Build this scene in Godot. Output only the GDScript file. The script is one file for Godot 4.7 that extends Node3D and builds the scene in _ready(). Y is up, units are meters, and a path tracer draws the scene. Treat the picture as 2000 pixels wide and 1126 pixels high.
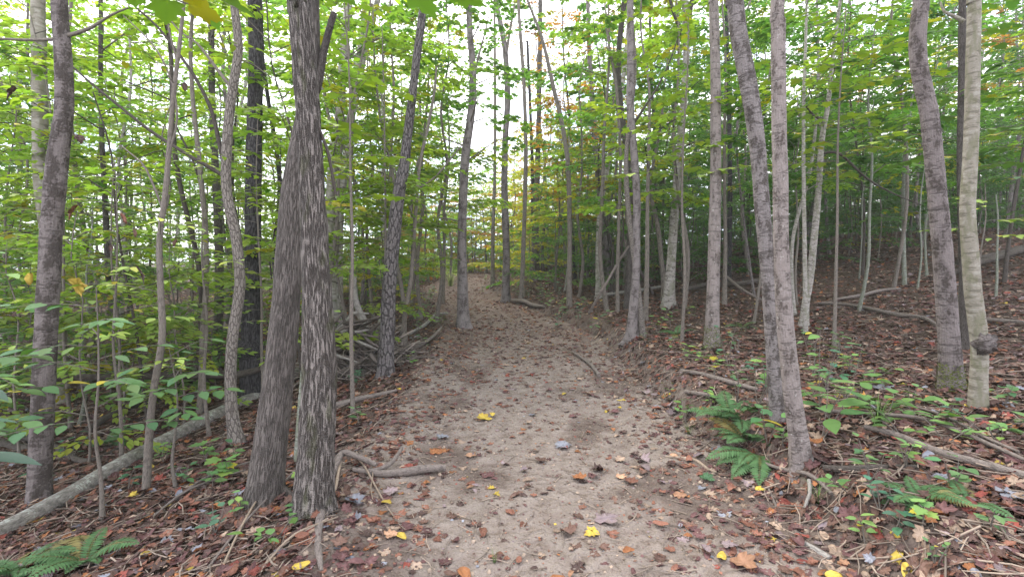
extends Node3D
# A leaf-strewn dirt trail climbing through young woods under a pale overcast sky. Units are metres, y up, the trail runs towards -z.

const PD := [-30.0, 0.0, 2.8, 5.0, 7.5, 9.2, 10.8, 12.8, 14.5, 19.5, 24.0, 30.0, 42.0, 90.0]
const PX := [0.9, 0.32, 0.26, 0.2, 0.19, 0.14, -0.1, -0.62, -1.15, -2.25, -2.6, -2.6, -1.6, 4.0]
const PW := [1.35, 1.4, 1.4, 1.4, 1.45, 1.45, 1.36, 1.28, 1.22, 1.35, 1.22, 1.08, 1.0, 1.0]
const PAL_BRIGHT := 0
const PAL_MID := 1
const PAL_DEEP := 2
const PAL_DARK := 3
const PAL_YELLOW := 4
const PAL_ORANGE := 5
# named trunks, by the direction in which they stand from the trail's foot
const LANDMARKS := [
	[-1.013, "blotched maple"],
	[-0.954, "pale trunk"],
	[-0.782, "kinked sapling"],
	[-0.661, "slim slope tree"],
	[-0.58, "crooked tree"],
	[-0.557, "black trunk"],
	[-0.426, "ridged trunk"],
	[-0.371, "elbow tree"],
	[-0.362, "twin-stemmed tree"],
	[-0.267, "scaly cherry"],
	[-0.102, "verge tree"],
	[-0.013, "bend tree"],
	[0.05, "double trunk"],
	[0.12, "bowed pole"],
	[0.199, "snapped trunk"],
	[0.256, "twisted pair"],
	[0.329, "spotted tree"],
	[0.42, "mossy trunk"],
	[0.569, "curved maple"],
	[0.612, "spindly tree"],
	[0.615, "speckled maple"],
	[0.927, "ringed trunk"],
	[0.985, "burled trunk"],
]

var rng := RandomNumberGenerator.new()
var wob := FastNoiseLite.new()
var M := {}
var SPRAY := []
var LEAF := {}
var used := {}
var FEET := []
var t: Node3D

func _ready():
	rng.seed = 7
	wob.seed = 3
	wob.frequency = 1.0
	wob.fractal_octaves = 3
	# ---- camera, sky, sun, exposure
	var cam := Camera3D.new()
	cam.name = "camera"
	cam.position = Vector3(0, 1.5, 0)
	cam.rotation_degrees = Vector3(-2.63, 0, 0)
	cam.fov = 62.05
	cam.near = 0.05
	cam.far = 600.0
	add_child(cam)
	cam.current = true
	var env := Environment.new()
	env.background_mode = Environment.BG_SKY
	env.sky = Sky.new()
	env.sky.sky_material = make_sky()
	env.background_energy_multiplier = 1.0
	env.tonemap_mode = Environment.TONE_MAPPER_LINEAR
	env.tonemap_exposure = 4.15
	env.fog_enabled = true
	env.fog_density = 0.0015
	env.fog_light_color = Color(0.93, 0.95, 0.92)
	env.sdfgi_enabled = true
	env.ssao_enabled = true
	env.ssil_enabled = true
	var we := WorldEnvironment.new()
	we.name = "world_environment"
	we.environment = env
	add_child(we)
	var sun := DirectionalLight3D.new()
	sun.name = "sun"
	sun.light_energy = 0.5
	sun.light_color = Color(1.0, 0.97, 0.92)
	sun.light_angular_distance = 25.0
	sun.rotation_degrees = Vector3(-52, -145, 0)
	sun.shadow_enabled = true
	sun.sky_mode = DirectionalLight3D.SKY_MODE_LIGHT_ONLY
	add_child(sun)
	# ---- materials and shared shapes
	make_materials()
	make_leaves()
	# ---- ground
	make_ground()
	# ---- trees
	named_trees()
	woods()
	near_saplings()
	edge_sapling()
	overhang()
	# ---- objects on the ground
	sticks()
	plants()
	brush_tangle()
	litter()
	hand_leaves()
	loose_leaves()

# ------------------------------------------------------------------ terrain
func lerp_table(v: Array, d: float) -> float:
	# a smooth curve through the values v at the distances PD
	var n := PD.size()
	if d <= PD[0]:
		return v[0]
	for i in n - 1:
		if d <= PD[i + 1]:
			var h: float = PD[i + 1] - PD[i]
			var k: float = (d - PD[i]) / h
			var a := maxi(i - 1, 0)
			var b := mini(i + 2, n - 1)
			var m0: float = (v[i + 1] - v[a]) / (PD[i + 1] - PD[a]) * h
			var m1: float = (v[b] - v[i]) / (PD[b] - PD[i]) * h
			var k2 := k * k
			var k3 := k2 * k
			return (2.0 * k3 - 3.0 * k2 + 1.0) * v[i] + (k3 - 2.0 * k2 + k) * m0 + (3.0 * k2 - 2.0 * k3) * v[i + 1] + (k3 - k2) * m1
	return v[-1]

func height(x: float, z: float) -> float:
	var d := -z
	var a := maxf(0.0, d - 5.0)
	var p := 0.04 * a * a / (a + 1.5)
	if d > 31.0:
		p -= 0.035 * minf(d - 31.0, 20.0) * smoothstep(31.0, 36.0, d)
	var w := lerp_table(PW, d)
	var u := x - lerp_table(PX, d)
	if absf(u) < w:
		p -= 0.05 * (1.0 - (u / w) * (u / w))
	if u > w:
		var v := u - w
		var q := minf(v, 12.0)
		p += 0.24 * smoothstep(0.0, 0.36, v) * (1.0 - 0.5 * smoothstep(9.0, 20.0, d)) + 0.05 * q + 0.008 * q * q + 0.06 * maxf(0.0, v - 12.0)
	elif u < -w:
		var v := -u - w
		p -= 0.5 * (1.0 - exp(-v / 2.0)) + 0.03 * minf(v, 30.0)
	return p

func rough(x: float, z: float) -> float:
	# small unevenness of the soil, centimetres
	var u := absf(x - lerp_table(PX, -z)) / lerp_table(PW, -z)
	var k := 0.5 + 0.9 * smoothstep(0.8, 1.15, u) * (1.0 - smoothstep(1.3, 2.0, u)) + 0.35 * smoothstep(1.4, 2.2, u)
	# two worn treads and a crumbled edge
	var tread := -0.022 * (exp(-pow((u - 0.5) / 0.16, 2.0))) * (0.7 + 0.6 * wob.get_noise_2d(x * 0.8 + 70.0, z * 0.5)) + 0.02 * exp(-pow((u - 0.97) / 0.1, 2.0)) * (0.6 + wob.get_noise_2d(x * 5.0, z * 5.0 + 20.0))
	return tread + k * (0.026 * wob.get_noise_2d(x * 1.6, z * 1.6) + 0.016 * wob.get_noise_2d(x * 6.0 + 40.0, z * 6.0) + 0.008 * wob.get_noise_2d(x * 22.0, z * 22.0 + 9.0))

func ground_at(x: float, z: float) -> float:
	return height(x, z) + rough(x, z)

func slope(x: float, z: float) -> Vector3:
	var e := 0.06
	return Vector3(height(x - e, z) - height(x + e, z), 2.0 * e, height(x, z - e) - height(x, z + e)).normalized()

# ------------------------------------------------------------------ building helpers
class MB:
	var v := PackedVector3Array()
	var n := PackedVector3Array()
	var uv := PackedVector2Array()
	var c := PackedColorArray()
	var i := PackedInt32Array()
	func add(p: Vector3, nn: Vector3, tt := Vector2.ZERO, col := Color.WHITE) -> int:
		v.append(p)
		n.append(nn)
		uv.append(tt)
		c.append(col)
		return v.size() - 1
	func tri(a: int, b: int, d: int):
		# front faces run clockwise
		if (v[b] - v[a]).cross(v[d] - v[a]).dot(n[a]) > 0.0:
			i.append(a)
			i.append(d)
			i.append(b)
		else:
			i.append(a)
			i.append(b)
			i.append(d)
	func quad(a: int, b: int, d: int, e: int):
		tri(a, b, d)
		tri(a, d, e)
	func mesh(mat: Material = null) -> ArrayMesh:
		var m := ArrayMesh.new()
		var s := []
		s.resize(Mesh.ARRAY_MAX)
		s[Mesh.ARRAY_VERTEX] = v
		s[Mesh.ARRAY_NORMAL] = n
		s[Mesh.ARRAY_TEX_UV] = uv
		s[Mesh.ARRAY_COLOR] = c
		s[Mesh.ARRAY_INDEX] = i
		m.add_surface_from_arrays(Mesh.PRIMITIVE_TRIANGLES, s)
		if mat:
			m.surface_set_material(0, mat)
		return m

func numbered(called: String) -> String:
	used[called] = used.get(called, 0) + 1
	return called if used[called] == 1 else "%s_%03d" % [called, used[called] - 1]

func tag(o: Node, label: String, category: String, group := "", kind := ""):
	if label:
		o.set_meta("label", label)
	if category:
		o.set_meta("category", category)
	if group:
		o.set_meta("group", group)
	if kind:
		o.set_meta("kind", kind)

func thing(called: String, label: String, category: String, at: Vector3, group := "") -> Node3D:
	var o := Node3D.new()
	o.name = numbered(called)
	add_child(o)
	o.position = at
	tag(o, label, category, group)
	return o

func part(called: String, m: Mesh, parent: Node, kind := "") -> MeshInstance3D:
	var o := MeshInstance3D.new()
	var n := 0
	o.name = called
	o.mesh = m
	parent.add_child(o, true)
	if kind:
		o.set_meta("kind", kind)
	return o

func scatter(called: String, m: Mesh, xf: Array, cols: PackedColorArray, parent: Node) -> MultiMeshInstance3D:
	var mm := MultiMesh.new()
	mm.transform_format = MultiMesh.TRANSFORM_3D
	mm.use_colors = true
	mm.mesh = m
	mm.instance_count = xf.size()
	var b := PackedFloat32Array()
	b.resize(xf.size() * 16)
	var k := 0
	for i in xf.size():
		var x: Transform3D = xf[i]
		var q := x.basis
		var o := x.origin
		var c := cols[i]
		b[k] = q.x.x
		b[k + 1] = q.y.x
		b[k + 2] = q.z.x
		b[k + 3] = o.x
		b[k + 4] = q.x.y
		b[k + 5] = q.y.y
		b[k + 6] = q.z.y
		b[k + 7] = o.y
		b[k + 8] = q.x.z
		b[k + 9] = q.y.z
		b[k + 10] = q.z.z
		b[k + 11] = o.z
		b[k + 12] = c.r
		b[k + 13] = c.g
		b[k + 14] = c.b
		b[k + 15] = 1.0
		k += 16
	mm.buffer = b
	var o2 := MultiMeshInstance3D.new()
	o2.name = called
	o2.multimesh = mm
	o2.set_meta("kind", "stuff")
	parent.add_child(o2, true)
	return o2

func smooth_line(p: Array, r: Array, step: float) -> Array:
	# points and radii along a smooth curve through the given points
	var a := []
	var b := []
	for i in p.size() - 1:
		var p0: Vector3 = p[maxi(i - 1, 0)]
		var p1: Vector3 = p[i]
		var p2: Vector3 = p[i + 1]
		var p3: Vector3 = p[mini(i + 2, p.size() - 1)]
		var n := maxi(1, int(ceil(p1.distance_to(p2) / step)))
		for k in n:
			var f := float(k) / n
			a.append(p1.cubic_interpolate(p2, p0, p3, f))
			b.append(lerpf(r[i], r[i + 1], f))
	a.append(p[-1])
	b.append(r[-1])
	return [a, b]

func tube(mb: MB, p: Array, r: Array, sides: int, bump := 0.0, flare := 0.0, tile := 0.6, seedling := 0.0, shaggy := 0.0):
	# a round limb through the points p with radii r; bump roughens it, flare spreads its foot in root lobes
	var rings := p.size()
	var grid := []
	var along := 0.0
	var side := Vector3.RIGHT
	var lens := []
	for k in rings:
		var fwd: Vector3 = (p[mini(k + 1, rings - 1)] - p[maxi(k - 1, 0)]).normalized()
		if k == 0:
			side = fwd.cross(Vector3(0.31, 0.2, 0.93)).normalized()
		else:
			side = (side - fwd * side.dot(fwd)).normalized()
			along += p[k].distance_to(p[k - 1])
		lens.append(along)
		var up := fwd.cross(side)
		var row := PackedVector3Array()
		for j in sides:
			var a := TAU * j / sides
			var rr: float = r[k]
			if bump > 0.0:
				rr *= 1.0 + bump * (wob.get_noise_3d(cos(a) * 1.2 + seedling, sin(a) * 1.2, along * 2.2) + 0.6 * wob.get_noise_3d(cos(a) * 3.0, sin(a) * 3.0 + seedling, along * 5.0))
				if shaggy > 0.0:
					rr *= 1.0 + shaggy * absf(wob.get_noise_3d(cos(a) * 6.5, sin(a) * 6.5 + seedling, along * 2.4))
			if flare > 0.0:
				rr *= 1.0 + 2.6 * flare * exp(-along / 0.11) * pow(0.5 + 0.5 * cos(a * 4.0 + seedling + 0.8 * sin(a)), 2.0) + flare * 0.3 * exp(-along / 0.35)
			row.append(p[k] + (side * cos(a) + up * sin(a)) * rr)
		grid.append(row)
	var start := mb.v.size()
	for k in rings:
		var up_row: PackedVector3Array = grid[mini(k + 1, rings - 1)]
		var dn_row: PackedVector3Array = grid[maxi(k - 1, 0)]
		var row: PackedVector3Array = grid[k]
		for j in sides + 1:
			var jj := j % sides
			var du: Vector3 = row[(j + 1) % sides] - row[(j + sides - 1) % sides]
			var dv: Vector3 = up_row[jj] - dn_row[jj]
			var nn := du.cross(dv).normalized()
			if nn.dot(row[jj] - p[k]) < 0.0:
				nn = -nn
			mb.add(row[jj], nn, Vector2(float(j) / sides + seedling * 0.37, lens[k] / tile + seedling * 0.21))
	for k in rings - 1:
		for j in sides:
			var a := start + k * (sides + 1) + j
			mb.quad(a, a + 1, a + sides + 2, a + sides + 1)
	for e in [0, rings - 1]:
		var fwd: Vector3 = (p[1] - p[0] if e == 0 else p[rings - 2] - p[rings - 1]).normalized()
		var mid := mb.add(p[e], -fwd, Vector2(0.5, 0.5))
		var first := mb.v.size()
		for j in sides:
			mb.add(grid[e][j], -fwd, Vector2(0.5 + 0.2 * cos(TAU * j / sides), 0.5 + 0.1 * sin(TAU * j / sides)))
		for j in sides:
			mb.tri(mid, first + j, first + (j + 1) % sides)

# ------------------------------------------------------------------ textures and materials
func grains(w: int, h: int, freq: float, sd: int, oct := 4, sx := 1, sy := 1, kind := FastNoiseLite.TYPE_SIMPLEX_SMOOTH) -> PackedByteArray:
	var n := FastNoiseLite.new()
	n.noise_type = kind
	n.seed = sd
	n.frequency = freq
	n.fractal_octaves = oct
	if kind == FastNoiseLite.TYPE_CELLULAR:
		n.cellular_return_type = FastNoiseLite.RETURN_DISTANCE2_SUB
		n.fractal_type = FastNoiseLite.FRACTAL_NONE
	var im := n.get_seamless_image(w / sx, h / sy)
	if sx > 1 or sy > 1:
		im.resize(w, h, Image.INTERPOLATE_CUBIC)
	im.convert(Image.FORMAT_L8)
	return im.get_data()

func picture(w: int, h: int, f: Callable) -> Array:
	# f(i, x, y) gives a linear colour, its alpha the relief
	var a := PackedByteArray()
	a.resize(w * h * 3)
	var b := PackedByteArray()
	b.resize(w * h)
	var i := 0
	for y in h:
		for x in w:
			var c: Color = f.call(i)
			b[i] = int(clampf(c.a, 0, 1) * 255)
			a[i * 3] = int(pow(clampf(c.r, 0, 1), 0.4545) * 255)
			a[i * 3 + 1] = int(pow(clampf(c.g, 0, 1), 0.4545) * 255)
			a[i * 3 + 2] = int(pow(clampf(c.b, 0, 1), 0.4545) * 255)
			i += 1
	return [ImageTexture.create_from_image(Image.create_from_data(w, h, false, Image.FORMAT_RGB8, a)), ImageTexture.create_from_image(Image.create_from_data(w, h, false, Image.FORMAT_L8, b))]

func bark_material(called: String, pic: Array, relief: float, tint := Color.WHITE) -> StandardMaterial3D:
	var m := StandardMaterial3D.new()
	m.resource_name = called
	m.albedo_texture = pic[0]
	m.albedo_color = tint
	m.roughness = 0.9
	m.metallic_specular = 0.3
	m.heightmap_enabled = true
	m.heightmap_texture = pic[1]
	m.heightmap_scale = relief
	M[called] = m
	return m

func mixc(a: Color, b: Color, k: float) -> Color:
	return a.lerp(b, clampf(k, 0, 1))

func make_materials():
	var w := 256
	var h := 1024
	var fine := grains(w, h, 0.06, 1)
	var blot := grains(w, h, 0.014, 2, 3, 1, 2)
	var lines := grains(w, h, 0.03, 3, 3, 4, 1)
	var vert := grains(w, h, 0.085, 4, 3, 1, 6)
	var spots := grains(w, h, 0.035, 5, 2)
	var plates := grains(w, h, 0.05, 6, 1, 1, 3, FastNoiseLite.TYPE_CELLULAR)
	var rings := grains(w, h, 0.012, 8, 2, 8, 1)
	var grit := grains(w, h, 0.3, 10, 2)
	# smooth maple bark: pinkish grey, dark mossy blotches, small pale lichens, level scars
	var cracks := grains(w, h, 0.15, 9, 2, 1, 12)
	var maple := func(dark: float, pale: float, ring: float, tint: Color) -> Array:
		return picture(w, h, func(i: int) -> Color:
			var a := fine[i] / 255.0
			var b := blot[i] / 255.0
			var l := lines[i] / 255.0
			var v := cracks[i] / 255.0
			var c := mixc(Color(0.1, 0.085, 0.08), Color(0.235, 0.208, 0.2), 0.05 + 0.45 * a + 0.5 * b)
			c = mixc(c, Color(0.25, 0.228, 0.216), smoothstep(0.55, 0.75, v) * 0.2)
			c = mixc(c, Color(0.06, 0.05, 0.045), smoothstep(0.6, 0.72, 1.0 - v) * 0.2)
			var k := smoothstep(dark - 0.04, dark + 0.1, 0.5 * (1.0 - b) + 0.3 * a + 0.2 * (1.0 - l))
			c = mixc(c, Color(0.045, 0.036, 0.03), k * 0.8)
			c = mixc(c, Color(0.05, 0.042, 0.038), smoothstep(0.68, 0.8, l) * 0.5)
			c = mixc(c, Color(0.055, 0.046, 0.041), smoothstep(ring, ring + 0.1, rings[i] / 255.0 + 0.12 * (a - 0.5)) * 0.55)
			c = mixc(c, Color(0.37, 0.38, 0.355), smoothstep(pale, pale + 0.08, spots[i] / 255.0 * 0.8 + 0.2 * a) * 0.6)
			var gr := 0.72 + 0.56 * grit[i] / 255.0
			c = Color(c.r * tint.r * gr, c.g * tint.g * gr, c.b * tint.b * gr)
			c.a = 0.4 + 0.3 * a - 0.3 * smoothstep(0.66, 0.76, l) + 0.1 * k + 0.25 * (v - 0.5)
			return c)
	bark_material("maple_dark", maple.call(0.5, 0.86, 0.78, Color(0.78, 0.75, 0.74)), 1.7)
	bark_material("maple", maple.call(0.54, 0.83, 0.8, Color(1, 1, 1)), 1.7)
	bark_material("maple_rings", maple.call(0.58, 0.9, 0.78, Color(0.92, 0.88, 0.88)), 1.7)
	bark_material("maple_slim", maple.call(0.58, 0.9, 0.85, Color(0.95, 0.94, 0.94)), 0.6)
	bark_material("maple_flaky", maple.call(0.6, 0.76, 0.84, Color(1.1, 1.06, 1.02)), 1.0)
	M["maple_mossy"] = M["maple_flaky"]
	# ridged bark: long interlaced strips
	bark_material("ridged", picture(w, h, func(i: int) -> Color:
		var r := absf(vert[i] / 255.0 - 0.5) * 2.0
		var r2 := absf(cracks[i] / 255.0 - 0.5) * 2.0
		var a := fine[i] / 255.0
		var g := grit[i] / 255.0
		var k := smoothstep(0.08, 0.34, 0.5 * r + 0.5 * r2 + 0.3 * (g - 0.5))
		var c := mixc(Color(0.05, 0.041, 0.035), mixc(Color(0.12, 0.102, 0.09), Color(0.25, 0.22, 0.2), 0.35 * a + 0.35 * r2 + 0.4 * g), k)
		c = mixc(c, Color(0.07, 0.075, 0.03), smoothstep(0.62, 0.8, blot[i] / 255.0) * 0.5)
		c.a = 0.15 + 0.65 * k + 0.2 * g
		return c), 4.0)
	bark_material("brown", picture(w, h, func(i: int) -> Color:
		var r2 := absf(cracks[i] / 255.0 - 0.5) * 2.0
		var a := fine[i] / 255.0
		var b := blot[i] / 255.0
		var g := grit[i] / 255.0
		var k := smoothstep(0.04, 0.3, r2 + 0.3 * (g - 0.5))
		var c := mixc(Color(0.05, 0.042, 0.036), mixc(Color(0.085, 0.073, 0.065), Color(0.175, 0.15, 0.134), 0.6 * a + 0.4 * g), k)
		c = mixc(c, Color(0.045, 0.038, 0.033), smoothstep(0.58, 0.72, 0.7 * (1.0 - b) + 0.3 * a) * 0.6)
		c.a = 0.3 + 0.35 * k + 0.15 * a + 0.15 * g
		return c), 2.6)
	bark_material("black", picture(w, h, func(i: int) -> Color:
		var r := absf(vert[i] / 255.0 - 0.5) * 2.0
		var a := fine[i] / 255.0
		var k := smoothstep(0.05, 0.4, r + 0.3 * (a - 0.5))
		var c := mixc(Color(0.014, 0.012, 0.012), mixc(Color(0.032, 0.029, 0.03), Color(0.085, 0.078, 0.08), a), k)
		c.a = 0.2 + 0.5 * k + 0.3 * a
		return c), 1.4)
	var pale := func(a0: Color, a1: Color, sp: float) -> Array:
		return picture(w, h, func(i: int) -> Color:
			var a := fine[i] / 255.0
			var b := blot[i] / 255.0
			var l := lines[i] / 255.0
			var c := mixc(a0, a1, 0.2 + 0.45 * a + 0.35 * b)
			c = mixc(c, Color(0.42, 0.43, 0.4), smoothstep(0.62, 0.8, l) * smoothstep(0.3, 0.7, b) * 0.4)
			c = mixc(c, Color(0.09, 0.082, 0.062), smoothstep(0.6, 0.75, 1.0 - l) * 0.6)
			c = mixc(c, Color(0.07, 0.062, 0.05), smoothstep(sp, sp + 0.06, spots[i] / 255.0) * 0.85)
			c = mixc(c, Color(0.14, 0.15, 0.085), smoothstep(0.5, 0.8, 1.0 - b) * 0.5)
			var gr := 0.75 + 0.5 * grit[i] / 255.0
			c = Color(c.r * gr, c.g * gr, c.b * gr)
			c.a = 0.4 + 0.3 * a + 0.3 * l
			return c)
	bark_material("pale", pale.call(Color(0.165, 0.155, 0.133), Color(0.29, 0.276, 0.243), 0.92), 0.8, Color(0.93, 0.91, 0.88))
	bark_material("pale_smooth", pale.call(Color(0.19, 0.172, 0.152), Color(0.34, 0.312, 0.282), 0.86), 0.4)
	bark_material("pale_spotted", pale.call(Color(0.2, 0.18, 0.16), Color(0.35, 0.315, 0.288), 0.68), 0.4)
	bark_material("lichen", pale.call(Color(0.11, 0.118, 0.094), Color(0.22, 0.23, 0.19), 0.85), 0.4)
	# scaly bark: dark flakes with light raised edges
	var scaly := func(lo: Color, hi: Color) -> Array:
		return picture(w, h, func(i: int) -> Color:
			var p := plates[i] / 255.0
			var a := fine[i] / 255.0
			var v := cracks[i] / 255.0
			p = p * 0.7 + 0.3 * v * p + 0.25 * (a - 0.5)
			var e := smoothstep(0.1, 0.25, p) * (1.0 - smoothstep(0.3, 0.6, p))
			var c := mixc(lo * 0.6, mixc(lo, hi, 0.35 * a + 0.4 * v + 0.4 * e * a), smoothstep(-0.05, 0.28, p))
			var gr := 0.7 + 0.6 * grit[i] / 255.0
			c = Color(c.r * gr, c.g * gr, c.b * gr)
			c.a = 0.15 + 0.55 * smoothstep(0.0, 0.25, p) + 0.25 * e * a
			return c)
	bark_material("scaly", scaly.call(Color(0.045, 0.038, 0.037), Color(0.19, 0.17, 0.165)), 1.5)
	bark_material("scaly_pale", scaly.call(Color(0.12, 0.1, 0.085), Color(0.27, 0.24, 0.21)), 0.9)
	var twig := func(a0: Color, a1: Color, lich: float) -> Array:
		return picture(128, 512, func(i: int) -> Color:
			var y: int = i / 128
			var j: int = y * 2 * w + (i % 128) * 2
			var a := fine[j] / 255.0
			var c := mixc(a0, a1, 0.5 * a + 0.5 * vert[j] / 255.0)
			c = mixc(c, Color(0.36, 0.38, 0.34), smoothstep(lich, lich + 0.12, 0.6 * blot[j] / 255.0 + 0.4 * spots[j] / 255.0) * 0.7)
			c = mixc(c, a0 * 0.45, smoothstep(0.55, 0.75, 1.0 - cracks[j] / 255.0) * 0.55)
			c = mixc(c, a0 * 0.5, smoothstep(0.6, 0.8, 1.0 - blot[j] / 255.0) * 0.5)
			c.a = 0.3 + 0.4 * a + 0.3 * vert[j] / 255.0
			return c)
	bark_material("thin", twig.call(Color(0.105, 0.088, 0.074), Color(0.225, 0.195, 0.165), 0.84), 0.4)
	bark_material("dark", twig.call(Color(0.03, 0.024, 0.02), Color(0.095, 0.078, 0.066), 0.95), 0.4)
	bark_material("log", twig.call(Color(0.13, 0.116, 0.102), Color(0.27, 0.25, 0.222), 0.56), 0.9)
	bark_material("dark_log", twig.call(Color(0.032, 0.026, 0.021), Color(0.11, 0.09, 0.075), 0.78), 0.9)
	bark_material("dead", twig.call(Color(0.1, 0.08, 0.07), Color(0.235, 0.197, 0.172), 0.95), 0.7)
	bark_material("bleached", twig.call(Color(0.18, 0.162, 0.144), Color(0.36, 0.335, 0.305), 0.95), 0.7)
	bark_material("root", twig.call(Color(0.2, 0.15, 0.11), Color(0.36, 0.285, 0.215), 0.95), 0.5)
	# moss
	var moss := StandardMaterial3D.new()
	moss.resource_name = "moss"
	moss.vertex_color_use_as_albedo = true
	moss.roughness = 1.0
	M["moss"] = moss
	# living leaves: thin, light comes through them
	M["leaf"] = leaf_material("leaf", Color(0.98, 1.1, 0.68), 0.5)
	M["fern"] = leaf_material("fern", Color(0.35, 0.5, 0.25), 0.55)
	M["dry"] = leaf_material("dry", Color(0.3, 0.22, 0.15), 0.62)
	# bare earth: pale dry clay with darker crumbs, tinted along the trail by where it is trodden
	var e1 := grains(1024, 1024, 0.012, 21, 5)
	var e2 := grains(1024, 1024, 0.06, 22, 4)
	var e3 := grains(1024, 1024, 0.04, 23, 1, 1, 1, FastNoiseLite.TYPE_CELLULAR)
	var pic := picture(1024, 1024, func(i: int) -> Color:
		var a := e1[i] / 255.0
		var b := e2[i] / 255.0
		var p := e3[i] / 255.0
		var c := mixc(Color(0.66, 0.6, 0.56), Color(1.0, 0.98, 0.95), 0.85 * a + 0.2 * b)
		c = mixc(c, Color(0.42, 0.35, 0.3), smoothstep(0.6, 0.8, b * 0.35 + (1.0 - a) * 0.65) * 0.6)
		c = mixc(c, Color(1, 0.97, 0.93), smoothstep(0.5, 0.75, p) * 0.15)
		c.a = 0.6 * a + 0.25 * b + 0.15 * smoothstep(0.05, 0.5, p)
		return c)
	var soil := StandardMaterial3D.new()
	soil.resource_name = "soil"
	soil.albedo_texture = pic[0]
	soil.vertex_color_use_as_albedo = true
	soil.roughness = 0.95
	soil.metallic_specular = 0.25
	soil.heightmap_enabled = true
	soil.heightmap_texture = pic[1]
	soil.heightmap_scale = 4.0
	soil.uv1_scale = Vector3(1, 1, 1) * 0.9
	M["soil"] = soil

func leaf_material(called: String, through: Color, gloss: float) -> StandardMaterial3D:
	var m := StandardMaterial3D.new()
	m.resource_name = called
	m.vertex_color_use_as_albedo = true
	m.roughness = gloss
	m.metallic_specular = 0.24
	m.backlight_enabled = true
	m.backlight = through
	m.cull_mode = BaseMaterial3D.CULL_DISABLED
	return m

func make_sky() -> PanoramaSkyMaterial:
	var n := FastNoiseLite.new()
	n.seed = 12
	n.frequency = 1.6
	n.fractal_octaves = 5
	var im := Image.create(512, 256, false, Image.FORMAT_RGBAF)
	for y in 256:
		var el := PI * (0.5 - (y + 0.5) / 256.0)
		for x in 512:
			var az := TAU * x / 512.0
			var dir := Vector3(cos(el) * cos(az), sin(el), cos(el) * sin(az))
			var k := n.get_noise_3d(dir.x * 1.2, dir.y * 2.4, dir.z * 1.2) * 0.5 + 0.5
			var c := Color(0.62, 0.72, 0.95).lerp(Color(1.02, 1.01, 1.05), smoothstep(0.3, 0.55, k))
			im.set_pixel(x, y, Color(c.r, c.g, c.b, 1))
	var m := PanoramaSkyMaterial.new()
	m.panorama = ImageTexture.create_from_image(im)
	return m

# ------------------------------------------------------------------ leaves
func oval_leaf(mb: MB, x: Transform3D, ln: float, wd: float, fold: float, droop: float, col: Color, stations := 4):
	# a pointed oval blade with a folded midrib; x looks along +z with +y up
	var prev := []
	for k in stations + 1:
		var f := float(k) / stations
		var hw := wd * 0.5 * sin(PI * pow(f, 0.8)) if k < stations else 0.0
		var y := -droop * f * f * ln
		var z := ln * f
		var cm := col * (0.9 if k % 2 else 1.0)
		cm.a = 1.0
		var m := mb.add(x * Vector3(0, y, z), x.basis.y, Vector2.ZERO, col * Color(1.15, 1.12, 1.1))
		if k == 0 or k == stations:
			if k == 0:
				prev = [m, m, m]
			else:
				mb.tri(prev[1], m, prev[0])
				mb.tri(prev[1], prev[2], m)
			continue
		var l := mb.add(x * Vector3(-hw, y + fold * hw, z), (x.basis.y + x.basis.x * fold).normalized(), Vector2.ZERO, cm)
		var r := mb.add(x * Vector3(hw, y + fold * hw, z), (x.basis.y - x.basis.x * fold).normalized(), Vector2.ZERO, cm)
		if k == 1:
			mb.tri(prev[0], m, l)
			mb.tri(prev[0], r, m)
		else:
			mb.quad(prev[1], m, l, prev[0])
			mb.quad(prev[1], prev[2], r, m)
		prev = [l, m, r]

const LOBES := [Vector2(0.02, 0.0), Vector2(0.22, -0.05), Vector2(0.4, 0.03), Vector2(0.47, 0.13), Vector2(0.36, 0.24), Vector2(0.44, 0.36), Vector2(0.57, 0.52), Vector2(0.4, 0.57), Vector2(0.27, 0.56), Vector2(0.29, 0.74), Vector2(0.13, 0.82), Vector2(0.0, 1.0)]
const LOBES_FAR := [Vector2(0.02, -0.02), Vector2(0.42, 0.05), Vector2(0.33, 0.26), Vector2(0.54, 0.5), Vector2(0.27, 0.57), Vector2(0.0, 1.0)]

func lobed_leaf(mb: MB, x: Transform3D, ln: float, fold: float, droop: float, col: Color, far := false):
	var half: Array = LOBES_FAR if far else LOBES
	var mid := mb.add(x * Vector3(0, -droop * 0.1 * ln, ln * 0.36), x.basis.y, Vector2.ZERO, col * Color(1.15, 1.12, 1.1))
	for s in [-1.0, 1.0]:
		var last := -1
		var nn: Vector3 = (x.basis.y - x.basis.x * fold * s).normalized()
		for q in half:
			var y: float = fold * absf(q.x) * ln - droop * q.y * q.y * ln - droop * 0.5 * q.x * q.x * ln
			var a := mb.add(x * Vector3(q.x * s * ln, y, q.y * ln), nn, Vector2.ZERO, col)
			if last >= 0:
				mb.tri(mid, last, a)
			last = a

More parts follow.
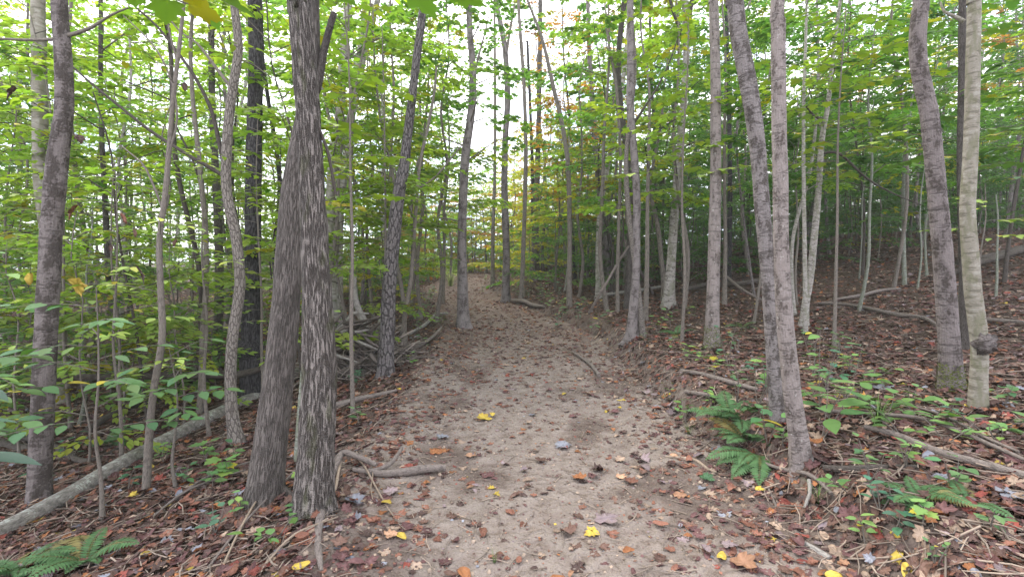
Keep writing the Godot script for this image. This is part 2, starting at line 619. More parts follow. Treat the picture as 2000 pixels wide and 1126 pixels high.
func dead_leaf(shape: int, curl: Vector2, crinkle: float, sd: int) -> ArrayMesh:
	# a fallen leaf about one metre long (scaled where it lies): rim, inner ring and midrib, curled and crinkled
	var r := RandomNumberGenerator.new()
	r.seed = sd
	var rim := PackedVector2Array()
	if shape == 0:
		for q in LOBES:
			rim.append(Vector2(q.x, q.y - 0.4) * r.randf_range(0.9, 1.1))
		for k in range(LOBES.size() - 2, 0, -1):
			rim.append(Vector2(-LOBES[k].x, LOBES[k].y - 0.4) * r.randf_range(0.9, 1.1))
	else:
		for k in 12:
			var a := TAU * k / 12.0
			var y := -cos(a) * 0.5
			rim.append(Vector2(sin(a) * 0.27 * (1.0 - 0.25 * y) * r.randf_range(0.92, 1.08), y * 1.0))
	var mb := MB.new()
	var lift := func(p: Vector2) -> float:
		return curl.x * p.x * p.x * 2.2 + curl.y * p.y * p.y * 1.4 + crinkle * wob.get_noise_2d(p.x * 3.0 + sd * 7.0, p.y * 3.0)
	var put := func(p: Vector2, c: Color) -> int:
		var e := 0.03
		var y: float = lift.call(p)
		var nn := Vector3(y - lift.call(p + Vector2(e, 0)), e, y - lift.call(p + Vector2(0, e))).normalized()
		return mb.add(Vector3(p.x, y, p.y), nn, Vector2.ZERO, c)
	var mid: int = put.call(Vector2(0, -0.02), Color(1.2, 1.15, 1.1))
	var inner := []
	var outer := []
	for k in rim.size():
		var g := r.randf_range(0.75, 1.12)
		inner.append(put.call(rim[k] * 0.5, Color(g, g, g)))
		g = r.randf_range(0.6, 1.0)
		outer.append(put.call(rim[k], Color(g, g * 0.96, g * 0.92)))
	for k in rim.size():
		var j := (k + 1) % rim.size()
		mb.tri(mid, inner[k], inner[j])
		mb.quad(inner[k], outer[k], outer[j], inner[j])
	return mb.mesh(M["dry"])

func spray(kind: int, sd: int) -> ArrayMesh:
	# a leafy twig: leaves set alternately in a loose, nearly level plane; 0 oval leaves, 1 lobed, 2 small oval, 3 hanging lobed
	var r := RandomNumberGenerator.new()
	r.seed = sd
	var mb := MB.new()
	var ln := 0.46
	var sag := r.randf_range(0.06, 0.16)
	var spine := func(f: float) -> Vector3:
		return Vector3(0.04 * sin(f * 5.0 + sd), -sag * f * f, ln * f)
	var brown := Color(0.35, 0.2, 0.3)
	for k in 4:
		var a: Vector3 = spine.call(k / 4.0)
		var b: Vector3 = spine.call((k + 1) / 4.0)
		var e := Vector3(0.003, 0, 0)
		var i0 := mb.add(a - e, Vector3.UP, Vector2.ZERO, brown)
		var i1 := mb.add(a + e, Vector3.UP, Vector2.ZERO, brown)
		var i2 := mb.add(b + e, Vector3.UP, Vector2.ZERO, brown)
		var i3 := mb.add(b - e, Vector3.UP, Vector2.ZERO, brown)
		mb.quad(i0, i1, i2, i3)
		var i4 := mb.add(a - Vector3(0, 0.006, 0), Vector3.DOWN, Vector2.ZERO, brown)
		mb.tri(i0, i4, i3)
		mb.tri(i1, i2, i4)
	var n := [19, 15, 26, 14][kind] as int
	for k in n:
		var f := (k + 0.6) / n
		var side := -1.0 if k % 2 else 1.0
		var at: Vector3 = spine.call(f)
		var yaw := side * r.randf_range(0.6, 1.35) * (1.0 - 0.75 * f)
		if k == n - 1:
			yaw = 0.0
		var out := r.randf_range(0.02, 0.13) * (1.0 - f * 0.6)
		var b := Basis.from_euler(Vector3(r.randf_range(-0.1, 0.45), yaw, r.randf_range(-0.4, 0.4)))
		if kind == 3:
			b = Basis.from_euler(Vector3(r.randf_range(0.3, 1.0), yaw + r.randf_range(-0.5, 0.5), r.randf_range(-0.7, 0.7)))
		var o := at + b.z * out
		var g := r.randf_range(0.72, 1.2)
		var c := Color(g * r.randf_range(0.9, 1.12), g, g * r.randf_range(0.8, 1.1))
		match kind:
			0: oval_leaf(mb, Transform3D(b, o), r.randf_range(0.08, 0.12), r.randf_range(0.046, 0.066), r.randf_range(0.05, 0.3), r.randf_range(0.0, 0.3), c, 3)
			2: oval_leaf(mb, Transform3D(b, o), r.randf_range(0.05, 0.075), r.randf_range(0.026, 0.036), r.randf_range(0.05, 0.3), r.randf_range(0.0, 0.3), c, 3)
			_: lobed_leaf(mb, Transform3D(b, o), r.randf_range(0.08, 0.12), r.randf_range(-0.05, 0.25), r.randf_range(0.0, 0.35), c, true)
	return mb.mesh(M["leaf"])

func make_leaves():
	# SPRAY[kind] holds variants
	for kind in 4:
		var a := []
		for k in 3:
			a.append(spray(kind, 31 + kind * 10 + k))
		SPRAY.append(a)
	LEAF["lobed"] = []
	LEAF["oval"] = []
	for k in 5:
		LEAF["lobed"].append(dead_leaf(0, Vector2([0.12, 0.3, -0.15, 0.6, 0.1][k], [0.1, 0.2, 0.15, -0.15, -0.2][k]), 0.12, 60 + k))
		LEAF["oval"].append(dead_leaf(1, Vector2([0.4, 0.9, -0.4, 0.2, 1.4][k], [0.15, -0.2, 0.2, -0.2, 0.2][k]), 0.08, 70 + k))
	LEAF["litter"] = []
	for k in 6:
		LEAF["litter"].append(dead_leaf(k % 2, Vector2([0.15, 0.5, -0.2, 0.9, 0.3, -0.5][k], [0.12, 0.2, 0.2, -0.25, -0.15, 0.35][k]), 0.12, 80 + k))

func leaf_tone(pal: int) -> Color:
	var c: Color
	match pal:
		PAL_BRIGHT: c = Color(0.245, 0.345, 0.08).lerp(Color(0.46, 0.49, 0.085), rng.randf() * rng.randf())
		PAL_MID: c = Color(0.13, 0.245, 0.08).lerp(Color(0.25, 0.35, 0.085), rng.randf() * rng.randf())
		PAL_DEEP: c = Color(0.08, 0.165, 0.07).lerp(Color(0.15, 0.235, 0.075), rng.randf() * rng.randf())
		PAL_DARK: c = Color(0.085, 0.15, 0.08).lerp(Color(0.15, 0.21, 0.085), rng.randf() * rng.randf())
		PAL_YELLOW: c = Color(0.34, 0.36, 0.05).lerp(Color(0.55, 0.4, 0.05), rng.randf())
		_: c = Color(0.34, 0.2, 0.04).lerp(Color(0.5, 0.16, 0.03), rng.randf())
	if pal < 3 and rng.randf() < 0.05:
		c = Color(0.4, 0.34, 0.04)
	var g := rng.randf_range(0.75, 1.2)
	return Color(c.r * g, c.g * g, c.b * g)

# ------------------------------------------------------------------ trees
func hero_tree(called: String, label: String, group: String, bark: String, at: Vector3) -> Node3D:
	return thing(called, label, "sapling" if called == "sapling" else "tree", at, group)

func hero_trunk(o: Node3D, bark: String, p: Array, r: Array, sides: int, flare: float, bumpy: float):
	var s := smooth_line(p, r, 0.05 if sides >= 28 else (0.09 if sides >= 18 else 0.16))
	var mb := MB.new()
	var tile: float = TAU * r[mini(2, r.size() - 1)] * 4.0
	tube(mb, s[0], s[1], sides, bumpy, flare, tile, float(used.size() * 13 % 17 + int(absf(o.position.x * 31.0)) % 11), 0.16 if bark == "ridged" else 0.0)
	part("trunk", mb.mesh(M[bark]), o)
	o.set_meta("spine", null)
	LEAF["spine"] = s
	FEET.append(Vector3(o.position.x, o.position.z, r[0]))
	if bark == "maple_mossy" or bark == "maple_rings":
		moss_collar(o, s, 0.32 if bark == "maple_mossy" else 0.24)

func moss_collar(o: Node3D, s: Array, tall: float):
	# tufts of moss round the foot
	var mb := MB.new()
	for k in 900:
		var hh := tall * pow(rng.randf(), 1.6)
		var a := rng.randf() * TAU
		var p: Vector3 = s[0][0]
		var rr: float = s[1][0]
		for i in s[0].size():
			if s[0][i].y <= hh:
				p = s[0][i]
				rr = s[1][i]
		var nn := Vector3(cos(a), 0.4, sin(a)).normalized()
		var lobe := 1.0 + 0.5 * exp(-(hh + 0.12) / 0.16)
		var q := Vector3(p.x + cos(a) * rr * lobe, hh, p.z + sin(a) * rr * lobe)
		var e := Vector3(-sin(a), 0, cos(a)) * rng.randf_range(0.006, 0.014)
		var g := rng.randf_range(0.5, 1.3)
		var col := Color(0.09, 0.105, 0.02) * g
		var i0 := mb.add(q - e, nn, Vector2.ZERO, col)
		var i1 := mb.add(q + e, nn, Vector2.ZERO, col)
		var i2 := mb.add(q + nn * rng.randf_range(0.008, 0.02) + Vector3(0, 0.008, 0), nn, Vector2.ZERO, col)
		mb.tri(i0, i1, i2)
	part("moss", mb.mesh(M["moss"]), o, "stuff")

func limb(o: Node3D, bark: String, p: Array, r: Array):
	var s := smooth_line(p, r, 0.08)
	var mb := MB.new()
	tube(mb, s[0], s[1], 8, 0.08, 0.0, 0.6, rng.randf_range(0, 9))
	part("branch", mb.mesh(M[bark]), o)

func collar(o: Node3D):
	var mb := MB.new()
	tube(mb, [Vector3(0.02, 0.62, 0), Vector3(0.02, 0.68, 0), Vector3(0.02, 0.74, 0), Vector3(0.02, 0.8, 0), Vector3(0.02, 0.86, 0)], [0.13, 0.165, 0.175, 0.165, 0.13], 16, 0.14, 0.0, 0.8, 4.0)
	part("swollen_collar", mb.mesh(M["black"]), o)

func burl(o: Node3D):
	var mb := MB.new()
	var c := Vector3(-0.005, 0.53, 0.03)
	var start := mb.v.size()
	var n := 16
	for k in n + 1:
		for j in n + 1:
			var th := PI * k / n
			var ph := TAU * (j % n) / n
			var d := Vector3(sin(th) * cos(ph), cos(th), sin(th) * sin(ph))
			var rr := 0.078 * (1.0 + 0.5 * wob.get_noise_3d(d.x * 1.6, d.y * 1.6, d.z * 1.6) + 0.25 * wob.get_noise_3d(d.x * 6.0, d.y * 6.0, d.z * 6.0))
			mb.add(c + d * Vector3(0.95, 1.15, 0.9) * rr, d, Vector2(float(j) / n, float(k) / n * 0.4))
	for k in n:
		for j in n:
			var a := start + k * (n + 1) + j
			mb.quad(a, a + 1, a + n + 2, a + n + 1)
	part("burl", mb.mesh(M["maple_dark"]), o)

func level_basis(dir: Vector3, tilt: float) -> Basis:
	# looks along dir (+z) with y roughly up
	var z := dir.normalized()
	var up := (Vector3.UP + Vector3(rng.randf_range(-tilt, tilt), 0, rng.randf_range(-tilt, tilt))).normalized()
	var x := up.cross(z).normalized()
	return Basis(x, z.cross(x), z)

func hero_crown(o: Node3D, lo: float, hi: float, reach: float, count: int, pal: int):
	# the leafy top above the part of the trunk that the trail's foot looks at
	var s: Array = LEAF["spine"]
	var xf := []
	var cols := PackedColorArray()
	var limbs := MB.new()
	var n := int(count / 10.0)
	for k in n:
		var hh := lerpf(lo, hi, (k + rng.randf()) / n) - o.position.y * 0.0
		var at: Vector3 = s[0][0]
		for q in s[0]:
			if q.y <= hh:
				at = q
		var a := k * 2.4 + rng.randf()
		var dir := Vector3(cos(a), rng.randf_range(0.1, 0.5), sin(a)).normalized()
		var ln := reach * rng.randf_range(0.5, 1.0) * (1.15 - 0.6 * (hh - lo) / maxf(0.1, hi - lo))
		var b := at + dir * ln
		tube(limbs, [at, at.lerp(b, 0.5) + Vector3(0, 0.06, 0), b], [0.018, 0.011, 0.004], 4)
		for j in 5:
			var f := 0.3 + 0.7 * (j + rng.randf()) / 5.0
			var sd := dir.rotated(Vector3.UP, (1.0 if j % 2 else -1.0) * rng.randf_range(0.3, 1.1))
			sd.y *= 0.4
			xf.append(Transform3D(level_basis(sd, 0.3).scaled(Vector3.ONE * rng.randf_range(1.0, 1.5)), at.lerp(b, f)))
			cols.append(leaf_tone(pal))
	part("branches", limbs.mesh(M["thin"]), o, "stuff")
	scatter("crown", SPRAY[[0, 1, 0, 1][pal % 4]][rng.randi() % 3], xf, cols, o)

func leaf_sprays(o: Node3D, from_y: int, to_y: int, count: int, pal: int, kind: int, sd: int):
	# leafy side twigs along the upper stem
	rng.seed = sd
	var s: Array = LEAF["spine"]
	var xf := []
	var cols := PackedColorArray()
	var limbs := MB.new()
	var top: float = s[0][-1].y
	for k in int(count / 3.0):
		var hh := minf(lerpf(from_y * 0.5, to_y * 0.8, rng.randf()), top)
		var at: Vector3 = s[0][0]
		for q in s[0]:
			if q.y <= hh:
				at = q
		var a := rng.randf() * TAU
		var dir := Vector3(cos(a), rng.randf_range(0.0, 0.4), sin(a)).normalized()
		var ln := rng.randf_range(0.3, 1.0)
		var b := at + dir * ln
		tube(limbs, [at, at.lerp(b, 0.5) + Vector3(0, 0.04, 0), b], [0.008, 0.005, 0.003], 4)
		for j in 3:
			var sdr := dir.rotated(Vector3.UP, (1.0 if j % 2 else -1.0) * rng.randf_range(0.2, 1.0))
			sdr.y *= 0.4
			xf.append(Transform3D(level_basis(sdr, 0.25).scaled(Vector3.ONE * rng.randf_range(0.8, 1.15)), at.lerp(b, 0.35 + 0.65 * (j + 0.5) / 3.0)))
			cols.append(leaf_tone(pal))
	part("branches", limbs.mesh(M["thin"]), o, "stuff")
	scatter("crown", SPRAY[kind][rng.randi() % 3], xf, cols, o)

func between(az: float) -> String:
	# the nearest named trunk, and the next one on the other side
	var lo := 0
	for k in LANDMARKS.size():
		if LANDMARKS[k][0] <= az:
			lo = k
	var hi := mini(lo + 1, LANDMARKS.size() - 1)
	if az < LANDMARKS[0][0] or hi == lo:
		return "outward of " + LANDMARKS[lo][1]
	if az - LANDMARKS[lo][0] < LANDMARKS[hi][0] - az:
		return "near %s towards %s" % [LANDMARKS[lo][1], LANDMARKS[hi][1]]
	return "near %s towards %s" % [LANDMARKS[hi][1], LANDMARKS[lo][1]]

func wild_tree(x: float, z: float, tall: float, r0: float, bare: float, reach: float, density: float, pal: int, kind: int, size: float, bark: String, tone: String, what: String, depth: String, group: String):
	# a tree or sapling of the woods: stem, level leafy branches from the height "bare" up
	var base := Vector3(x, height(x, z) - 0.06, z)
	var lean := Vector3(rng.randf_range(-0.09, 0.09), 0, rng.randf_range(-0.09, 0.09))
	tone = ("leaning " if absf(lean.x) > 0.055 else ("upright " if absf(lean.x) < 0.025 else "")) + ("stout " if r0 > 0.075 else "") + tone
	var sort := "sapling" if what == "sapling" else ("bush" if what.ends_with("bush") else "tree")
	var o := thing(sort, "%s %s, %s, %s, %s" % [tone, what, ["bright-leaved", "green-leaved", "deep green", "dark green", "yellowing", "orange-tinged"][pal], depth, between(x / -z)], sort, base, group)
	var p := []
	var r := []
	var n := 6
	for k in n + 1:
		var f := float(k) / n
		p.append(Vector3(0, tall * f, 0) + lean * tall * f + Vector3(rng.randf_range(-1, 1), 0, rng.randf_range(-1, 1)) * 0.018 * tall * (0.0 if k == 0 else 1.0))
		r.append(r0 * (1.0 - 0.8 * f) + 0.003)
	var far := -z > 22.0
	var s := smooth_line(p, r, 0.6 if far else 0.3)
	var mb := MB.new()
	tube(mb, s[0], s[1], 6 if far else 9, 0.06, 0.3, maxf(0.4, TAU * r0 * 4.0), rng.randf_range(0, 9))
	part("trunk", mb.mesh(M[bark]), o)
	var limbs := MB.new()
	var xf := []
	var cols := PackedColorArray()
	var nb := int((tall - bare) * density)
	var az := rng.randf() * TAU
	# the open tops above the view let the sky in
	var seen_to := 2.2 + 0.55 * -z
	for k in nb:
		var hh := lerpf(bare, tall * 0.98, (k + rng.randf() * 0.8) / nb)
		if hh > seen_to and rng.randf() < 0.85:
			continue
		var f := (hh - bare) / maxf(0.1, tall - bare)
		var at := p[0] as Vector3
		var seg := hh / tall * n
		var i0 := mini(int(seg), n - 1)
		at = (p[i0] as Vector3).lerp(p[i0 + 1], seg - i0)
		az += 2.4 + rng.randf_range(-0.5, 0.5)
		var dir := Vector3(cos(az), rng.randf_range(0.05, 0.3) + 0.5 * f, sin(az)).normalized()
		var ln := reach * rng.randf_range(0.55, 1.1) * (1.05 - 0.65 * f)
		var b := at + dir * ln + Vector3(0, -0.08 * ln, 0)
		var m := at.lerp(b, 0.5) + Vector3(0, 0.07 * ln, 0)
		tube(limbs, [at, m, b], [0.006 + 0.12 * r0, 0.005 + 0.05 * r0, 0.003], 3 if far else 4)
		var ns := maxi(2, int(ln / (0.165 * size)))
		for j in ns:
			var q := 0.22 + 0.78 * (j + rng.randf() * 0.6) / ns
			var pos := at.lerp(m, q * 2.0) if q < 0.5 else m.lerp(b, q * 2.0 - 1.0)
			var sd := dir.rotated(Vector3.UP, (1.0 if j % 2 else -1.0) * rng.randf_range(0.25, 1.1))
			sd.y = sd.y * 0.3 + rng.randf_range(-0.12, 0.12)
			xf.append(Transform3D(level_basis(sd, 0.25).scaled(Vector3.ONE * size * rng.randf_range(0.8, 1.2)), pos))
			cols.append(leaf_tone(pal))
	part("branches", limbs.mesh(M["dark" if rng.randf() < 0.5 else "thin"]), o, "stuff")
	scatter("crown", SPRAY[kind][rng.randi() % 3], xf, cols, o)

func named_trees():
	t = hero_tree("tree", "dark grey maple with blotched bark, behind the broad-leaved saplings on the lower slope", "tree trunks on the lower slope", "maple_dark", Vector3(-3.966, -0.46, -3.914))
	hero_trunk(t, "maple_dark", [Vector3(-0.001, -0.12, 0), Vector3(0.035, 0.342, -0.007), Vector3(0.114, 1.453, -0.028), Vector3(0.152, 1.96, -0.038), Vector3(0.183, 2.339, -0.046), Vector3(0.216, 2.632, -0.052), Vector3(0.247, 2.882, -0.057), Vector3(0.301, 3.214, -0.064), Vector3(0.31, 3.586, -0.071), Vector3(0.296, 3.874, -0.077), Vector3(0.286, 4.162, -0.083), Vector3(0.291, 5.761, -0.099), Vector3(0.325, 7.361, -0.115), Vector3(0.374, 8.96, -0.132)], [0.08, 0.075, 0.075, 0.073, 0.07, 0.074, 0.068, 0.062, 0.059, 0.056, 0.054, 0.041, 0.027, 0.014], 28, 0.50, 0.05)
	limb(t, "thin", [Vector3(0.299, 3.825, -0.076), Vector3(0.425, 3.858, -0.077), Vector3(0.551, 3.907, -0.078), Vector3(0.699, 3.998, -0.079), Vector3(0.845, 4.059, -0.081)], [0.017, 0.015, 0.013, 0.009, 0.006])
	limb(t, "thin", [Vector3(0.29, 3.809, -0.076), Vector3(0.048, 3.8, -0.075), Vector3(-0.201, 3.809, -0.076), Vector3(-0.452, 3.792, -0.075)], [0.015, 0.011, 0.009, 0.006])
	hero_crown(t, 6.0, 8.6, 1.8, 40, 0)
	hang_leaf(t, Vector3(-1.438, 1.88, -1.086), 0.13, "brown", 0)
	hang_leaf(t, Vector3(0.405, 2.407, 0.014), 0.14, "rust", 0)
	hang_leaf(t, Vector3(0.249, 1.862, 0.214), 0.1, "yellow", 1)
	hang_leaf(t, Vector3(0.262, 3.244, 0.314), 0.12, "dark_brown", 0)
	hang_leaf(t, Vector3(0.694, 1.818, 0.314), 0.14, "yellow", 0)
	t = hero_tree("tree", "pale lichen-covered trunk standing just behind the dark blotched maple", "tree trunks on the lower slope", "pale", Vector3(-6.822, -0.586, -7.152))
	hero_trunk(t, "pale", [Vector3(-0.002, -0.12, 0), Vector3(-0.018, 0.694, -0.034), Vector3(-0.067, 1.467, -0.073), Vector3(-0.21, 2.627, -0.13), Vector3(-0.306, 3.401, -0.168), Vector3(-0.333, 4.564, -0.225), Vector3(-0.351, 5.494, -0.271), Vector3(-0.361, 6.193, -0.306), Vector3(-0.226, 8.324, -0.358), Vector3(-0.159, 10.455, -0.411), Vector3(-0.03, 12.586, -0.463)], [0.1, 0.095, 0.095, 0.095, 0.095, 0.095, 0.09, 0.085, 0.064, 0.042, 0.021], 18, 0.50, 0.05)
	hero_crown(t, 8.0, 12.0, 2.4, 60, 0)
	t = hero_tree("sapling", "slender grey sapling with a kinked stem, standing before the fallen log", "tree trunks on the lower slope", "thin", Vector3(-2.995, -0.354, -3.829))
	hero_trunk(t, "thin", [Vector3(-0.001, -0.12, 0), Vector3(0.045, 0.443, 0), Vector3(0.101, 0.863, 0), Vector3(0.181, 1.279, 0), Vector3(0.182, 1.691, 0), Vector3(0.187, 2.058, 0), Vector3(0.244, 2.422, 0), Vector3(0.282, 2.743, 0), Vector3(0.328, 3.14, 0), Vector3(0.374, 3.456, 0), Vector3(0.42, 3.769, 0), Vector3(0.456, 4.041, 0), Vector3(0.454, 4.278, 0), Vector3(0.469, 4.516, 0), Vector3(0.502, 4.754, 0)], [0.031, 0.028, 0.026, 0.025, 0.023, 0.021, 0.02, 0.018, 0.017, 0.015, 0.012, 0.01, 0.008, 0.005, 0.003], 28, 0.15, 0.05)
	limb(t, "thin", [Vector3(0.282, 2.743, 0), Vector3(0.355, 3.002, 0), Vector3(0.325, 3.298, 0), Vector3(0.194, 3.573, 0), Vector3(-0.038, 3.808, 0)], [0.01, 0.008, 0.008, 0.006, 0.004])
	limb(t, "thin", [Vector3(0.223, 2.301, 0), Vector3(0.1, 2.623, 0), Vector3(-0.017, 2.743, 0), Vector3(-0.107, 2.815, 0)], [0.01, 0.008, 0.006, 0.004])
	limb(t, "thin", [Vector3(0.37, 3.456, 0), Vector3(0.318, 3.691, 0), Vector3(0.292, 3.885, 0)], [0.008, 0.006, 0.004])
	leaf_branches(t, [3, 5, 7], 11, 0.55, 0.085, PAL_BRIGHT, 101)
	hang_leaf(t, Vector3(0.092, 1.802, 0.079), 0.15, "dark_brown", 0)
	hang_leaf(t, Vector3(-0.081, 2.229, 0.029), 0.1, "rust", 1)
	hang_leaf(t, Vector3(0.004, 2.117, 0.029), 0.07, "brown", 1)
	hang_leaf(t, Vector3(-0.267, 2, -0.071), 0.06, "dark_brown", 1)
	hang_leaf(t, Vector3(0.302, 2.039, -0.021), 0.07, "brown", 1)
	hang_leaf(t, Vector3(0.443, 3.248, 0.029), 0.07, "dark_brown", 1)
	hang_leaf(t, Vector3(-0.569, 2.908, -0.171), 0.08, "dark_brown", 0)
	t = hero_tree("tree", "crooked grey tree snaking up between the black trunk and the kinked sapling", "tree trunks on the lower slope", "scaly_pale", Vector3(-2.807, -0.325, -4.841))
	hero_trunk(t, "scaly_pale", [Vector3(0.01, -0.12, 0), Vector3(-0.049, 0.199, -0.004), Vector3(-0.075, 0.569, -0.011), Vector3(-0.052, 1.042, -0.02), Vector3(0.023, 1.512, -0.03), Vector3(0.036, 1.721, -0.034), Vector3(0.001, 2.136, -0.042), Vector3(-0.072, 2.498, -0.049), Vector3(-0.088, 2.808, -0.056), Vector3(-0.055, 3.27, -0.065), Vector3(-0.003, 3.627, -0.072), Vector3(0.054, 3.984, -0.079), Vector3(0.038, 4.288, -0.086), Vector3(0.016, 4.541, -0.091), Vector3(-0.009, 5.802, -0.104), Vector3(0.017, 7.064, -0.117), Vector3(-0.115, 8.325, -0.13)], [0.076, 0.058, 0.054, 0.052, 0.05, 0.05, 0.05, 0.047, 0.047, 0.045, 0.043, 0.041, 0.039, 0.036, 0.027, 0.018, 0.009], 28, 0.50, 0.05)
	limb(t, "dark", [Vector3(-0.064, 2.627, -0.052), Vector3(-0.141, 3.013, -0.06), Vector3(-0.228, 3.398, -0.068), Vector3(-0.388, 3.729, -0.074), Vector3(-0.564, 3.984, -0.079), Vector3(-0.765, 4.238, -0.085), Vector3(-0.992, 4.44, -0.089)], [0.024, 0.021, 0.018, 0.016, 0.013, 0.011, 0.008])
	limb(t, "dark", [Vector3(-0.094, 2.731, -0.054), Vector3(-0.402, 2.911, -0.058), Vector3(-0.811, 3.167, -0.063), Vector3(-1.167, 3.449, -0.069), Vector3(-1.445, 3.678, -0.073), Vector3(-1.672, 3.882, -0.077)], [0.021, 0.018, 0.016, 0.013, 0.011, 0.008])
	limb(t, "thin", [Vector3(-0.029, 3.627, -0.072), Vector3(-0.18, 3.831, -0.076), Vector3(-0.356, 4.06, -0.081), Vector3(-0.534, 4.187, -0.084), Vector3(-0.735, 4.44, -0.089)], [0.018, 0.016, 0.011, 0.008, 0.008])
	hero_crown(t, 5.0, 8.0, 1.8, 40, 0)
	t = hero_tree("tree", "black-barked straight trunk with a swollen collar near its foot", "tree trunks on the lower slope", "black", Vector3(-3.73, -0.395, -6.7))
	hero_trunk(t, "black", [Vector3(0.014, -0.12, 0), Vector3(0.025, 0.376, -0.011), Vector3(0.028, 0.667, -0.02), Vector3(0.036, 0.811, -0.024), Vector3(0.048, 1.318, -0.039), Vector3(0.077, 2.183, -0.065), Vector3(0.101, 3.259, -0.097), Vector3(0.122, 4.045, -0.121), Vector3(0.151, 4.899, -0.146), Vector3(0.135, 5.608, -0.168), Vector3(0.129, 5.749, -0.172), Vector3(0.079, 8.298, -0.2), Vector3(-0.063, 10.846, -0.227), Vector3(-0.083, 13.395, -0.254)], [0.144, 0.126, 0.139, 0.126, 0.117, 0.108, 0.102, 0.099, 0.097, 0.097, 0.094, 0.07, 0.047, 0.023], 18, 0.50, 0.07)
	hero_crown(t, 9.0, 13.0, 2.4, 60, 1)
	collar(t)
	t = hero_tree("tree", "thick brown-grey trunk leaning behind the ridged trunk, with exposed roots", "tree trunks on the trail bank", "brown", Vector3(-1.715, -0.14, -3.238))
	hero_trunk(t, "brown", [Vector3(-0.011, -0.12, 0), Vector3(0.016, 0.19, -0.011), Vector3(0.05, 0.472, -0.028), Vector3(0.087, 0.789, -0.047), Vector3(0.124, 1.143, -0.067), Vector3(0.15, 1.462, -0.086), Vector3(0.17, 1.818, -0.107), Vector3(0.196, 2.174, -0.128), Vector3(0.237, 2.496, -0.146), Vector3(0.286, 2.782, -0.163), Vector3(0.32, 3.069, -0.18), Vector3(0.326, 3.285, -0.192), Vector3(0.321, 3.537, -0.207), Vector3(0.325, 5.071, -0.251), Vector3(0.191, 6.605, -0.295), Vector3(0.106, 8.14, -0.339)], [0.129, 0.111, 0.106, 0.101, 0.096, 0.09, 0.088, 0.082, 0.066, 0.053, 0.046, 0.042, 0.041, 0.031, 0.02, 0.01], 28, 0.25, 0.05)
	limb(t, "brown", [Vector3(-0.039, 0.028, -0.062), Vector3(-0.072, -0.012, 0.018), Vector3(-0.066, -0.048, 0.118), Vector3(-0.034, -0.101, 0.238)], [0.06, 0.055, 0.047, 0.032])
	limb(t, "dark", [Vector3(0.078, 0.076, -0.062), Vector3(0.17, 0.089, 0.018), Vector3(0.243, 0.042, 0.088), Vector3(0.284, -0.009, 0.158)], [0.039, 0.031, 0.024, 0.015])
	limb(t, "brown", [Vector3(0.279, 2.675, -0.157), Vector3(0.357, 2.89, -0.169), Vector3(0.391, 3.105, -0.182), Vector3(0.433, 3.285, -0.192), Vector3(0.469, 3.411, -0.199)], [0.029, 0.027, 0.026, 0.024, 0.022])
	hero_crown(t, 5.6, 8.0, 1.8, 40, 1)
	t = hero_tree("tree", "ridged grey trunk at the trail edge with shaggy interlaced bark", "tree trunks on the trail bank", "ridged", Vector3(-1.229, -0.024, -2.883))
	hero_trunk(t, "ridged", [Vector3(0.006, -0.12, 0), Vector3(0.015, 0.142, 0), Vector3(0.028, 0.334, 0), Vector3(0.047, 0.651, 0), Vector3(0.059, 0.966, 0), Vector3(0.055, 1.277, 0), Vector3(0.046, 1.585, 0), Vector3(0.036, 1.891, 0), Vector3(0.027, 2.193, 0), Vector3(0.017, 2.492, 0), Vector3(-0.001, 2.789, 0), Vector3(-0.025, 3.083, 0), Vector3(-0.03, 3.141, 0), Vector3(-0.123, 5.102, 0), Vector3(-0.015, 7.063, 0), Vector3(0.044, 9.024, 0)], [0.122, 0.111, 0.103, 0.097, 0.091, 0.083, 0.074, 0.07, 0.068, 0.067, 0.065, 0.06, 0.059, 0.044, 0.03, 0.015], 28, 0.30, 0.09)
	limb(t, "dark", [Vector3(0.081, 2.343, 0), Vector3(0.128, 2.223, 0), Vector3(0.153, 2.103, 0), Vector3(0.175, 1.951, 0)], [0.011, 0.009, 0.009, 0.008])
	hero_crown(t, 6.5, 9.0, 2.0, 40, 1)
	t = hero_tree("sapling", "thin pale-green lichened stem leaning between the two thick trailside trunks", "tree trunks on the trail bank", "lichen", Vector3(-1.8, -0.154, -3.958))
	hero_trunk(t, "lichen", [Vector3(-0.009, -0.12, 0), Vector3(0.011, 0.272, -0.027), Vector3(0.029, 0.613, -0.061), Vector3(0.056, 0.957, -0.095), Vector3(0.079, 1.304, -0.129), Vector3(0.089, 1.654, -0.163), Vector3(0.08, 1.887, -0.174), Vector3(0.094, 2.12, -0.185), Vector3(0.084, 2.354, -0.197)], [0.039, 0.035, 0.033, 0.032, 0.028, 0.024, 0.018, 0.012, 0.006], 28, 0.15, 0.05)
	t = hero_tree("tree", "pale smooth tree with a forked elbow, rising behind the ridged trunk", "tree trunks on the trail bank", "pale_smooth", Vector3(-3.586, -0.264, -9.659))
	hero_trunk(t, "pale_smooth", [Vector3(-0.001, -0.12, 0), Vector3(0.003, 0.519, -0.015), Vector3(-0.044, 1.35, -0.04), Vector3(-0.091, 2.074, -0.062), Vector3(-0.097, 2.798, -0.084), Vector3(-0.051, 3.622, -0.108), Vector3(0.025, 4.239, -0.127), Vector3(0.121, 4.854, -0.146), Vector3(0.156, 5.469, -0.164), Vector3(0.211, 6.184, -0.186), Vector3(0.276, 6.796, -0.204), Vector3(0.341, 7.305, -0.22), Vector3(0.367, 7.625, -0.225), Vector3(0.368, 7.944, -0.23), Vector3(0.363, 8.264, -0.234)], [0.136, 0.116, 0.102, 0.097, 0.097, 0.093, 0.108, 0.089, 0.089, 0.084, 0.075, 0.07, 0.052, 0.035, 0.017], 12, 0.50, 0.05)
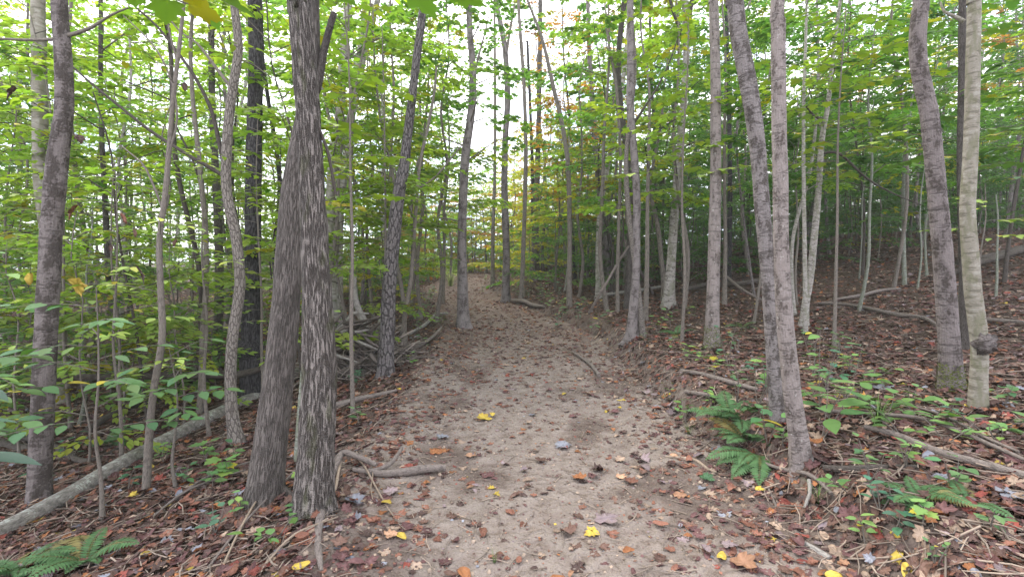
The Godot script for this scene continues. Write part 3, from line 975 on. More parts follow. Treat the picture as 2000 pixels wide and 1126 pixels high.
	limb(t, "thin", [Vector3(0.026, 4.342, -0.13), Vector3(-0.126, 4.854, -0.146), Vector3(-0.225, 5.469, -0.164), Vector3(-0.263, 5.98, -0.18)], [0.047, 0.031, 0.026, 0.021])
	hero_crown(t, 6, 8, 1.8, 40, 1)
	t = hero_tree("tree", "twin-stemmed smooth grey tree forking beside the pale elbow tree", "tree trunks on the trail bank", "pale_smooth", Vector3(-4.295, -0.219, -11.864))
	hero_trunk(t, "pale_smooth", [Vector3(-0.001, -0.12, 0), Vector3(-0.021, 0.701, -0.021), Vector3(-0.03, 1.464, -0.044), Vector3(-0.011, 2.48, -0.074), Vector3(0.031, 3.24, -0.097), Vector3(0.15, 4.124, -0.124), Vector3(0.296, 5.259, -0.158), Vector3(0.503, 6.138, -0.184), Vector3(0.672, 7.142, -0.215), Vector3(0.852, 7.767, -0.234), Vector3(1.044, 8.517, -0.257), Vector3(1.088, 8.751, -0.26), Vector3(1.107, 8.985, -0.264), Vector3(1.126, 9.219, -0.267)], [0.143, 0.119, 0.114, 0.108, 0.102, 0.091, 0.085, 0.074, 0.074, 0.068, 0.069, 0.051, 0.034, 0.017], 12, 0.50, 0.05)
	limb(t, "pale_smooth", [Vector3(0.348, 5.447, -0.164), Vector3(0.401, 6.013, -0.181), Vector3(0.48, 6.64, -0.2), Vector3(0.598, 7.517, -0.226), Vector3(0.716, 8.517, -0.257), Vector3(0.798, 9.762, -0.295)], [0.064, 0.071, 0.071, 0.065, 0.058, 0.039])
	hero_crown(t, 7, 9.5, 2.0, 60, 1)
	t = hero_tree("tree", "dark scaly cherry tree leaning over the brush pile", "tree trunks on the trail bank", "scaly", Vector3(-1.855, -0.106, -6.934))
	hero_trunk(t, "scaly", [Vector3(-0.001, -0.12, 0), Vector3(0.016, 0.262, -0.008), Vector3(0.04, 0.711, -0.021), Vector3(0.065, 1.308, -0.039), Vector3(0.112, 1.829, -0.054), Vector3(0.174, 2.423, -0.072), Vector3(0.242, 2.831, -0.084), Vector3(0.295, 3.09, -0.092), Vector3(0.334, 3.459, -0.103), Vector3(0.387, 3.864, -0.116), Vector3(0.433, 4.269, -0.128), Vector3(0.486, 4.71, -0.141), Vector3(0.539, 5.077, -0.152), Vector3(0.599, 5.589, -0.168), Vector3(0.782, 6.928, -0.188), Vector3(0.941, 8.267, -0.208), Vector3(0.975, 9.606, -0.229)], [0.122, 0.108, 0.104, 0.101, 0.098, 0.095, 0.088, 0.073, 0.066, 0.063, 0.059, 0.056, 0.056, 0.052, 0.039, 0.026, 0.013], 18, 0.50, 0.10)
	hero_crown(t, 6.5, 9.5, 2.2, 60, 1)
	t = hero_tree("sapling", "thin bent sapling just beyond the scaly cherry tree", "young stems beside the trail", "thin", Vector3(-1.973, -0.071, -8.447))
	hero_trunk(t, "thin", [Vector3(-0, -0.12, 0), Vector3(0.05, 0.484, 0), Vector3(0.119, 0.939, 0), Vector3(0.195, 1.391, 0), Vector3(0.246, 2.02, 0), Vector3(0.287, 2.556, 0), Vector3(0.366, 3.355, 0), Vector3(0.505, 3.971, 0), Vector3(0.625, 4.583, 0), Vector3(0.664, 5.017, 0)], [0.057, 0.044, 0.04, 0.035, 0.031, 0.031, 0.027, 0.027, 0.022, 0.018], 18, 0.15, 0.05)
	limb(t, "thin", [Vector3(0.317, 2.912, 0), Vector3(0.632, 3.134, 0), Vector3(0.902, 3.443, 0), Vector3(1.126, 3.707, 0)], [0.018, 0.014, 0.014, 0.009])
	limb(t, "thin", [Vector3(0.268, 2.378, 0), Vector3(0.093, 2.823, 0), Vector3(-0.081, 3.266, 0), Vector3(-0.211, 3.619, 0)], [0.018, 0.014, 0.014, 0.009])
	leaf_sprays(t, 3, 8, 26, PAL_BRIGHT, 0, 55)
	t = hero_tree("tree", "slim straight tree standing alone on the verge of the upper trail", "tree trunks along the upper trail", "maple_slim", Vector3(-1.07, 0.151, -10.489))
	hero_trunk(t, "maple_slim", [Vector3(-0, -0.12, 0), Vector3(-0.009, 0.451, 0), Vector3(-0.017, 1.126, 0), Vector3(-0.025, 1.907, 0), Vector3(0.001, 2.684, 0), Vector3(0.038, 3.455, 0), Vector3(0.085, 3.948, 0), Vector3(0.164, 4.438, 0), Vector3(0.221, 4.981, 0), Vector3(0.224, 5.629, 0), Vector3(0.172, 6.273, 0), Vector3(0.153, 7.02, 0), Vector3(0.177, 7.656, 0), Vector3(0.276, 8.721, 0), Vector3(0.303, 9.785, 0), Vector3(0.354, 10.849, 0)], [0.156, 0.128, 0.111, 0.1, 0.095, 0.095, 0.095, 0.089, 0.084, 0.073, 0.067, 0.061, 0.056, 0.042, 0.028, 0.014], 12, 0.50, 0.05)
	limb(t, "thin", [Vector3(0.011, 2.296, 0), Vector3(-0.268, 2.374, 0), Vector3(-0.602, 2.407, 0), Vector3(-0.992, 2.352, 0)], [0.022, 0.017, 0.017, 0.011])
	limb(t, "thin", [Vector3(0.212, 5.306, 0), Vector3(0.356, 5.844, 0), Vector3(0.5, 6.38, 0), Vector3(0.578, 6.701, 0)], [0.028, 0.022, 0.017, 0.011])
	hero_crown(t, 3.6, 8.5, 1.6, 160, 1)
	t = hero_tree("tree", "slim grey tree at the outer side of the bend, roots across the leaves", "tree trunks along the upper trail", "maple_slim", Vector3(-0.197, 0.354, -15.314))
	hero_trunk(t, "maple_slim", [Vector3(-0, -0.12, 0), Vector3(0, 0.492, 0), Vector3(0.017, 1.473, 0), Vector3(-0.015, 2.609, 0), Vector3(-0.046, 3.899, 0), Vector3(-0.013, 5.179, 0), Vector3(0.052, 6.29, 0), Vector3(0.02, 7.394, 0), Vector3(-0.059, 8.178, 0), Vector3(-0.218, 8.959, 0), Vector3(-0.345, 9.735, 0), Vector3(-0.512, 11.039, 0), Vector3(-0.526, 12.343, 0), Vector3(-0.593, 13.646, 0)], [0.18, 0.131, 0.115, 0.115, 0.106, 0.098, 0.098, 0.09, 0.082, 0.074, 0.065, 0.049, 0.033, 0.016], 12, 0.25, 0.05)
	limb(t, "thin", [Vector3(0.005, 7.708, 0), Vector3(0.133, 8.491, 0), Vector3(0.277, 9.27, 0)], [0.049, 0.041, 0.033])
	hero_crown(t, 6.5, 12, 1.8, 130, 1)
	t = hero_tree("tree", "very thin straight pole tree behind the tree at the bend", "tree trunks along the upper trail", "thin", Vector3(-0.812, 0.603, -19.99))
	hero_trunk(t, "thin", [Vector3(-0, -0.12, 0), Vector3(0.026, 2.384, 0), Vector3(0.093, 4.49, 0), Vector3(0.119, 7.611, 0), Vector3(0.103, 10.688, 0), Vector3(0.106, 12.109, 0), Vector3(0.163, 12.871, 0), Vector3(0.212, 13.634, 0), Vector3(0.188, 14.397, 0)], [0.096, 0.075, 0.064, 0.064, 0.053, 0.053, 0.04, 0.027, 0.013], 12, 0.50, 0.05)
	hero_crown(t, 10, 15, 1.6, 30, 2)
	t = hero_tree("tree", "thin grey tree just past the bend, slightly bowed", "tree trunks along the upper trail", "thin", Vector3(0.282, 0.483, -14.649))
	hero_trunk(t, "thin", [Vector3(0, -0.12, 0), Vector3(0.031, 0.705, 0), Vector3(0.091, 2.417, 0), Vector3(0.135, 4.417, 0), Vector3(0.087, 6.24, 0), Vector3(0.009, 7.444, 0), Vector3(-0.069, 8.49, 0), Vector3(-0.1, 9.233, 0), Vector3(-0.147, 10.328, 0), Vector3(-0.228, 11.423, 0), Vector3(-0.313, 12.517, 0)], [0.102, 0.07, 0.063, 0.063, 0.055, 0.055, 0.047, 0.039, 0.029, 0.02, 0.01], 12, 0.50, 0.05)
	hero_crown(t, 8, 13, 1.8, 40, 2)
	t = hero_tree("tree", "dark double trunk over a heap of roots beyond the bend", "tree trunks along the upper trail", "brown", Vector3(1.068, 0.865, -21.263))
	hero_trunk(t, "brown", [Vector3(-0.023, -0.12, 0), Vector3(-0.048, 1.088, 0), Vector3(-0.028, 2.442, 0), Vector3(0.035, 4.234, 0), Vector3(0.076, 6.013, 0), Vector3(0.136, 8.874, 0), Vector3(0.148, 12.561, 0), Vector3(0.044, 14.086, 0), Vector3(-0.002, 15.611, 0), Vector3(0.026, 17.135, 0)], [0.25, 0.17, 0.147, 0.125, 0.113, 0.102, 0.091, 0.068, 0.045, 0.023], 12, 0.50, 0.05)
	limb(t, "black", [Vector3(-0.026, 1.314, 0), Vector3(-0.142, 2.891, 0), Vector3(-0.168, 4.68, 0), Vector3(-0.263, 7.338, 0), Vector3(-0.402, 10.399, 0)], [0.114, 0.102, 0.08, 0.068, 0.057])
	hero_crown(t, 10, 18, 2.4, 60, 3)
	t = hero_tree("tree", "bowed thin pole leaning toward the trail from its foot on the bank", "tree trunks along the upper trail", "thin", Vector3(1.404, 0.462, -11.695))
	hero_trunk(t, "thin", [Vector3(0, -0.12, 0), Vector3(-0.004, 0.664, 0), Vector3(0.003, 1.66, 0), Vector3(-0.015, 2.649, 0), Vector3(-0.056, 3.508, 0), Vector3(-0.146, 4.178, 0), Vector3(-0.272, 4.785, 0), Vector3(-0.397, 5.268, 0), Vector3(-0.547, 5.93, 0), Vector3(-0.671, 6.409, 0), Vector3(-0.794, 6.766, 0), Vector3(-1.038, 7.361, 0), Vector3(-1.198, 7.92, 0), Vector3(-1.297, 8.479, 0), Vector3(-1.427, 9.038, 0)], [0.081, 0.062, 0.056, 0.056, 0.056, 0.05, 0.05, 0.05, 0.044, 0.037, 0.031, 0.025, 0.019, 0.012, 0.006], 12, 0.15, 0.05)
	t = hero_tree("tree", "snapped dark-footed trunk standing among saplings beyond the bowed pole", "tree trunks along the upper trail", "maple_slim", Vector3(3.354, 0.87, -16.869))
	hero_trunk(t, "maple_slim", [Vector3(0, -0.12, 0), Vector3(-0.022, 0.45, 0), Vector3(-0.125, 1.885, 0), Vector3(-0.242, 2.953, 0), Vector3(-0.376, 4.104, 0), Vector3(-0.513, 5.598, 0), Vector3(-0.631, 7.166, 0), Vector3(-0.711, 8.376, 0), Vector3(-0.759, 10.091, 0), Vector3(-0.803, 11.104, 0), Vector3(-0.766, 12.117, 0), Vector3(-0.783, 13.13, 0)], [0.168, 0.141, 0.124, 0.115, 0.115, 0.098, 0.08, 0.071, 0.062, 0.047, 0.031, 0.016], 12, 0.50, 0.05)
	hero_crown(t, 9, 14, 2.0, 40, 2)
	t = hero_tree("tree", "grey tree with a second stem twisted round it on the right bank", "tree trunks on the right bank", "maple_slim", Vector3(1.991, 0.33, -7.785))
	hero_trunk(t, "maple_slim", [Vector3(-0.033, -0.12, 0), Vector3(-0.021, 0.336, 0), Vector3(0.008, 0.754, 0), Vector3(0.028, 1.17, 0), Vector3(0.021, 1.749, 0), Vector3(0.023, 2.242, 0), Vector3(-0.016, 2.813, 0), Vector3(-0.063, 3.3, 0), Vector3(-0.101, 3.784, 0), Vector3(-0.102, 4.585, 0), Vector3(-0.119, 5.378, 0), Vector3(-0.121, 5.536, 0), Vector3(-0.168, 6.914, 0), Vector3(-0.178, 8.292, 0), Vector3(-0.139, 9.67, 0)], [0.097, 0.077, 0.068, 0.064, 0.064, 0.06, 0.06, 0.06, 0.061, 0.057, 0.052, 0.048, 0.036, 0.024, 0.012], 18, 0.50, 0.05)
	limb(t, "scaly_pale", [Vector3(0.151, -0.042, 0), Vector3(0.122, 0.252, 0), Vector3(0.066, 0.754, 0), Vector3(0.002, 1.253, 0), Vector3(-0.07, 1.749, 0), Vector3(-0.125, 2.242, 0), Vector3(-0.155, 2.732, 0), Vector3(-0.136, 3.219, 0), Vector3(-0.092, 3.664, 0), Vector3(-0.033, 4.186, 0), Vector3(-0.055, 4.744, 0), Vector3(-0.127, 5.299, 0)], [0.071, 0.054, 0.046, 0.042, 0.042, 0.042, 0.037, 0.033, 0.033, 0.029, 0.025, 0.021])
	limb(t, "dark", [Vector3(-0.04, 3.462, 0), Vector3(0.153, 3.744, 0), Vector3(0.377, 4.106, 0), Vector3(0.55, 4.505, 0), Vector3(0.651, 4.824, 0)], [0.025, 0.017, 0.012, 0.012, 0.008])
	hero_crown(t, 6, 10, 2.0, 60, 2)
	t = hero_tree("sapling", "hair-thin sapling stem beside the twisted pair", "young stems on the right slope", "thin", Vector3(2.333, 0.465, -10.514))
	hero_trunk(t, "thin", [Vector3(0, -0.12, 0), Vector3(-0.017, 0.586, 0), Vector3(-0.013, 1.259, 0), Vector3(0.009, 2.372, 0), Vector3(0.021, 3.365, 0), Vector3(-0.02, 4.131, 0), Vector3(-0.095, 5, 0), Vector3(-0.245, 5.755, 0), Vector3(-0.327, 6.292, 0)], [0.049, 0.038, 0.038, 0.033, 0.033, 0.033, 0.033, 0.028, 0.022], 12, 0.15, 0.05)
	t = hero_tree("tree", "pale spotted tree leaning inward on the right slope", "tree trunks on the right slope", "pale_spotted", Vector3(3.559, 0.574, -10.819))
	hero_trunk(t, "pale_spotted", [Vector3(-0.022, -0.12, 0), Vector3(0.005, 0.464, 0), Vector3(0.04, 1.157, 0), Vector3(0.085, 1.96, 0), Vector3(0.13, 2.757, 0), Vector3(0.179, 3.324, 0), Vector3(0.213, 4, 0), Vector3(0.252, 4.448, 0), Vector3(0.286, 5.118, 0), Vector3(0.297, 5.839, 0), Vector3(0.251, 6.555, 0), Vector3(0.221, 6.994, 0), Vector3(0.066, 8.471, 0), Vector3(0.128, 9.949, 0), Vector3(-0.035, 11.426, 0)], [0.154, 0.115, 0.099, 0.093, 0.087, 0.082, 0.076, 0.076, 0.071, 0.071, 0.065, 0.06, 0.045, 0.03, 0.015], 12, 0.50, 0.05)
	limb(t, "dark", [Vector3(0.298, 5.728, 0), Vector3(0.168, 6.115, 0), Vector3(0.004, 6.5, 0), Vector3(-0.139, 6.994, 0)], [0.046, 0.04, 0.035, 0.029])
	limb(t, "dark", [Vector3(0.297, 5.784, 0), Vector3(0.357, 6.28, 0), Vector3(0.405, 6.775, 0)], [0.046, 0.035, 0.035])
	hero_crown(t, 7, 12, 2.4, 80, 3)
	t = hero_tree("sapling", "slender forked stem rubbing against the pale spotted tree", "young stems on the right slope", "thin", Vector3(3.691, 0.63, -11.642))
	hero_trunk(t, "thin", [Vector3(0.001, -0.12, 0), Vector3(0.001, 0.497, -0.025), Vector3(-0.061, 1.12, -0.056), Vector3(-0.123, 1.743, -0.087), Vector3(-0.222, 2.242, -0.112), Vector3(-0.309, 2.678, -0.134), Vector3(-0.245, 3.364, -0.168), Vector3(-0.07, 4.238, -0.211), Vector3(0.006, 4.988, -0.249), Vector3(0.048, 5.448, -0.26), Vector3(0.097, 5.909, -0.272), Vector3(0.084, 6.37, -0.283)], [0.077, 0.059, 0.054, 0.054, 0.048, 0.048, 0.036, 0.03, 0.024, 0.018, 0.012, 0.006], 12, 0.15, 0.05)
	t = hero_tree("tree", "straight grey trunk with a mossy green foot on the right slope", "tree trunks on the right slope", "maple_mossy", Vector3(2.817, 0.347, -6.714))
	hero_trunk(t, "maple_mossy", [Vector3(0.001, -0.12, 0), Vector3(0.005, 0.216, -0.004), Vector3(0.008, 0.577, -0.011), Vector3(0.017, 1.081, -0.022), Vector3(0.024, 1.726, -0.034), Vector3(0.032, 2.368, -0.047), Vector3(0.024, 3.078, -0.062), Vector3(0.018, 3.643, -0.073), Vector3(-0.004, 4.311, -0.087), Vector3(-0.024, 4.835, -0.098), Vector3(-0.025, 4.975, -0.1), Vector3(0.069, 7.201, -0.116), Vector3(0.013, 9.427, -0.132), Vector3(0.033, 11.653, -0.148)], [0.126, 0.099, 0.089, 0.083, 0.08, 0.073, 0.07, 0.067, 0.064, 0.06, 0.06, 0.045, 0.03, 0.015], 18, 0.25, 0.05)
	hero_crown(t, 7, 12, 2.4, 80, 3)
	t = hero_tree("sapling", "thin straight stem behind the moss-footed trunk", "young stems on the right slope", "thin", Vector3(4.576, 0.641, -10.291))
	hero_trunk(t, "thin", [Vector3(0.001, -0.12, 0), Vector3(-0.002, 0.639, 0), Vector3(-0.004, 1.297, 0), Vector3(-0.033, 2.168, 0), Vector3(-0.062, 3.032, 0), Vector3(-0.073, 4.103, 0), Vector3(-0.071, 5.058, 0), Vector3(-0.156, 6.158, 0), Vector3(-0.234, 7.259, 0), Vector3(-0.289, 8.359, 0)], [0.06, 0.045, 0.04, 0.035, 0.035, 0.03, 0.025, 0.019, 0.013, 0.006], 12, 0.15, 0.05)
	leaf_sprays(t, 3, 8, 40, PAL_MID, 0, 56)
	t = hero_tree("tree", "curved grey maple bending away behind the speckled maple", "tree trunks by the ferns", "maple", Vector3(2.087, 0.264, -3.667))
	hero_trunk(t, "maple", [Vector3(-0.011, -0.12, 0), Vector3(-0.036, 0.166, 0), Vector3(-0.058, 0.406, 0), Vector3(-0.081, 0.685, 0), Vector3(-0.108, 1, 0), Vector3(-0.139, 1.314, 0), Vector3(-0.178, 1.625, 0), Vector3(-0.204, 1.895, 0), Vector3(-0.229, 2.125, 0), Vector3(-0.27, 2.392, 0), Vector3(-0.314, 2.619, 0), Vector3(-0.356, 2.807, 0), Vector3(-0.395, 2.994, 0), Vector3(-0.423, 3.218, 0), Vector3(-0.432, 3.292, 0), Vector3(-0.366, 4.607, 0), Vector3(-0.46, 5.921, 0), Vector3(-0.437, 7.236, 0)], [0.058, 0.053, 0.053, 0.053, 0.053, 0.054, 0.054, 0.054, 0.056, 0.058, 0.06, 0.06, 0.06, 0.059, 0.057, 0.043, 0.028, 0.014], 28, 0.15, 0.05)
	hero_crown(t, 5.0, 7.5, 1.8, 50, 3)
	t = hero_tree("tree", "straight speckled maple at the trail edge, flaking bark at its foot beside ferns", "tree trunks by the ferns", "maple_flaky", Vector3(1.901, 0.199, -3.094))
	hero_trunk(t, "maple_flaky", [Vector3(0.011, -0.12, 0), Vector3(-0.014, 0.127, 0), Vector3(-0.037, 0.263, 0), Vector3(-0.07, 0.466, 0), Vector3(-0.099, 0.702, 0), Vector3(-0.125, 0.903, 0), Vector3(-0.148, 1.159, 0), Vector3(-0.169, 1.465, 0), Vector3(-0.182, 1.857, 0), Vector3(-0.2, 2.18, 0), Vector3(-0.212, 2.5, 0), Vector3(-0.22, 2.816, 0), Vector3(-0.226, 3.036, 0), Vector3(-0.146, 4.458, 0), Vector3(-0.064, 5.879, 0), Vector3(-0.117, 7.301, 0)], [0.079, 0.06, 0.055, 0.053, 0.05, 0.05, 0.047, 0.045, 0.045, 0.043, 0.042, 0.042, 0.04, 0.03, 0.02, 0.01], 28, 0.30, 0.05)
	hero_crown(t, 5.0, 7.5, 1.8, 50, 3)
	t = hero_tree("sapling", "very thin straight stem beside the spindly leaning tree", "young stems on the right slope", "pale_smooth", Vector3(4.428, 0.492, -7.131))
	hero_trunk(t, "pale_smooth", [Vector3(-0.03, -0.12, 0), Vector3(-0.054, 0.551, 0), Vector3(-0.083, 1.312, 0), Vector3(-0.125, 2.29, 0), Vector3(-0.156, 3.404, 0), Vector3(-0.151, 4.283, 0), Vector3(-0.157, 5.008, 0), Vector3(-0.175, 5.675, 0), Vector3(-0.175, 6.341, 0), Vector3(-0.148, 7.008, 0)], [0.036, 0.032, 0.029, 0.026, 0.023, 0.019, 0.016, 0.012, 0.008, 0.004], 18, 0.15, 0.05)
	leaf_sprays(t, 4, 10, 40, PAL_BRIGHT, 0, 57)
	t = hero_tree("tree", "spindly leaning tree with pale crooked stem behind the speckled maple", "tree trunks on the right slope", "pale_spotted", Vector3(4.634, 0.526, -7.573))
	hero_trunk(t, "pale_spotted", [Vector3(0.001, -0.12, 0), Vector3(0.015, 0.325, 0), Vector3(0.082, 0.812, 0), Vector3(0.123, 1.376, 0), Vector3(0.157, 1.857, 0), Vector3(0.183, 2.335, 0), Vector3(0.188, 2.731, 0), Vector3(0.224, 3.125, 0), Vector3(0.278, 3.439, 0), Vector3(0.317, 3.986, 0), Vector3(0.35, 4.451, 0), Vector3(0.426, 5.068, 0), Vector3(0.445, 5.221, 0), Vector3(0.428, 6.305, 0), Vector3(0.522, 7.389, 0), Vector3(0.624, 8.474, 0)], [0.069, 0.055, 0.052, 0.051, 0.048, 0.041, 0.044, 0.037, 0.034, 0.03, 0.027, 0.023, 0.023, 0.017, 0.012, 0.006], 18, 0.50, 0.05)
	limb(t, "dark", [Vector3(0.196, 2.731, 0), Vector3(0.483, 2.731, 0), Vector3(0.895, 2.375, 0), Vector3(1.305, 2.136, 0), Vector3(1.794, 1.937, 0)], [0.024, 0.02, 0.016, 0.012, 0.008])
	limb(t, "dark", [Vector3(0.244, 3.243, 0), Vector3(0.067, 3.321, 0), Vector3(-0.098, 3.517, 0)], [0.02, 0.016, 0.012])
	leaf_sprays(t, 5, 11, 70, PAL_BRIGHT, 0, 58)
	t = hero_tree("sapling", "young pole tree between the spindly tree and the big curved trunk", "young stems on the right slope", "lichen", Vector3(8.139, 1.077, -9.911))
	hero_trunk(t, "lichen", [Vector3(0.001, -0.12, 0), Vector3(-0.045, 0.634, 0), Vector3(-0.083, 1.37, 0), Vector3(-0.104, 2.204, 0), Vector3(-0.106, 2.826, 0), Vector3(-0.053, 3.342, 0), Vector3(0.042, 4.202, 0), Vector3(0.022, 5.062, 0), Vector3(0.129, 5.923, 0)], [0.045, 0.037, 0.033, 0.029, 0.025, 0.02, 0.015, 0.01, 0.005], 12, 0.15, 0.05)
	leaf_sprays(t, 2, 8, 40, PAL_DEEP, 0, 59)
	t = hero_tree("tree", "big curved purple-grey trunk with dark rings and a mossy foot", "tree trunks by the fallen branches", "maple_rings", Vector3(3.914, 0.397, -4.224))
	hero_trunk(t, "maple_rings", [Vector3(0.019, -0.12, 0), Vector3(-0.008, 0.193, 0), Vector3(-0.038, 0.468, 0), Vector3(-0.08, 0.832, 0), Vector3(-0.122, 1.193, 0), Vector3(-0.162, 1.506, 0), Vector3(-0.187, 1.684, 0), Vector3(-0.221, 1.95, 0), Vector3(-0.258, 2.215, 0), Vector3(-0.299, 2.456, 0), Vector3(-0.351, 2.652, 0), Vector3(-0.393, 2.826, 0), Vector3(-0.415, 3.042, 0), Vector3(-0.407, 3.3, 0), Vector3(-0.401, 3.472, 0), Vector3(-0.477, 5.015, 0), Vector3(-0.491, 6.559, 0), Vector3(-0.439, 8.103, 0)], [0.106, 0.083, 0.078, 0.075, 0.072, 0.071, 0.069, 0.068, 0.066, 0.065, 0.063, 0.062, 0.062, 0.06, 0.058, 0.044, 0.029, 0.015], 28, 0.15, 0.05)
	hero_crown(t, 5.8, 8.5, 2.2, 70, 3)
	t = hero_tree("tree", "pale lichen-grey trunk with a round dark burl low on one side", "tree trunks by the fallen branches", "pale", Vector3(3.665, 0.375, -3.722))
	hero_trunk(t, "pale", [Vector3(0.005, -0.12, 0), Vector3(-0.003, 0.243, 0), Vector3(-0.006, 0.485, 0), Vector3(-0.04, 0.726, 0), Vector3(-0.078, 0.946, 0), Vector3(-0.109, 1.204, 0), Vector3(-0.141, 1.481, 0), Vector3(-0.148, 1.638, 0), Vector3(-0.143, 1.872, 0), Vector3(-0.143, 2.144, 0), Vector3(-0.149, 2.452, 0), Vector3(-0.156, 2.796, 0), Vector3(-0.163, 3.137, 0), Vector3(-0.167, 3.213, 0), Vector3(-0.09, 4.517, 0), Vector3(-0.135, 5.821, 0), Vector3(-0.057, 7.125, 0)], [0.066, 0.054, 0.054, 0.054, 0.053, 0.052, 0.049, 0.048, 0.046, 0.046, 0.044, 0.043, 0.041, 0.041, 0.031, 0.021, 0.01], 28, 0.15, 0.05)
	limb(t, "pale", [Vector3(0.207, 3.217, -0.478), Vector3(0.167, 3.285, -0.528), Vector3(0.12, 3.354, -0.578), Vector3(0.129, 3.455, -0.628)], [0.018, 0.016, 0.011, 0.009])
	hero_crown(t, 5.4, 7.5, 2.0, 60, 3)
	burl(t)
	t = hero_tree("tree", "shaded slim trunk hidden partly behind the burled pale trunk", "tree trunks by the fallen branches", "brown", Vector3(5.133, 0.519, -5.371))
	hero_trunk(t, "brown", [Vector3(0.001, -0.12, 0), Vector3(-0.046, 0.521, 0), Vector3(-0.106, 1.38, 0), Vector3(-0.154, 2.227, 0), Vector3(-0.178, 3.062, 0), Vector3(-0.213, 3.993, 0), Vector3(-0.234, 5.822, 0), Vector3(-0.323, 7.652, 0), Vector3(-0.41, 9.481, 0)], [0.046, 0.04, 0.038, 0.038, 0.036, 0.033, 0.025, 0.017, 0.008], 18, 0.50, 0.05)
	hero_crown(t, 6, 10, 2.2, 60, 3)
	t = hero_tree("sapling", "dark crooked stem leaning against the fallen trunk in the shade", "young stems on the right slope", "dark", Vector3(9.096, 1.171, -8.844))
	hero_trunk(t, "dark", [Vector3(0.001, -0.12, 0), Vector3(0.018, 0.423, 0), Vector3(0.061, 0.893, 0), Vector3(0.11, 1.454, 0), Vector3(0.172, 1.918, 0), Vector3(0.238, 2.473, 0), Vector3(0.346, 3.116, 0), Vector3(0.364, 3.687, 0), Vector3(0.374, 4.258, 0), Vector3(0.39, 4.829, 0)], [0.036, 0.033, 0.029, 0.029, 0.026, 0.023, 0.019, 0.014, 0.01, 0.005], 18, 0.15, 0.05)
	t = hero_tree("sapling", "whip-thin pale stem by the fallen trunk in the shade", "young stems on the right slope", "lichen", Vector3(7.976, 0.954, -7.883))
	hero_trunk(t, "lichen", [Vector3(0.001, -0.12, 0), Vector3(0.008, 0.378, 0), Vector3(-0.008, 0.714, 0), Vector3(-0.018, 1.299, 0), Vector3(-0.071, 1.715, 0)], [0.021, 0.018, 0.015, 0.012, 0.009], 18, 0.15, 0.05)
	t = hero_tree("tree", "slim tree on the slope below the kinked sapling, half in shadow", "tree trunks on the lower slope", "thin", Vector3(-4.021, -0.442, -6.087))
	hero_trunk(t, "thin", [Vector3(-0.014, -0.12, 0), Vector3(0.035, 0.499, 0), Vector3(0.074, 1.159, 0), Vector3(0.128, 1.682, 0), Vector3(0.143, 2.395, 0), Vector3(0.108, 2.972, 0), Vector3(0.068, 3.545, 0), Vector3(0.027, 4.112, 0), Vector3(0.025, 4.675, 0), Vector3(0.084, 5.356, 0), Vector3(0.184, 6.718, 0), Vector3(0.352, 8.08, 0), Vector3(0.337, 9.442, 0)], [0.044, 0.035, 0.033, 0.033, 0.03, 0.03, 0.027, 0.024, 0.022, 0.019, 0.014, 0.009, 0.005], 18, 0.15, 0.05)
	limb(t, "dark", [Vector3(0.113, 2.908, 0), Vector3(0.002, 3.291, 0), Vector3(-0.149, 3.608, 0), Vector3(-0.238, 3.829, 0)], [0.016, 0.013, 0.01, 0.007])
	hero_crown(t, 5, 9, 2.0, 50, 0)
	t = hero_tree("tree", "brown fluted trunk seen beyond the horizontal log on the lower slope", "tree trunks on the lower slope", "brown", Vector3(-7.044, -0.549, -8.455))
	hero_trunk(t, "brown", [Vector3(0.017, -0.12, 0), Vector3(0.023, 0.595, 0), Vector3(-0.011, 1.143, 0), Vector3(-0.063, 1.687, 0), Vector3(-0.08, 2.408, 0), Vector3(-0.09, 3.302, 0), Vector3(-0.102, 4.363, 0), Vector3(-0.072, 5.585, 0), Vector3(-0.033, 6.791, 0), Vector3(-0.122, 8.377, 0), Vector3(0.027, 9.963, 0), Vector3(0.061, 11.549, 0)], [0.077, 0.066, 0.063, 0.052, 0.048, 0.041, 0.038, 0.034, 0.031, 0.023, 0.015, 0.008], 18, 0.15, 0.05)
	hero_crown(t, 5.5, 11, 2.4, 60, 0)
	t = hero_tree("tree", "grey trunk standing behind the black trunk, hung with dead twigs", "tree trunks on the lower slope", "brown", Vector3(-5.637, -0.453, -9.08))
	hero_trunk(t, "brown", [Vector3(-0.001, -0.12, 0), Vector3(0.029, 0.687, 0), Vector3(0.083, 1.566, 0), Vector3(0.094, 2.629, 0), Vector3(0.068, 3.776, 0), Vector3(0.046, 5.003, 0), Vector3(0.064, 6.308, 0), Vector3(0.086, 7.046, 0), Vector3(0.084, 9.182, 0), Vector3(0.025, 11.318, 0), Vector3(0.088, 13.453, 0)], [0.099, 0.083, 0.079, 0.07, 0.066, 0.058, 0.053, 0.049, 0.037, 0.025, 0.012], 12, 0.15, 0.05)
	hero_crown(t, 6, 13, 2.4, 60, 0)
	pass

func clear_of_trail(x: float, z: float, gap: float) -> bool:
	return absf(x - lerp_table(PX, -z)) > lerp_table(PW, -z) + gap

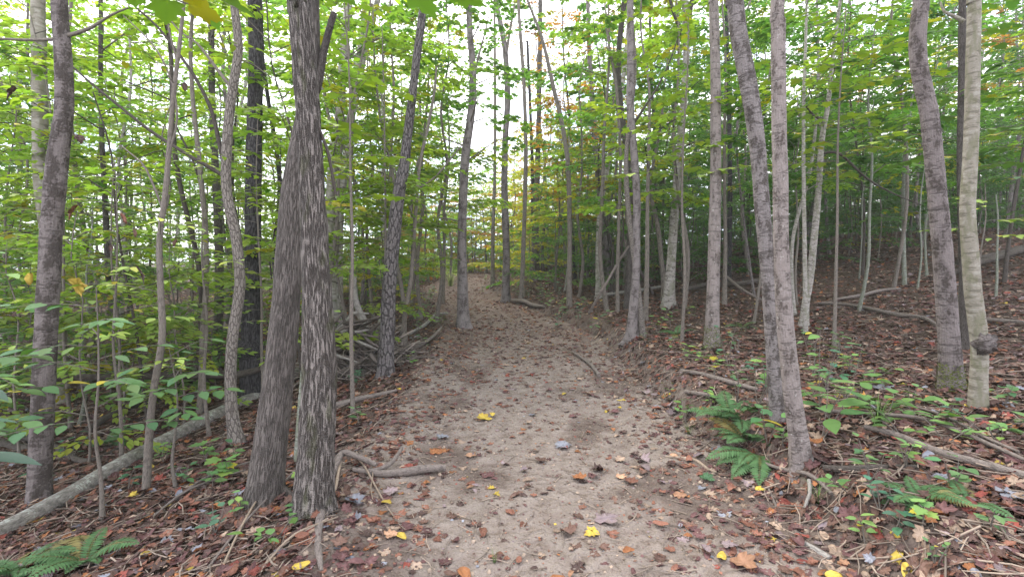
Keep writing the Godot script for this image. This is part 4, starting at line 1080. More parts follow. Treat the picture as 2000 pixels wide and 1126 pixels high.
func woods():
	rng.seed = 2024
	var tones := {"thin": "slender", "dark": "dark", "maple_slim": "blotchy", "pale_smooth": "pale", "brown": "brown-grey", "black": "blackish", "lichen": "greenish-grey"}
	# understory saplings, close on both sides
	var grow := func(seedling: int, count: int, d0: float, d1: float, apart: float, pick: Callable):
		rng.seed = seedling
		var spots := []
		var tries := 0
		while spots.size() < count and tries < 6000:
			tries += 1
			var d := d0 + (d1 - d0) * rng.randf()
			var x := rng.randf_range(-1.18, 1.18) * d
			var ok := true
			for s in spots:
				if Vector2(x, d).distance_to(s) < apart:
					ok = false
			if ok and pick.call(x, d):
				spots.append(Vector2(x, d))
	grow.call(2024, 110, 5.5, 22.0, 1.2, func(x: float, d: float) -> bool:
		if not clear_of_trail(x, -d, 1.1) or (x > 0 and d < 8.0) or absf(x / d + 0.02) < 0.12 or (x > 0 and x / d < 0.35 and d < 11.0):
			return false
		var left := x < 0
		var pal := PAL_BRIGHT if left else (PAL_DEEP if rng.randf() < 0.5 else PAL_MID)
		if left and rng.randf() < 0.3:
			pal = PAL_MID
		if absf(x / d) < 0.3 and rng.randf() < 0.3:
			pal = PAL_YELLOW
		var bark: String = ["thin", "dark", "thin", "lichen"][rng.randi() % 4]
		wild_tree(x, -d, rng.randf_range(2.8, 6.5), rng.randf_range(0.012, 0.028), rng.randf_range(0.6, 1.5) if left else rng.randf_range(1.4, 2.5), rng.randf_range(0.9, 1.8), 3.6, pal, [0, 0, 1, 0][rng.randi() % 4], 1.0, bark, tones[bark], "sapling", "in undergrowth" if d < 10.0 else ("mid distance" if d < 16.0 else "far undergrowth"), "understory saplings of the woods")
		return true)
	grow.call(404, 26, 4.2, 9.0, 0.75, func(x: float, d: float) -> bool:
		if x > -3.9 or x / d > -0.42:
			return false
		wild_tree(x, -d, rng.randf_range(1.2, 2.6), rng.randf_range(0.007, 0.013), 0.25, rng.randf_range(0.5, 0.9), 5.0, PAL_BRIGHT if rng.randf() < 0.5 else PAL_MID, [0, 0, 1][rng.randi() % 3], 0.9, "thin", ["low", "knee-high", "shrubby"][rng.randi() % 3], "sapling", "lower slope" if d < 6.5 else "below the bank", "low saplings on the lower slope")
		return true)
	# taller young maples and beeches whose level tiers fill the view above the eye
	grow.call(77, 50, 6.5, 20.0, 1.8, func(x: float, d: float) -> bool:
		if not clear_of_trail(x, -d, 1.6) or absf(x / d + 0.03) < 0.12 or (x > 0 and d < 8.5):
			return false
		var left := x < 0
		var pal: int = [PAL_BRIGHT, PAL_BRIGHT, PAL_MID][rng.randi() % 3] if left else [PAL_BRIGHT, PAL_MID, PAL_MID, PAL_DEEP][rng.randi() % 4]
		if rng.randf() < (0.25 if absf(x / d) < 0.3 else 0.08):
			pal = PAL_YELLOW if rng.randf() < 0.8 else PAL_ORANGE
		var bark: String = ["thin", "dark", "pale_smooth", "maple_slim"][rng.randi() % 4]
		var tall := rng.randf_range(6.5, 11.0)
		wild_tree(x, -d, tall, rng.randf_range(0.025, 0.05), tall * rng.randf_range(0.25, 0.4), rng.randf_range(1.4, 2.4), 2.8, pal, [0, 1, 1, 0][rng.randi() % 4], 1.15, bark, tones[bark], "young tree", "close" if d < 11.0 else "mid distance", "young trees of the middle storey")
		return true)
	rng.seed = 606
	for q in [[-0.33, 8.6, 6.5, PAL_BRIGHT], [-0.225, 9.2, 6.5, PAL_BRIGHT], [-0.16, 11.5, 7.5, PAL_BRIGHT], [-0.26, 10.5, 8.0, PAL_BRIGHT], [-0.19, 12.5, 8.5, PAL_BRIGHT], [-0.21, 16.0, 11.0, PAL_BRIGHT], [-0.145, 15.0, 9.0, PAL_MID], [-0.29, 14.0, 9.0, PAL_YELLOW], [0.09, 17.0, 6.5, PAL_YELLOW], [0.14, 14.0, 7.0, PAL_BRIGHT], [0.2, 11.0, 8.0, PAL_MID], [0.28, 9.5, 7.0, PAL_BRIGHT], [0.36, 10.5, 7.5, PAL_BRIGHT], [0.05, 22.0, 7.0, PAL_YELLOW], [0.11, 24.0, 8.0, PAL_BRIGHT], [0.17, 20.0, 9.0, PAL_BRIGHT], [-0.13, 24.0, 13.0, PAL_BRIGHT], [-0.24, 21.0, 13.0, PAL_MID], [0.02, 29.0, 7.0, PAL_YELLOW], [0.24, 18.0, 11.0, PAL_BRIGHT]]:
		wild_tree(q[0] * q[1], -q[1], q[2], 0.03 + 0.0025 * q[2], q[2] * 0.3, 1.0 + 0.09 * q[2], 2.8, q[3], 1, 1.15, "thin", tones["thin"], "young maple", "close" if q[1] < 11.0 else ("mid distance" if q[1] < 18.0 else "near the bend"), "young maples beside the upper trail")
	# pole trees
	grow.call(31, 108, 10.0, 46.0, 1.4, func(x: float, d: float) -> bool:
		if not clear_of_trail(x, -d, 0.8) or (absf(x / d + 0.02) < 0.13 and d < 34.0 and rng.randf() < 0.55):
			return false
		var bark: String = ["thin", "maple_slim", "pale_smooth", "brown", "black", "thin"][rng.randi() % 6]
		var left := x < 0
		var middle := absf(x / d) < 0.3
		var pal: int = [PAL_BRIGHT, PAL_BRIGHT, PAL_MID][rng.randi() % 3] if left else [PAL_MID, PAL_DEEP, PAL_MID, PAL_BRIGHT][rng.randi() % 4]
		if rng.randf() < (0.4 if middle else 0.1):
			pal = PAL_YELLOW if rng.randf() < 0.75 else PAL_ORANGE
		var tall := rng.randf_range(11.0, 19.0)
		wild_tree(x, -d, tall, rng.randf_range(0.03, 0.085), tall * (rng.randf_range(0.3, 0.5) if not middle else rng.randf_range(0.35, 0.55)), rng.randf_range(1.4, 2.6), 1.9, pal, [0, 1, 1, 3][rng.randi() % 4], 1.4, bark, tones[bark], "pole tree", "mid distance" if d < 20.0 else ("far back" if d < 32.0 else "farthest back"), "pole trees of the woods")
		return true)
	# bushy growth that closes the view
	grow.call(58, 105, 22.0, 66.0, 2.7, func(x: float, d: float) -> bool:
		if d < 36.0 and not clear_of_trail(x, -d, 1.8):
			return false
		var left := x / d < 0.06
		var pal: int = [PAL_BRIGHT, PAL_MID, PAL_BRIGHT][rng.randi() % 3] if left else [PAL_DEEP, PAL_DARK, PAL_MID][rng.randi() % 3]
		if absf(x / d - 0.03) < 0.2:
			pal = [PAL_YELLOW, PAL_BRIGHT, PAL_MID, PAL_BRIGHT, PAL_ORANGE][rng.randi() % 5]
		var bark: String = ["thin", "brown", "pale_smooth"][rng.randi() % 3]
		var low := absf(x / d + 0.02) < 0.13
		wild_tree(x, -d, rng.randf_range(5.0, 8.5) if low else (rng.randf_range(6.0, 11.0) if left else rng.randf_range(9.0, 15.0)), rng.randf_range(0.05, 0.12), 0.4, rng.randf_range(2.2, 3.6), 2.6, pal, [0, 1, 3][rng.randi() % 3], 2.0, bark, tones[bark], "bush", "closing the view" if d < 44.0 else "at the very back", "bushes at the back of the woods")
		return true)
	# light low growth on both sides of the upper trail
	grow.call(133, 62, 14.0, 33.0, 1.5, func(x: float, d: float) -> bool:
		var az := x / d
		if az < -0.5 or az > 0.36 or not clear_of_trail(x, -d, 0.9):
			return false
		wild_tree(x, -d, rng.randf_range(1.8, 4.6), rng.randf_range(0.01, 0.025), 0.15, rng.randf_range(0.9, 1.7), 4.6, [PAL_BRIGHT, PAL_MID, PAL_MID, PAL_YELLOW][rng.randi() % 4] if az < 0.1 else [PAL_MID, PAL_DEEP, PAL_MID][rng.randi() % 3], [0, 2, 1][rng.randi() % 3], 1.2, "thin", ["low", "slim", "twiggy"][rng.randi() % 3], "sapling", "verge growth" if d < 23.0 else "far verge growth", "low growth along the upper trail")
		return true)
	# thick dark growth behind the right slope
	grow.call(44, 60, 24.0, 50.0, 2.4, func(x: float, d: float) -> bool:
		if x / d < 0.27:
			return false
		wild_tree(x, -d, rng.randf_range(4.0, 9.0), rng.randf_range(0.03, 0.08), 0.2, rng.randf_range(2.0, 3.2), 3.2, [PAL_DARK, PAL_DEEP, PAL_DEEP][rng.randi() % 3], [0, 1, 2][rng.randi() % 3], 1.8, "dark", tones["dark"], ["evergreen-like bush", "dense bush", "broad bush"][rng.randi() % 3], "behind the slope" if d < 36.0 else "top of slope", "dense growth at the top of the right slope")
		return true)
	# the far side of the bend: yellowing growth under the open sky
	grow.call(17, 84, 27.0, 62.0, 1.7, func(x: float, d: float) -> bool:
		if absf(x / d + 0.02) > 0.22 or (d < 38.0 and not clear_of_trail(x, -d, 0.7)):
			return false
		var pal: int = [PAL_BRIGHT, PAL_YELLOW, PAL_MID, PAL_BRIGHT, PAL_YELLOW, PAL_ORANGE][rng.randi() % 6]
		wild_tree(x, -d, rng.randf_range(5.0, 11.0), rng.randf_range(0.03, 0.07), 0.3, rng.randf_range(1.6, 2.6), 3.2, pal, [0, 1, 3][rng.randi() % 3], 1.7, "thin", tones["thin"], ["thicket bush", "open bush", "tall bush"][rng.randi() % 3], "beyond the bend" if d < 42.0 else "far beyond bend", "bushes beyond the trail's bend")
		return true)
	# low shade on the right slope
	grow.call(91, 76, 13.0, 27.0, 1.5, func(x: float, d: float) -> bool:
		if x / d < 0.2:
			return false
		wild_tree(x, -d, rng.randf_range(1.6, 5.0), rng.randf_range(0.012, 0.03), 0.25, rng.randf_range(1.2, 2.2), 4.4, PAL_DARK if rng.randf() < 0.6 else PAL_DEEP, 2 if rng.randf() < 0.6 else 0, 1.3, "dark", ["low", "dense", "slim"][rng.randi() % 3], "sapling", "shaded slope" if d < 19.0 else "deep shade", "dense saplings in the shade of the right slope")
		return true)

# ------------------------------------------------------------------ near broad-leaved saplings: every leaf a part
func big_leaf_mesh(kind: int, sd: int) -> ArrayMesh:
	var key := "big%d_%d" % [kind, sd]
	if LEAF.has(key):
		return LEAF[key]
	var r := RandomNumberGenerator.new()
	r.seed = sd
	var mb := MB.new()
	if kind == 0:
		oval_leaf(mb, Transform3D(), 1.0, r.randf_range(0.52, 0.62), r.randf_range(0.1, 0.25), r.randf_range(0.05, 0.25), Color.WHITE, 7)
	else:
		lobed_leaf(mb, Transform3D(), 1.0, r.randf_range(0.0, 0.2), r.randf_range(0.05, 0.3), Color.WHITE)
	# raised veins
	var tips := [Vector2(0, 0.97)] if kind == 0 else [Vector2(0, 0.97), Vector2(0.52, 0.5), Vector2(-0.52, 0.5), Vector2(0.42, 0.1), Vector2(-0.42, 0.1)]
	for q in tips:
		var e: Vector2 = q.orthogonal().normalized() * 0.012
		var lift := 0.012
		var i0 := mb.add(Vector3(e.x, lift, e.y), Vector3.UP, Vector2.ZERO, Color(1.6, 1.4, 1.3))
		var i1 := mb.add(Vector3(-e.x, lift, -e.y), Vector3.UP, Vector2.ZERO, Color(1.6, 1.4, 1.3))
		var f := leaf_height(mb, q)
		var i2 := mb.add(Vector3(q.x, f + lift, q.y), Vector3.UP, Vector2.ZERO, Color(1.3, 1.2, 1.1))
		mb.tri(i0, i1, i2)
	LEAF[key] = mb.mesh()
	return LEAF[key]

func leaf_height(mb: MB, q: Vector2) -> float:
	var best := 9.0
	var y := 0.0
	for p in mb.v:
		var d := Vector2(p.x, p.z).distance_to(q)
		if d < best:
			best = d
			y = p.y
	return y

func tone_material(c: Color) -> StandardMaterial3D:
	# living leaf of one tone; a few shared steps
	var key := "tone_%02d_%02d_%02d" % [int(c.r * 50), int(c.g * 50), int(c.b * 50)]
	if not M.has(key):
		var m := leaf_material("leaf", Color(0.65, 0.75, 0.3), 0.5)
		m.albedo_color = Color(int(c.r * 50) / 50.0 + 0.01, int(c.g * 50) / 50.0 + 0.01, int(c.b * 50) / 50.0 + 0.01).linear_to_srgb()
		M[key] = m
	return M[key]

func one_leaf(parent: Node, at: Vector3, b: Basis, size: float, kind: int, c: Color):
	var o := part("leaf", big_leaf_mesh(kind, rng.randi() % 4), parent)
	o.material_override = tone_material(c)
	o.transform = Transform3D(b.scaled(Vector3.ONE * size), at)

func leafy_branch(o: Node3D, a: Vector3, b: Vector3, size: float, gap: float, pal: int, kind := 0, thick := 0.004):
	# a twig with leaves on both sides in a level plane; the leaves are sub-parts of the branch
	var m := a.lerp(b, 0.5) + Vector3(0, 0.05 * a.distance_to(b), 0)
	var s := smooth_line([a, m, b], [thick, thick * 0.75, thick * 0.4], 0.1)
	var mb := MB.new()
	tube(mb, s[0], s[1], 5)
	var br := part("branch", mb.mesh(M["thin"]), o)
	var n := int(a.distance_to(b) / gap)
	var dir := (b - a).normalized()
	for k in n + 1:
		var f := 0.18 + 0.82 * float(k) / maxi(n, 1)
		var pos := a.lerp(m, f * 2.0) if f < 0.5 else m.lerp(b, f * 2.0 - 1.0)
		var sd := (dir.rotated(Vector3.UP, (1.0 if k % 2 else -1.0) * rng.randf_range(0.65, 1.2)) if k < n else dir)
		sd.y = rng.randf_range(-0.3, 0.08)
		one_leaf(br, pos + sd * 0.02, level_basis(sd, 0.22), size * rng.randf_range(0.72, 1.15), kind, leaf_tone(pal))

func leaf_branches(o: Node3D, at: Array, count: int, reach: float, size: float, pal: int, sd: int):
	rng.seed = sd
	var s: Array = LEAF["spine"]
	for k in count:
		var i := int(s[0].size() * (0.25 + 0.7 * (k + rng.randf()) / count))
		var p: Vector3 = s[0][mini(i, s[0].size() - 1)]
		var a := k * 2.2 + rng.randf()
		leafy_branch(o, p, p + Vector3(cos(a), rng.randf_range(0.05, 0.3), sin(a)) * reach * rng.randf_range(0.6, 1.2), size, 0.07, pal)

func broad_sapling(label: String, x: float, z: float, tall: float, from_y: float, branches: int, reach: float, size: float, pal: int, sd: int, kind := 0, lean := Vector3.ZERO):
	rng.seed = sd
	var o := thing("sapling", label, "sapling", Vector3(x, height(x, z) - 0.04, z), "broad-leaved saplings on the lower slope")
	var p := []
	var r := []
	for k in 6:
		var f := k / 5.0
		p.append(Vector3(0, tall * f, 0) + lean * f * tall + Vector3(rng.randf_range(-0.03, 0.03), 0, rng.randf_range(-0.03, 0.03)) * (1.0 if k else 0.0))
		r.append(0.016 * (1.0 - 0.8 * f) * (0.6 + tall * 0.2))
	var s := smooth_line(p, r, 0.1)
	var mb := MB.new()
	tube(mb, s[0], s[1], 8, 0.06, 0.3, 0.4, sd)
	part("stem", mb.mesh(M["thin"]), o)
	for k in branches:
		var f := lerpf(from_y / tall, 0.98, (k + 0.4) / branches)
		var at: Vector3 = s[0][int(f * (s[0].size() - 1))]
		var a := k * 2.4 + rng.randf_range(-0.4, 0.4) + sd
		var ln := reach * rng.randf_range(0.6, 1.1) * (1.1 - 0.5 * f)
		leafy_branch(o, at, at + Vector3(cos(a), rng.randf_range(-0.05, 0.2), sin(a)) * ln, size, size * (0.5 if tall < 2.0 else 0.75), pal, kind)

func near_saplings():
	broad_sapling("thin sapling with level tiers of broad leaves before the blotched maple", -3.02, -3.45, 1.75, 0.72, 10, 0.8, 0.134, PAL_DEEP, 201)
	broad_sapling("low sapling spreading broad leaves over the long fallen log", -2.75, -3.85, 1.2, 0.75, 8, 0.7, 0.128, PAL_DEEP, 202)
	broad_sapling("leafy sapling at the frame edge beside the blotched maple", -3.75, -3.3, 1.6, 0.75, 10, 0.65, 0.141, PAL_DEEP, 203)
	broad_sapling("taller sapling with thin tiers of bright leaves behind the blotched maple", -4.3, -5.2, 3.2, 0.9, 18, 1.1, 0.122, PAL_BRIGHT, 204)
	broad_sapling("bright sapling in the gap between blotched maple and kinked sapling", -3.9, -4.7, 3.0, 0.8, 18, 1.05, 0.115, PAL_BRIGHT, 205)
	broad_sapling("bright-leaved sapling behind the kinked sapling", -3.4, -5.3, 3.3, 1.2, 17, 1.1, 0.115, PAL_BRIGHT, 206)
	broad_sapling("sapling with bright tiers beside the crooked grey tree", -3.3, -6.3, 3.8, 1.2, 18, 1.1, 0.115, PAL_BRIGHT, 207)
	broad_sapling("tall leafy sapling high behind the blotched maple", -5.6, -6.0, 4.8, 1.4, 24, 1.3, 0.122, PAL_BRIGHT, 208)
	broad_sapling("sapling with leaves at eye level at the frame edge", -4.6, -4.1, 2.3, 0.9, 13, 0.9, 0.122, PAL_MID, 209)
	broad_sapling("lobed-leaved sapling just behind the two thick trailside trunks", -1.75, -5.2, 4.6, 2.2, 14, 1.0, 0.141, PAL_BRIGHT, 210, 1)
	broad_sapling("lobed-leaved sapling between elbow tree and scaly cherry tree", -2.0, -7.6, 5.4, 2.0, 20, 1.3, 0.154, PAL_BRIGHT, 211, 1)
	broad_sapling("young maple with level bright sprays before the moss-footed trunk", 2.6, -7.3, 5.2, 2.3, 24, 1.5, 0.128, PAL_BRIGHT, 212, 1)
	broad_sapling("young maple spreading yellow-green tiers behind the curved maple", 4.2, -6.2, 4.4, 2.3, 22, 1.5, 0.128, PAL_BRIGHT, 213, 1)
	broad_sapling("young maple with level green tiers behind the big curved trunk", 5.6, -6.0, 4.2, 2.2, 22, 1.5, 0.128, PAL_MID, 214, 1)
	broad_sapling("sapling holding small level sprays before the burled pale trunk", 4.9, -5.0, 1.9, 1.3, 5, 0.9, 0.115, PAL_BRIGHT, 215)
	broad_sapling("deep-green sapling at the frame edge beyond the burled pale trunk", 6.1, -5.2, 3.6, 1.5, 16, 1.2, 0.128, PAL_DEEP, 216)

func edge_sapling():
	# big drooping blue-green leaves close to the eye at the frame's edge
	rng.seed = 515
	var x := -2.4
	var z := -2.05
	var o := thing("sapling", "close sapling with large drooping blue-green leaves at the frame edge", "sapling", Vector3(x, height(x, z), z), "")
	var mb := MB.new()
	var s := smooth_line([Vector3.ZERO, Vector3(0.02, 0.8, 0.02), Vector3(-0.02, 1.6, 0)], [0.012, 0.01, 0.005], 0.1)
	tube(mb, s[0], s[1], 7)
	part("stem", mb.mesh(M["thin"]), o)
	for k in 3:
		var hh := 0.95 + 0.16 * k
		var a := 0.5 + 0.6 * sin(k * 2.1) + (PI if k % 4 == 3 else 0.0)
		var dir := Vector3(cos(a), -0.22, -sin(a) * 0.8).normalized()
		var c := Color(0.045, 0.1, 0.065) * rng.randf_range(0.8, 1.2)
		one_leaf(o, Vector3(0, hh, 0) + dir * 0.03, level_basis(dir, 0.25), rng.randf_range(0.16, 0.26), 0, c)

func overhang():
	# a maple bough reaching over the trail above the eye, its big leaves at the top of the view
	rng.seed = 307
	var o := thing("maple_bough_tree", "young maple whose big-leaved boughs hang over the ridged trunk", "tree", Vector3(-1.9, height(-1.9, -1.6) - 0.05, -1.6), "")
	var mb := MB.new()
	var s := smooth_line([Vector3(0, 0, 0), Vector3(0.02, 1.5, 0), Vector3(-0.02, 3.0, -0.05), Vector3(0.05, 4.6, 0)], [0.04, 0.034, 0.028, 0.01], 0.15)
	tube(mb, s[0], s[1], 10, 0.06, 0.3, 0.5, 2.0)
	part("trunk", mb.mesh(M["thin"]), o)
	for q in [[Vector3(0.0, 2.7, 0), Vector3(1.62, 2.90, -0.5)], [Vector3(0.0, 2.8, 0), Vector3(1.25, 2.86, -0.35)], [Vector3(0, 2.8, 0), Vector3(0.75, 2.78, -0.3)]]:
		leafy_branch(o, q[0], q[1], 0.17, 0.2, PAL_MID, 1, 0.008)
	for q in [[Vector3(0.0, 2.75, 0), Vector3(0.25, 3.1, -1.0)]]:
		leafy_branch(o, q[0], q[1], 0.15, 0.12, PAL_MID, 1, 0.008)

# ------------------------------------------------------------------ ground
func make_ground():
	var us := PackedFloat32Array()
	# columns across, as offsets from the trail's edges: fine near it
	var far_left := [90.0, 60.0, 42.0, 30.0, 22.0, 16.0, 12.5, 10.0, 8.0, 6.6, 5.6, 4.8, 4.2, 3.7, 3.3, 2.9, 2.6, 2.3, 2.05, 1.8, 1.6, 1.4, 1.2, 1.05, 0.9, 0.77, 0.65, 0.54, 0.44, 0.35, 0.27, 0.2, 0.13, 0.06]
	var rows := PackedFloat32Array()
	var d := -14.0
	while d < 130.0:
		rows.append(d)
		d += 0.5 if d < 1.0 else clampf(0.035 * (d / 3.0) * (d / 3.0), 0.035, 4.0)
	var trail := MB.new()
	var land := [MB.new(), MB.new()]
	var n := 56
	for d2 in rows:
		var cx := lerp_table(PX, d2)
		var w := lerp_table(PW, d2)
		for k in n + 1:
			var x := cx + w * (2.0 * k / n - 1.0)
			trail.add(Vector3(x, ground_at(x, -d2), -d2), Vector3.UP, Vector2(x, -d2) * 0.55, soil_tone(x, -d2))
		for s in 2:
			for v in far_left + [0.0]:
				var x: float = cx + (w + v) * (-1.0 if s == 0 else 1.0)
				land[s].add(Vector3(x, ground_at(x, -d2), -d2), Vector3.UP, Vector2(x, -d2) * 0.55, soil_tone(x, -d2))
	finish_sheet(trail, n + 1, rows.size(), "dirt_path")
	for s in 2:
		finish_sheet(land[s], far_left.size() + 1, rows.size(), "forest_floor")

func soil_tone(x: float, z: float) -> Color:
	var u := absf(x - lerp_table(PX, -z)) / lerp_table(PW, -z) + 0.25 * wob.get_noise_2d(x * 0.9 + 5.0, z * 0.9) + 0.12 * wob.get_noise_2d(x * 4.0, z * 4.0)
	var clay := Color(0.225, 0.194, 0.175)
	var damp := Color(0.125, 0.1, 0.088)
	var mould := Color(0.07, 0.048, 0.036)
	var c := clay.lerp(damp, clampf(smoothstep(-0.15, 0.4, wob.get_noise_2d(x * 0.9, z * 0.7 + 30.0) + 0.7 * (u - 0.6)) + 0.5 * wob.get_noise_2d(x * 4.0, z * 3.0 + 60.0), 0.0, 1.0))
	c = c.lerp(Color(0.2, 0.15, 0.128), smoothstep(5.5, 15.0, -z) * 0.6)
	var bank := x - lerp_table(PX, -z) - lerp_table(PW, -z)
	if bank > 0.0:
		return c.lerp(damp * 0.8, 0.6).lerp(mould, smoothstep(0.22, 0.55, bank + 0.15 * wob.get_noise_2d(x * 2.0, z * 2.0)))
	return c.lerp(mould, smoothstep(1.0, 1.5, u))

func finish_sheet(mb: MB, w: int, h: int, called: String):
	for j in h:
		for i in w:
			var a := mb.v[j * w + mini(i + 1, w - 1)] - mb.v[j * w + maxi(i - 1, 0)]
			var b := mb.v[mini(j + 1, h - 1) * w + i] - mb.v[maxi(j - 1, 0) * w + i]
			var nn := a.cross(b).normalized()
			mb.n[j * w + i] = nn if nn.y > 0 else -nn
	for j in h - 1:
		for i in w - 1:
			var a := j * w + i
			mb.quad(a, a + 1, a + w + 1, a + w)
	var o := part(called, mb.mesh(M["soil"]), self, "structure")
	o.set_meta("label", "bare clay trail strewn with leaves climbing to a bend" if called == "dirt_path" else "leaf-covered forest floor beside the trail")

# ------------------------------------------------------------------ sticks and plants
func stick(called: String, label: String, category: String, group: String, mat: String, at: Vector3, p: Array, r: Array, sides: int, bumpy: float):
	var s := smooth_line(p, r, 0.06 if called != "fallen_log" else 0.08)
	var mb := MB.new()
	tube(mb, s[0], s[1], sides, bumpy, 0.0, 0.5 if r[0] < 0.03 else 0.9, at.x * 7.0)
	var o := MeshInstance3D.new()
	o.name = numbered(called)
	o.mesh = mb.mesh(M[mat])
	add_child(o)
	o.position = at
	tag(o, label, category, group)

func sticks():
	rng.seed = 11
	stick("fallen_log", "long grey lichen-spotted fallen log sloping down past the kinked sapling", "fallen log", "", "log", Vector3(-3.624, -0.389, -3.115), [Vector3(0, 0, 0), Vector3(-0.03, -0.004, -0.22), Vector3(-0.043, -0.002, -0.7), Vector3(-0.126, -0.004, -1.481), Vector3(-0.148, -0.003, -2.072), Vector3(-0.119, 0.018, -2.843), Vector3(0.012, 0.059, -3.636), Vector3(0.051, 0.094, -4.408), Vector3(0.051, 0.148, -5.612), Vector3(0.067, 0.216, -6.906), Vector3(0.05, 0.272, -7.969)], [0.067, 0.064, 0.067, 0.074, 0.075, 0.08, 0.083, 0.088, 0.103, 0.118, 0.118], 14, 0.08)
	stick("fallen_log", "dark lichen-flecked fallen pole hanging level across the lower slope", "fallen log", "", "dark_log", Vector3(-5.274, 0.267, -5.2), [Vector3(0, 0, 0), Vector3(0.112, -0.059, -0.3), Vector3(0.456, -0.111, -0.6), Vector3(0.866, -0.167, -0.9), Vector3(1.339, -0.236, -1.2), Vector3(1.594, -0.23, -1.3), Vector3(1.86, -0.16, -1.4)], [0.033, 0.041, 0.046, 0.049, 0.048, 0.049, 0.035], 10, 0.12)
	stick("fallen_branch", "dead branch propped up from the long log toward the black trunk", "branch", "dead branches lying on the ground", "dark_log", Vector3(-4.966, -0.408, -5.513), [Vector3(0, 0, 0), Vector3(0.045, 0.116, -0.461), Vector3(0.06, 0.082, -0.962), Vector3(-0.121, 0.098, -1.844), Vector3(0.131, 0.08, -2.346)], [0.038, 0.041, 0.042, 0.039, 0.034], 8, 0.12)
	stick("fallen_branch", "black rotting branch crossing beneath the long log", "branch", "dead branches lying on the ground", "dark_log", Vector3(-6.432, -0.582, -5.93), [Vector3(0, 0, 0), Vector3(0.717, 0.036, 0.329), Vector3(1.373, 0.066, 0.698), Vector3(2.105, 0.111, 1.166), Vector3(2.187, 0.113, 0.855)], [0.038, 0.048, 0.042, 0.031, 0.022], 8, 0.12)
	stick("fallen_branch", "dark rotten limb at the frame edge behind the blotched maple", "branch", "dead branches lying on the ground", "dark_log", Vector3(-5.951, -0.559, -5.48), [Vector3(0, 0, 0), Vector3(0.49, 0.02, 0.189), Vector3(0.797, 0.032, 0.208)], [0.053, 0.045, 0.034], 8, 0.12)
	stick("root", "bare grey root arching from the ridged trunk down the trail edge", "root", "exposed roots at the trail edge", "dead", Vector3(-0.988, 0.059, -3.424), [Vector3(0, 0, 0), Vector3(-0.188, 0.05, -0.06), Vector3(-0.285, 0.046, -0.099), Vector3(-0.276, -0.002, 0.111), Vector3(-0.207, -0.026, 0.401), Vector3(-0.139, -0.025, 0.67), Vector3(-0.076, -0.05, 0.871), Vector3(-0.017, -0.055, 1.001), Vector3(0.046, -0.065, 1.121)], [0.016, 0.022, 0.026, 0.028, 0.027, 0.024, 0.022, 0.019, 0.01], 10, 0.12)
	stick("fallen_branch", "broken pale branch stub lying on the trail edge by the arching root", "branch", "dead branches lying on the ground", "dead", Vector3(-1.153, 0.03, -3.415), [Vector3(0, 0, 0), Vector3(0.194, -0.018, 0.031), Vector3(0.37, -0.024, -0.009), Vector3(0.506, -0.03, -0.079), Vector3(0.653, -0.04, -0.118)], [0.016, 0.025, 0.031, 0.032, 0.026], 10, 0.12)
	stick("fallen_branch", "small curved twig rising beside the broken pale branch stub", "branch", "dead branches lying on the ground", "dead", Vector3(-1.032, 0.03, -3.384), [Vector3(0, 0, 0), Vector3(0.105, -0.005, -0.09), Vector3(0.143, 0.011, -0.25), Vector3(0.155, 0.028, -0.37)], [0.014, 0.017, 0.016, 0.012], 8, 0.12)
	stick("root", "pale thin root hanging down the cut bank beside the arching root", "root", "exposed roots at the trail edge", "root", Vector3(-1.232, 0.044, -3.654), [Vector3(0, 0, 0), Vector3(0.158, 0.004, 0.23), Vector3(0.318, -0.036, 0.49), Vector3(0.419, -0.061, 0.651), Vector3(0.506, -0.067, 0.791)], [0.006, 0.007, 0.007, 0.006, 0.005], 6, 0.12)
	stick("root", "tangled pale rootlet between arching root and ridged trunk", "root", "exposed roots at the trail edge", "root", Vector3(-1.295, 0.069, -3.583), [Vector3(0, 0, 0), Vector3(0.078, -0.021, 0.299), Vector3(0.123, -0.04, 0.469), Vector3(0.125, -0.07, 0.609), Vector3(0.127, -0.072, 0.679)], [0.01, 0.011, 0.01, 0.011, 0.008], 6, 0.12)
	stick("root", "second pale rootlet looping over the cut bank", "root", "exposed roots at the trail edge", "root", Vector3(-1.173, 0.05, -3.595), [Vector3(0, 0, 0), Vector3(0.101, 0.007, 0.05), Vector3(0.179, -0.028, 0.241), Vector3(0.221, -0.04, 0.431), Vector3(0.29, -0.065, 0.601)], [0.006, 0.006, 0.005, 0.005, 0.003], 6, 0.12)
	stick("fallen_branch", "grey bent branch lying below the brush pile toward the trail", "branch", "dead branches lying on the ground", "dead", Vector3(-2.371, -0.197, -5.766), [Vector3(0, 0, 0), Vector3(0.259, 0.041, 0.108), Vector3(0.509, 0.092, 0.026), Vector3(0.726, 0.137, 0.023), Vector3(0.972, 0.192, 0.011)], [0.043, 0.039, 0.037, 0.031, 0.022], 8, 0.12)
	stick("fallen_branch", "thick cut limb poking out from under the brush pile", "branch", "brush pile branches", "dead", Vector3(-3.473, -0.193, -8.958), [Vector3(0, 0, 0), Vector3(-0.027, 0.076, -0.752), Vector3(-0.071, 0.16, -1.675), Vector3(-0.078, 0.253, -2.518)], [0.115, 0.124, 0.131, 0.135], 10, 0.12)
	stick("fallen_branch", "bleached dead snag standing up out of the brush pile", "branch", "brush pile branches", "bleached", Vector3(-2.331, 0.26, -7.8), [Vector3(0, 0, 0), Vector3(-0.112, 0.362, 0), Vector3(-0.201, 0.614, 0), Vector3(-0.238, 0.906, 0), Vector3(-0.219, 1.057, 0), Vector3(-0.268, 1.09, 0)], [0.083, 0.067, 0.05, 0.033, 0.025, 0.012], 8, 0.12)
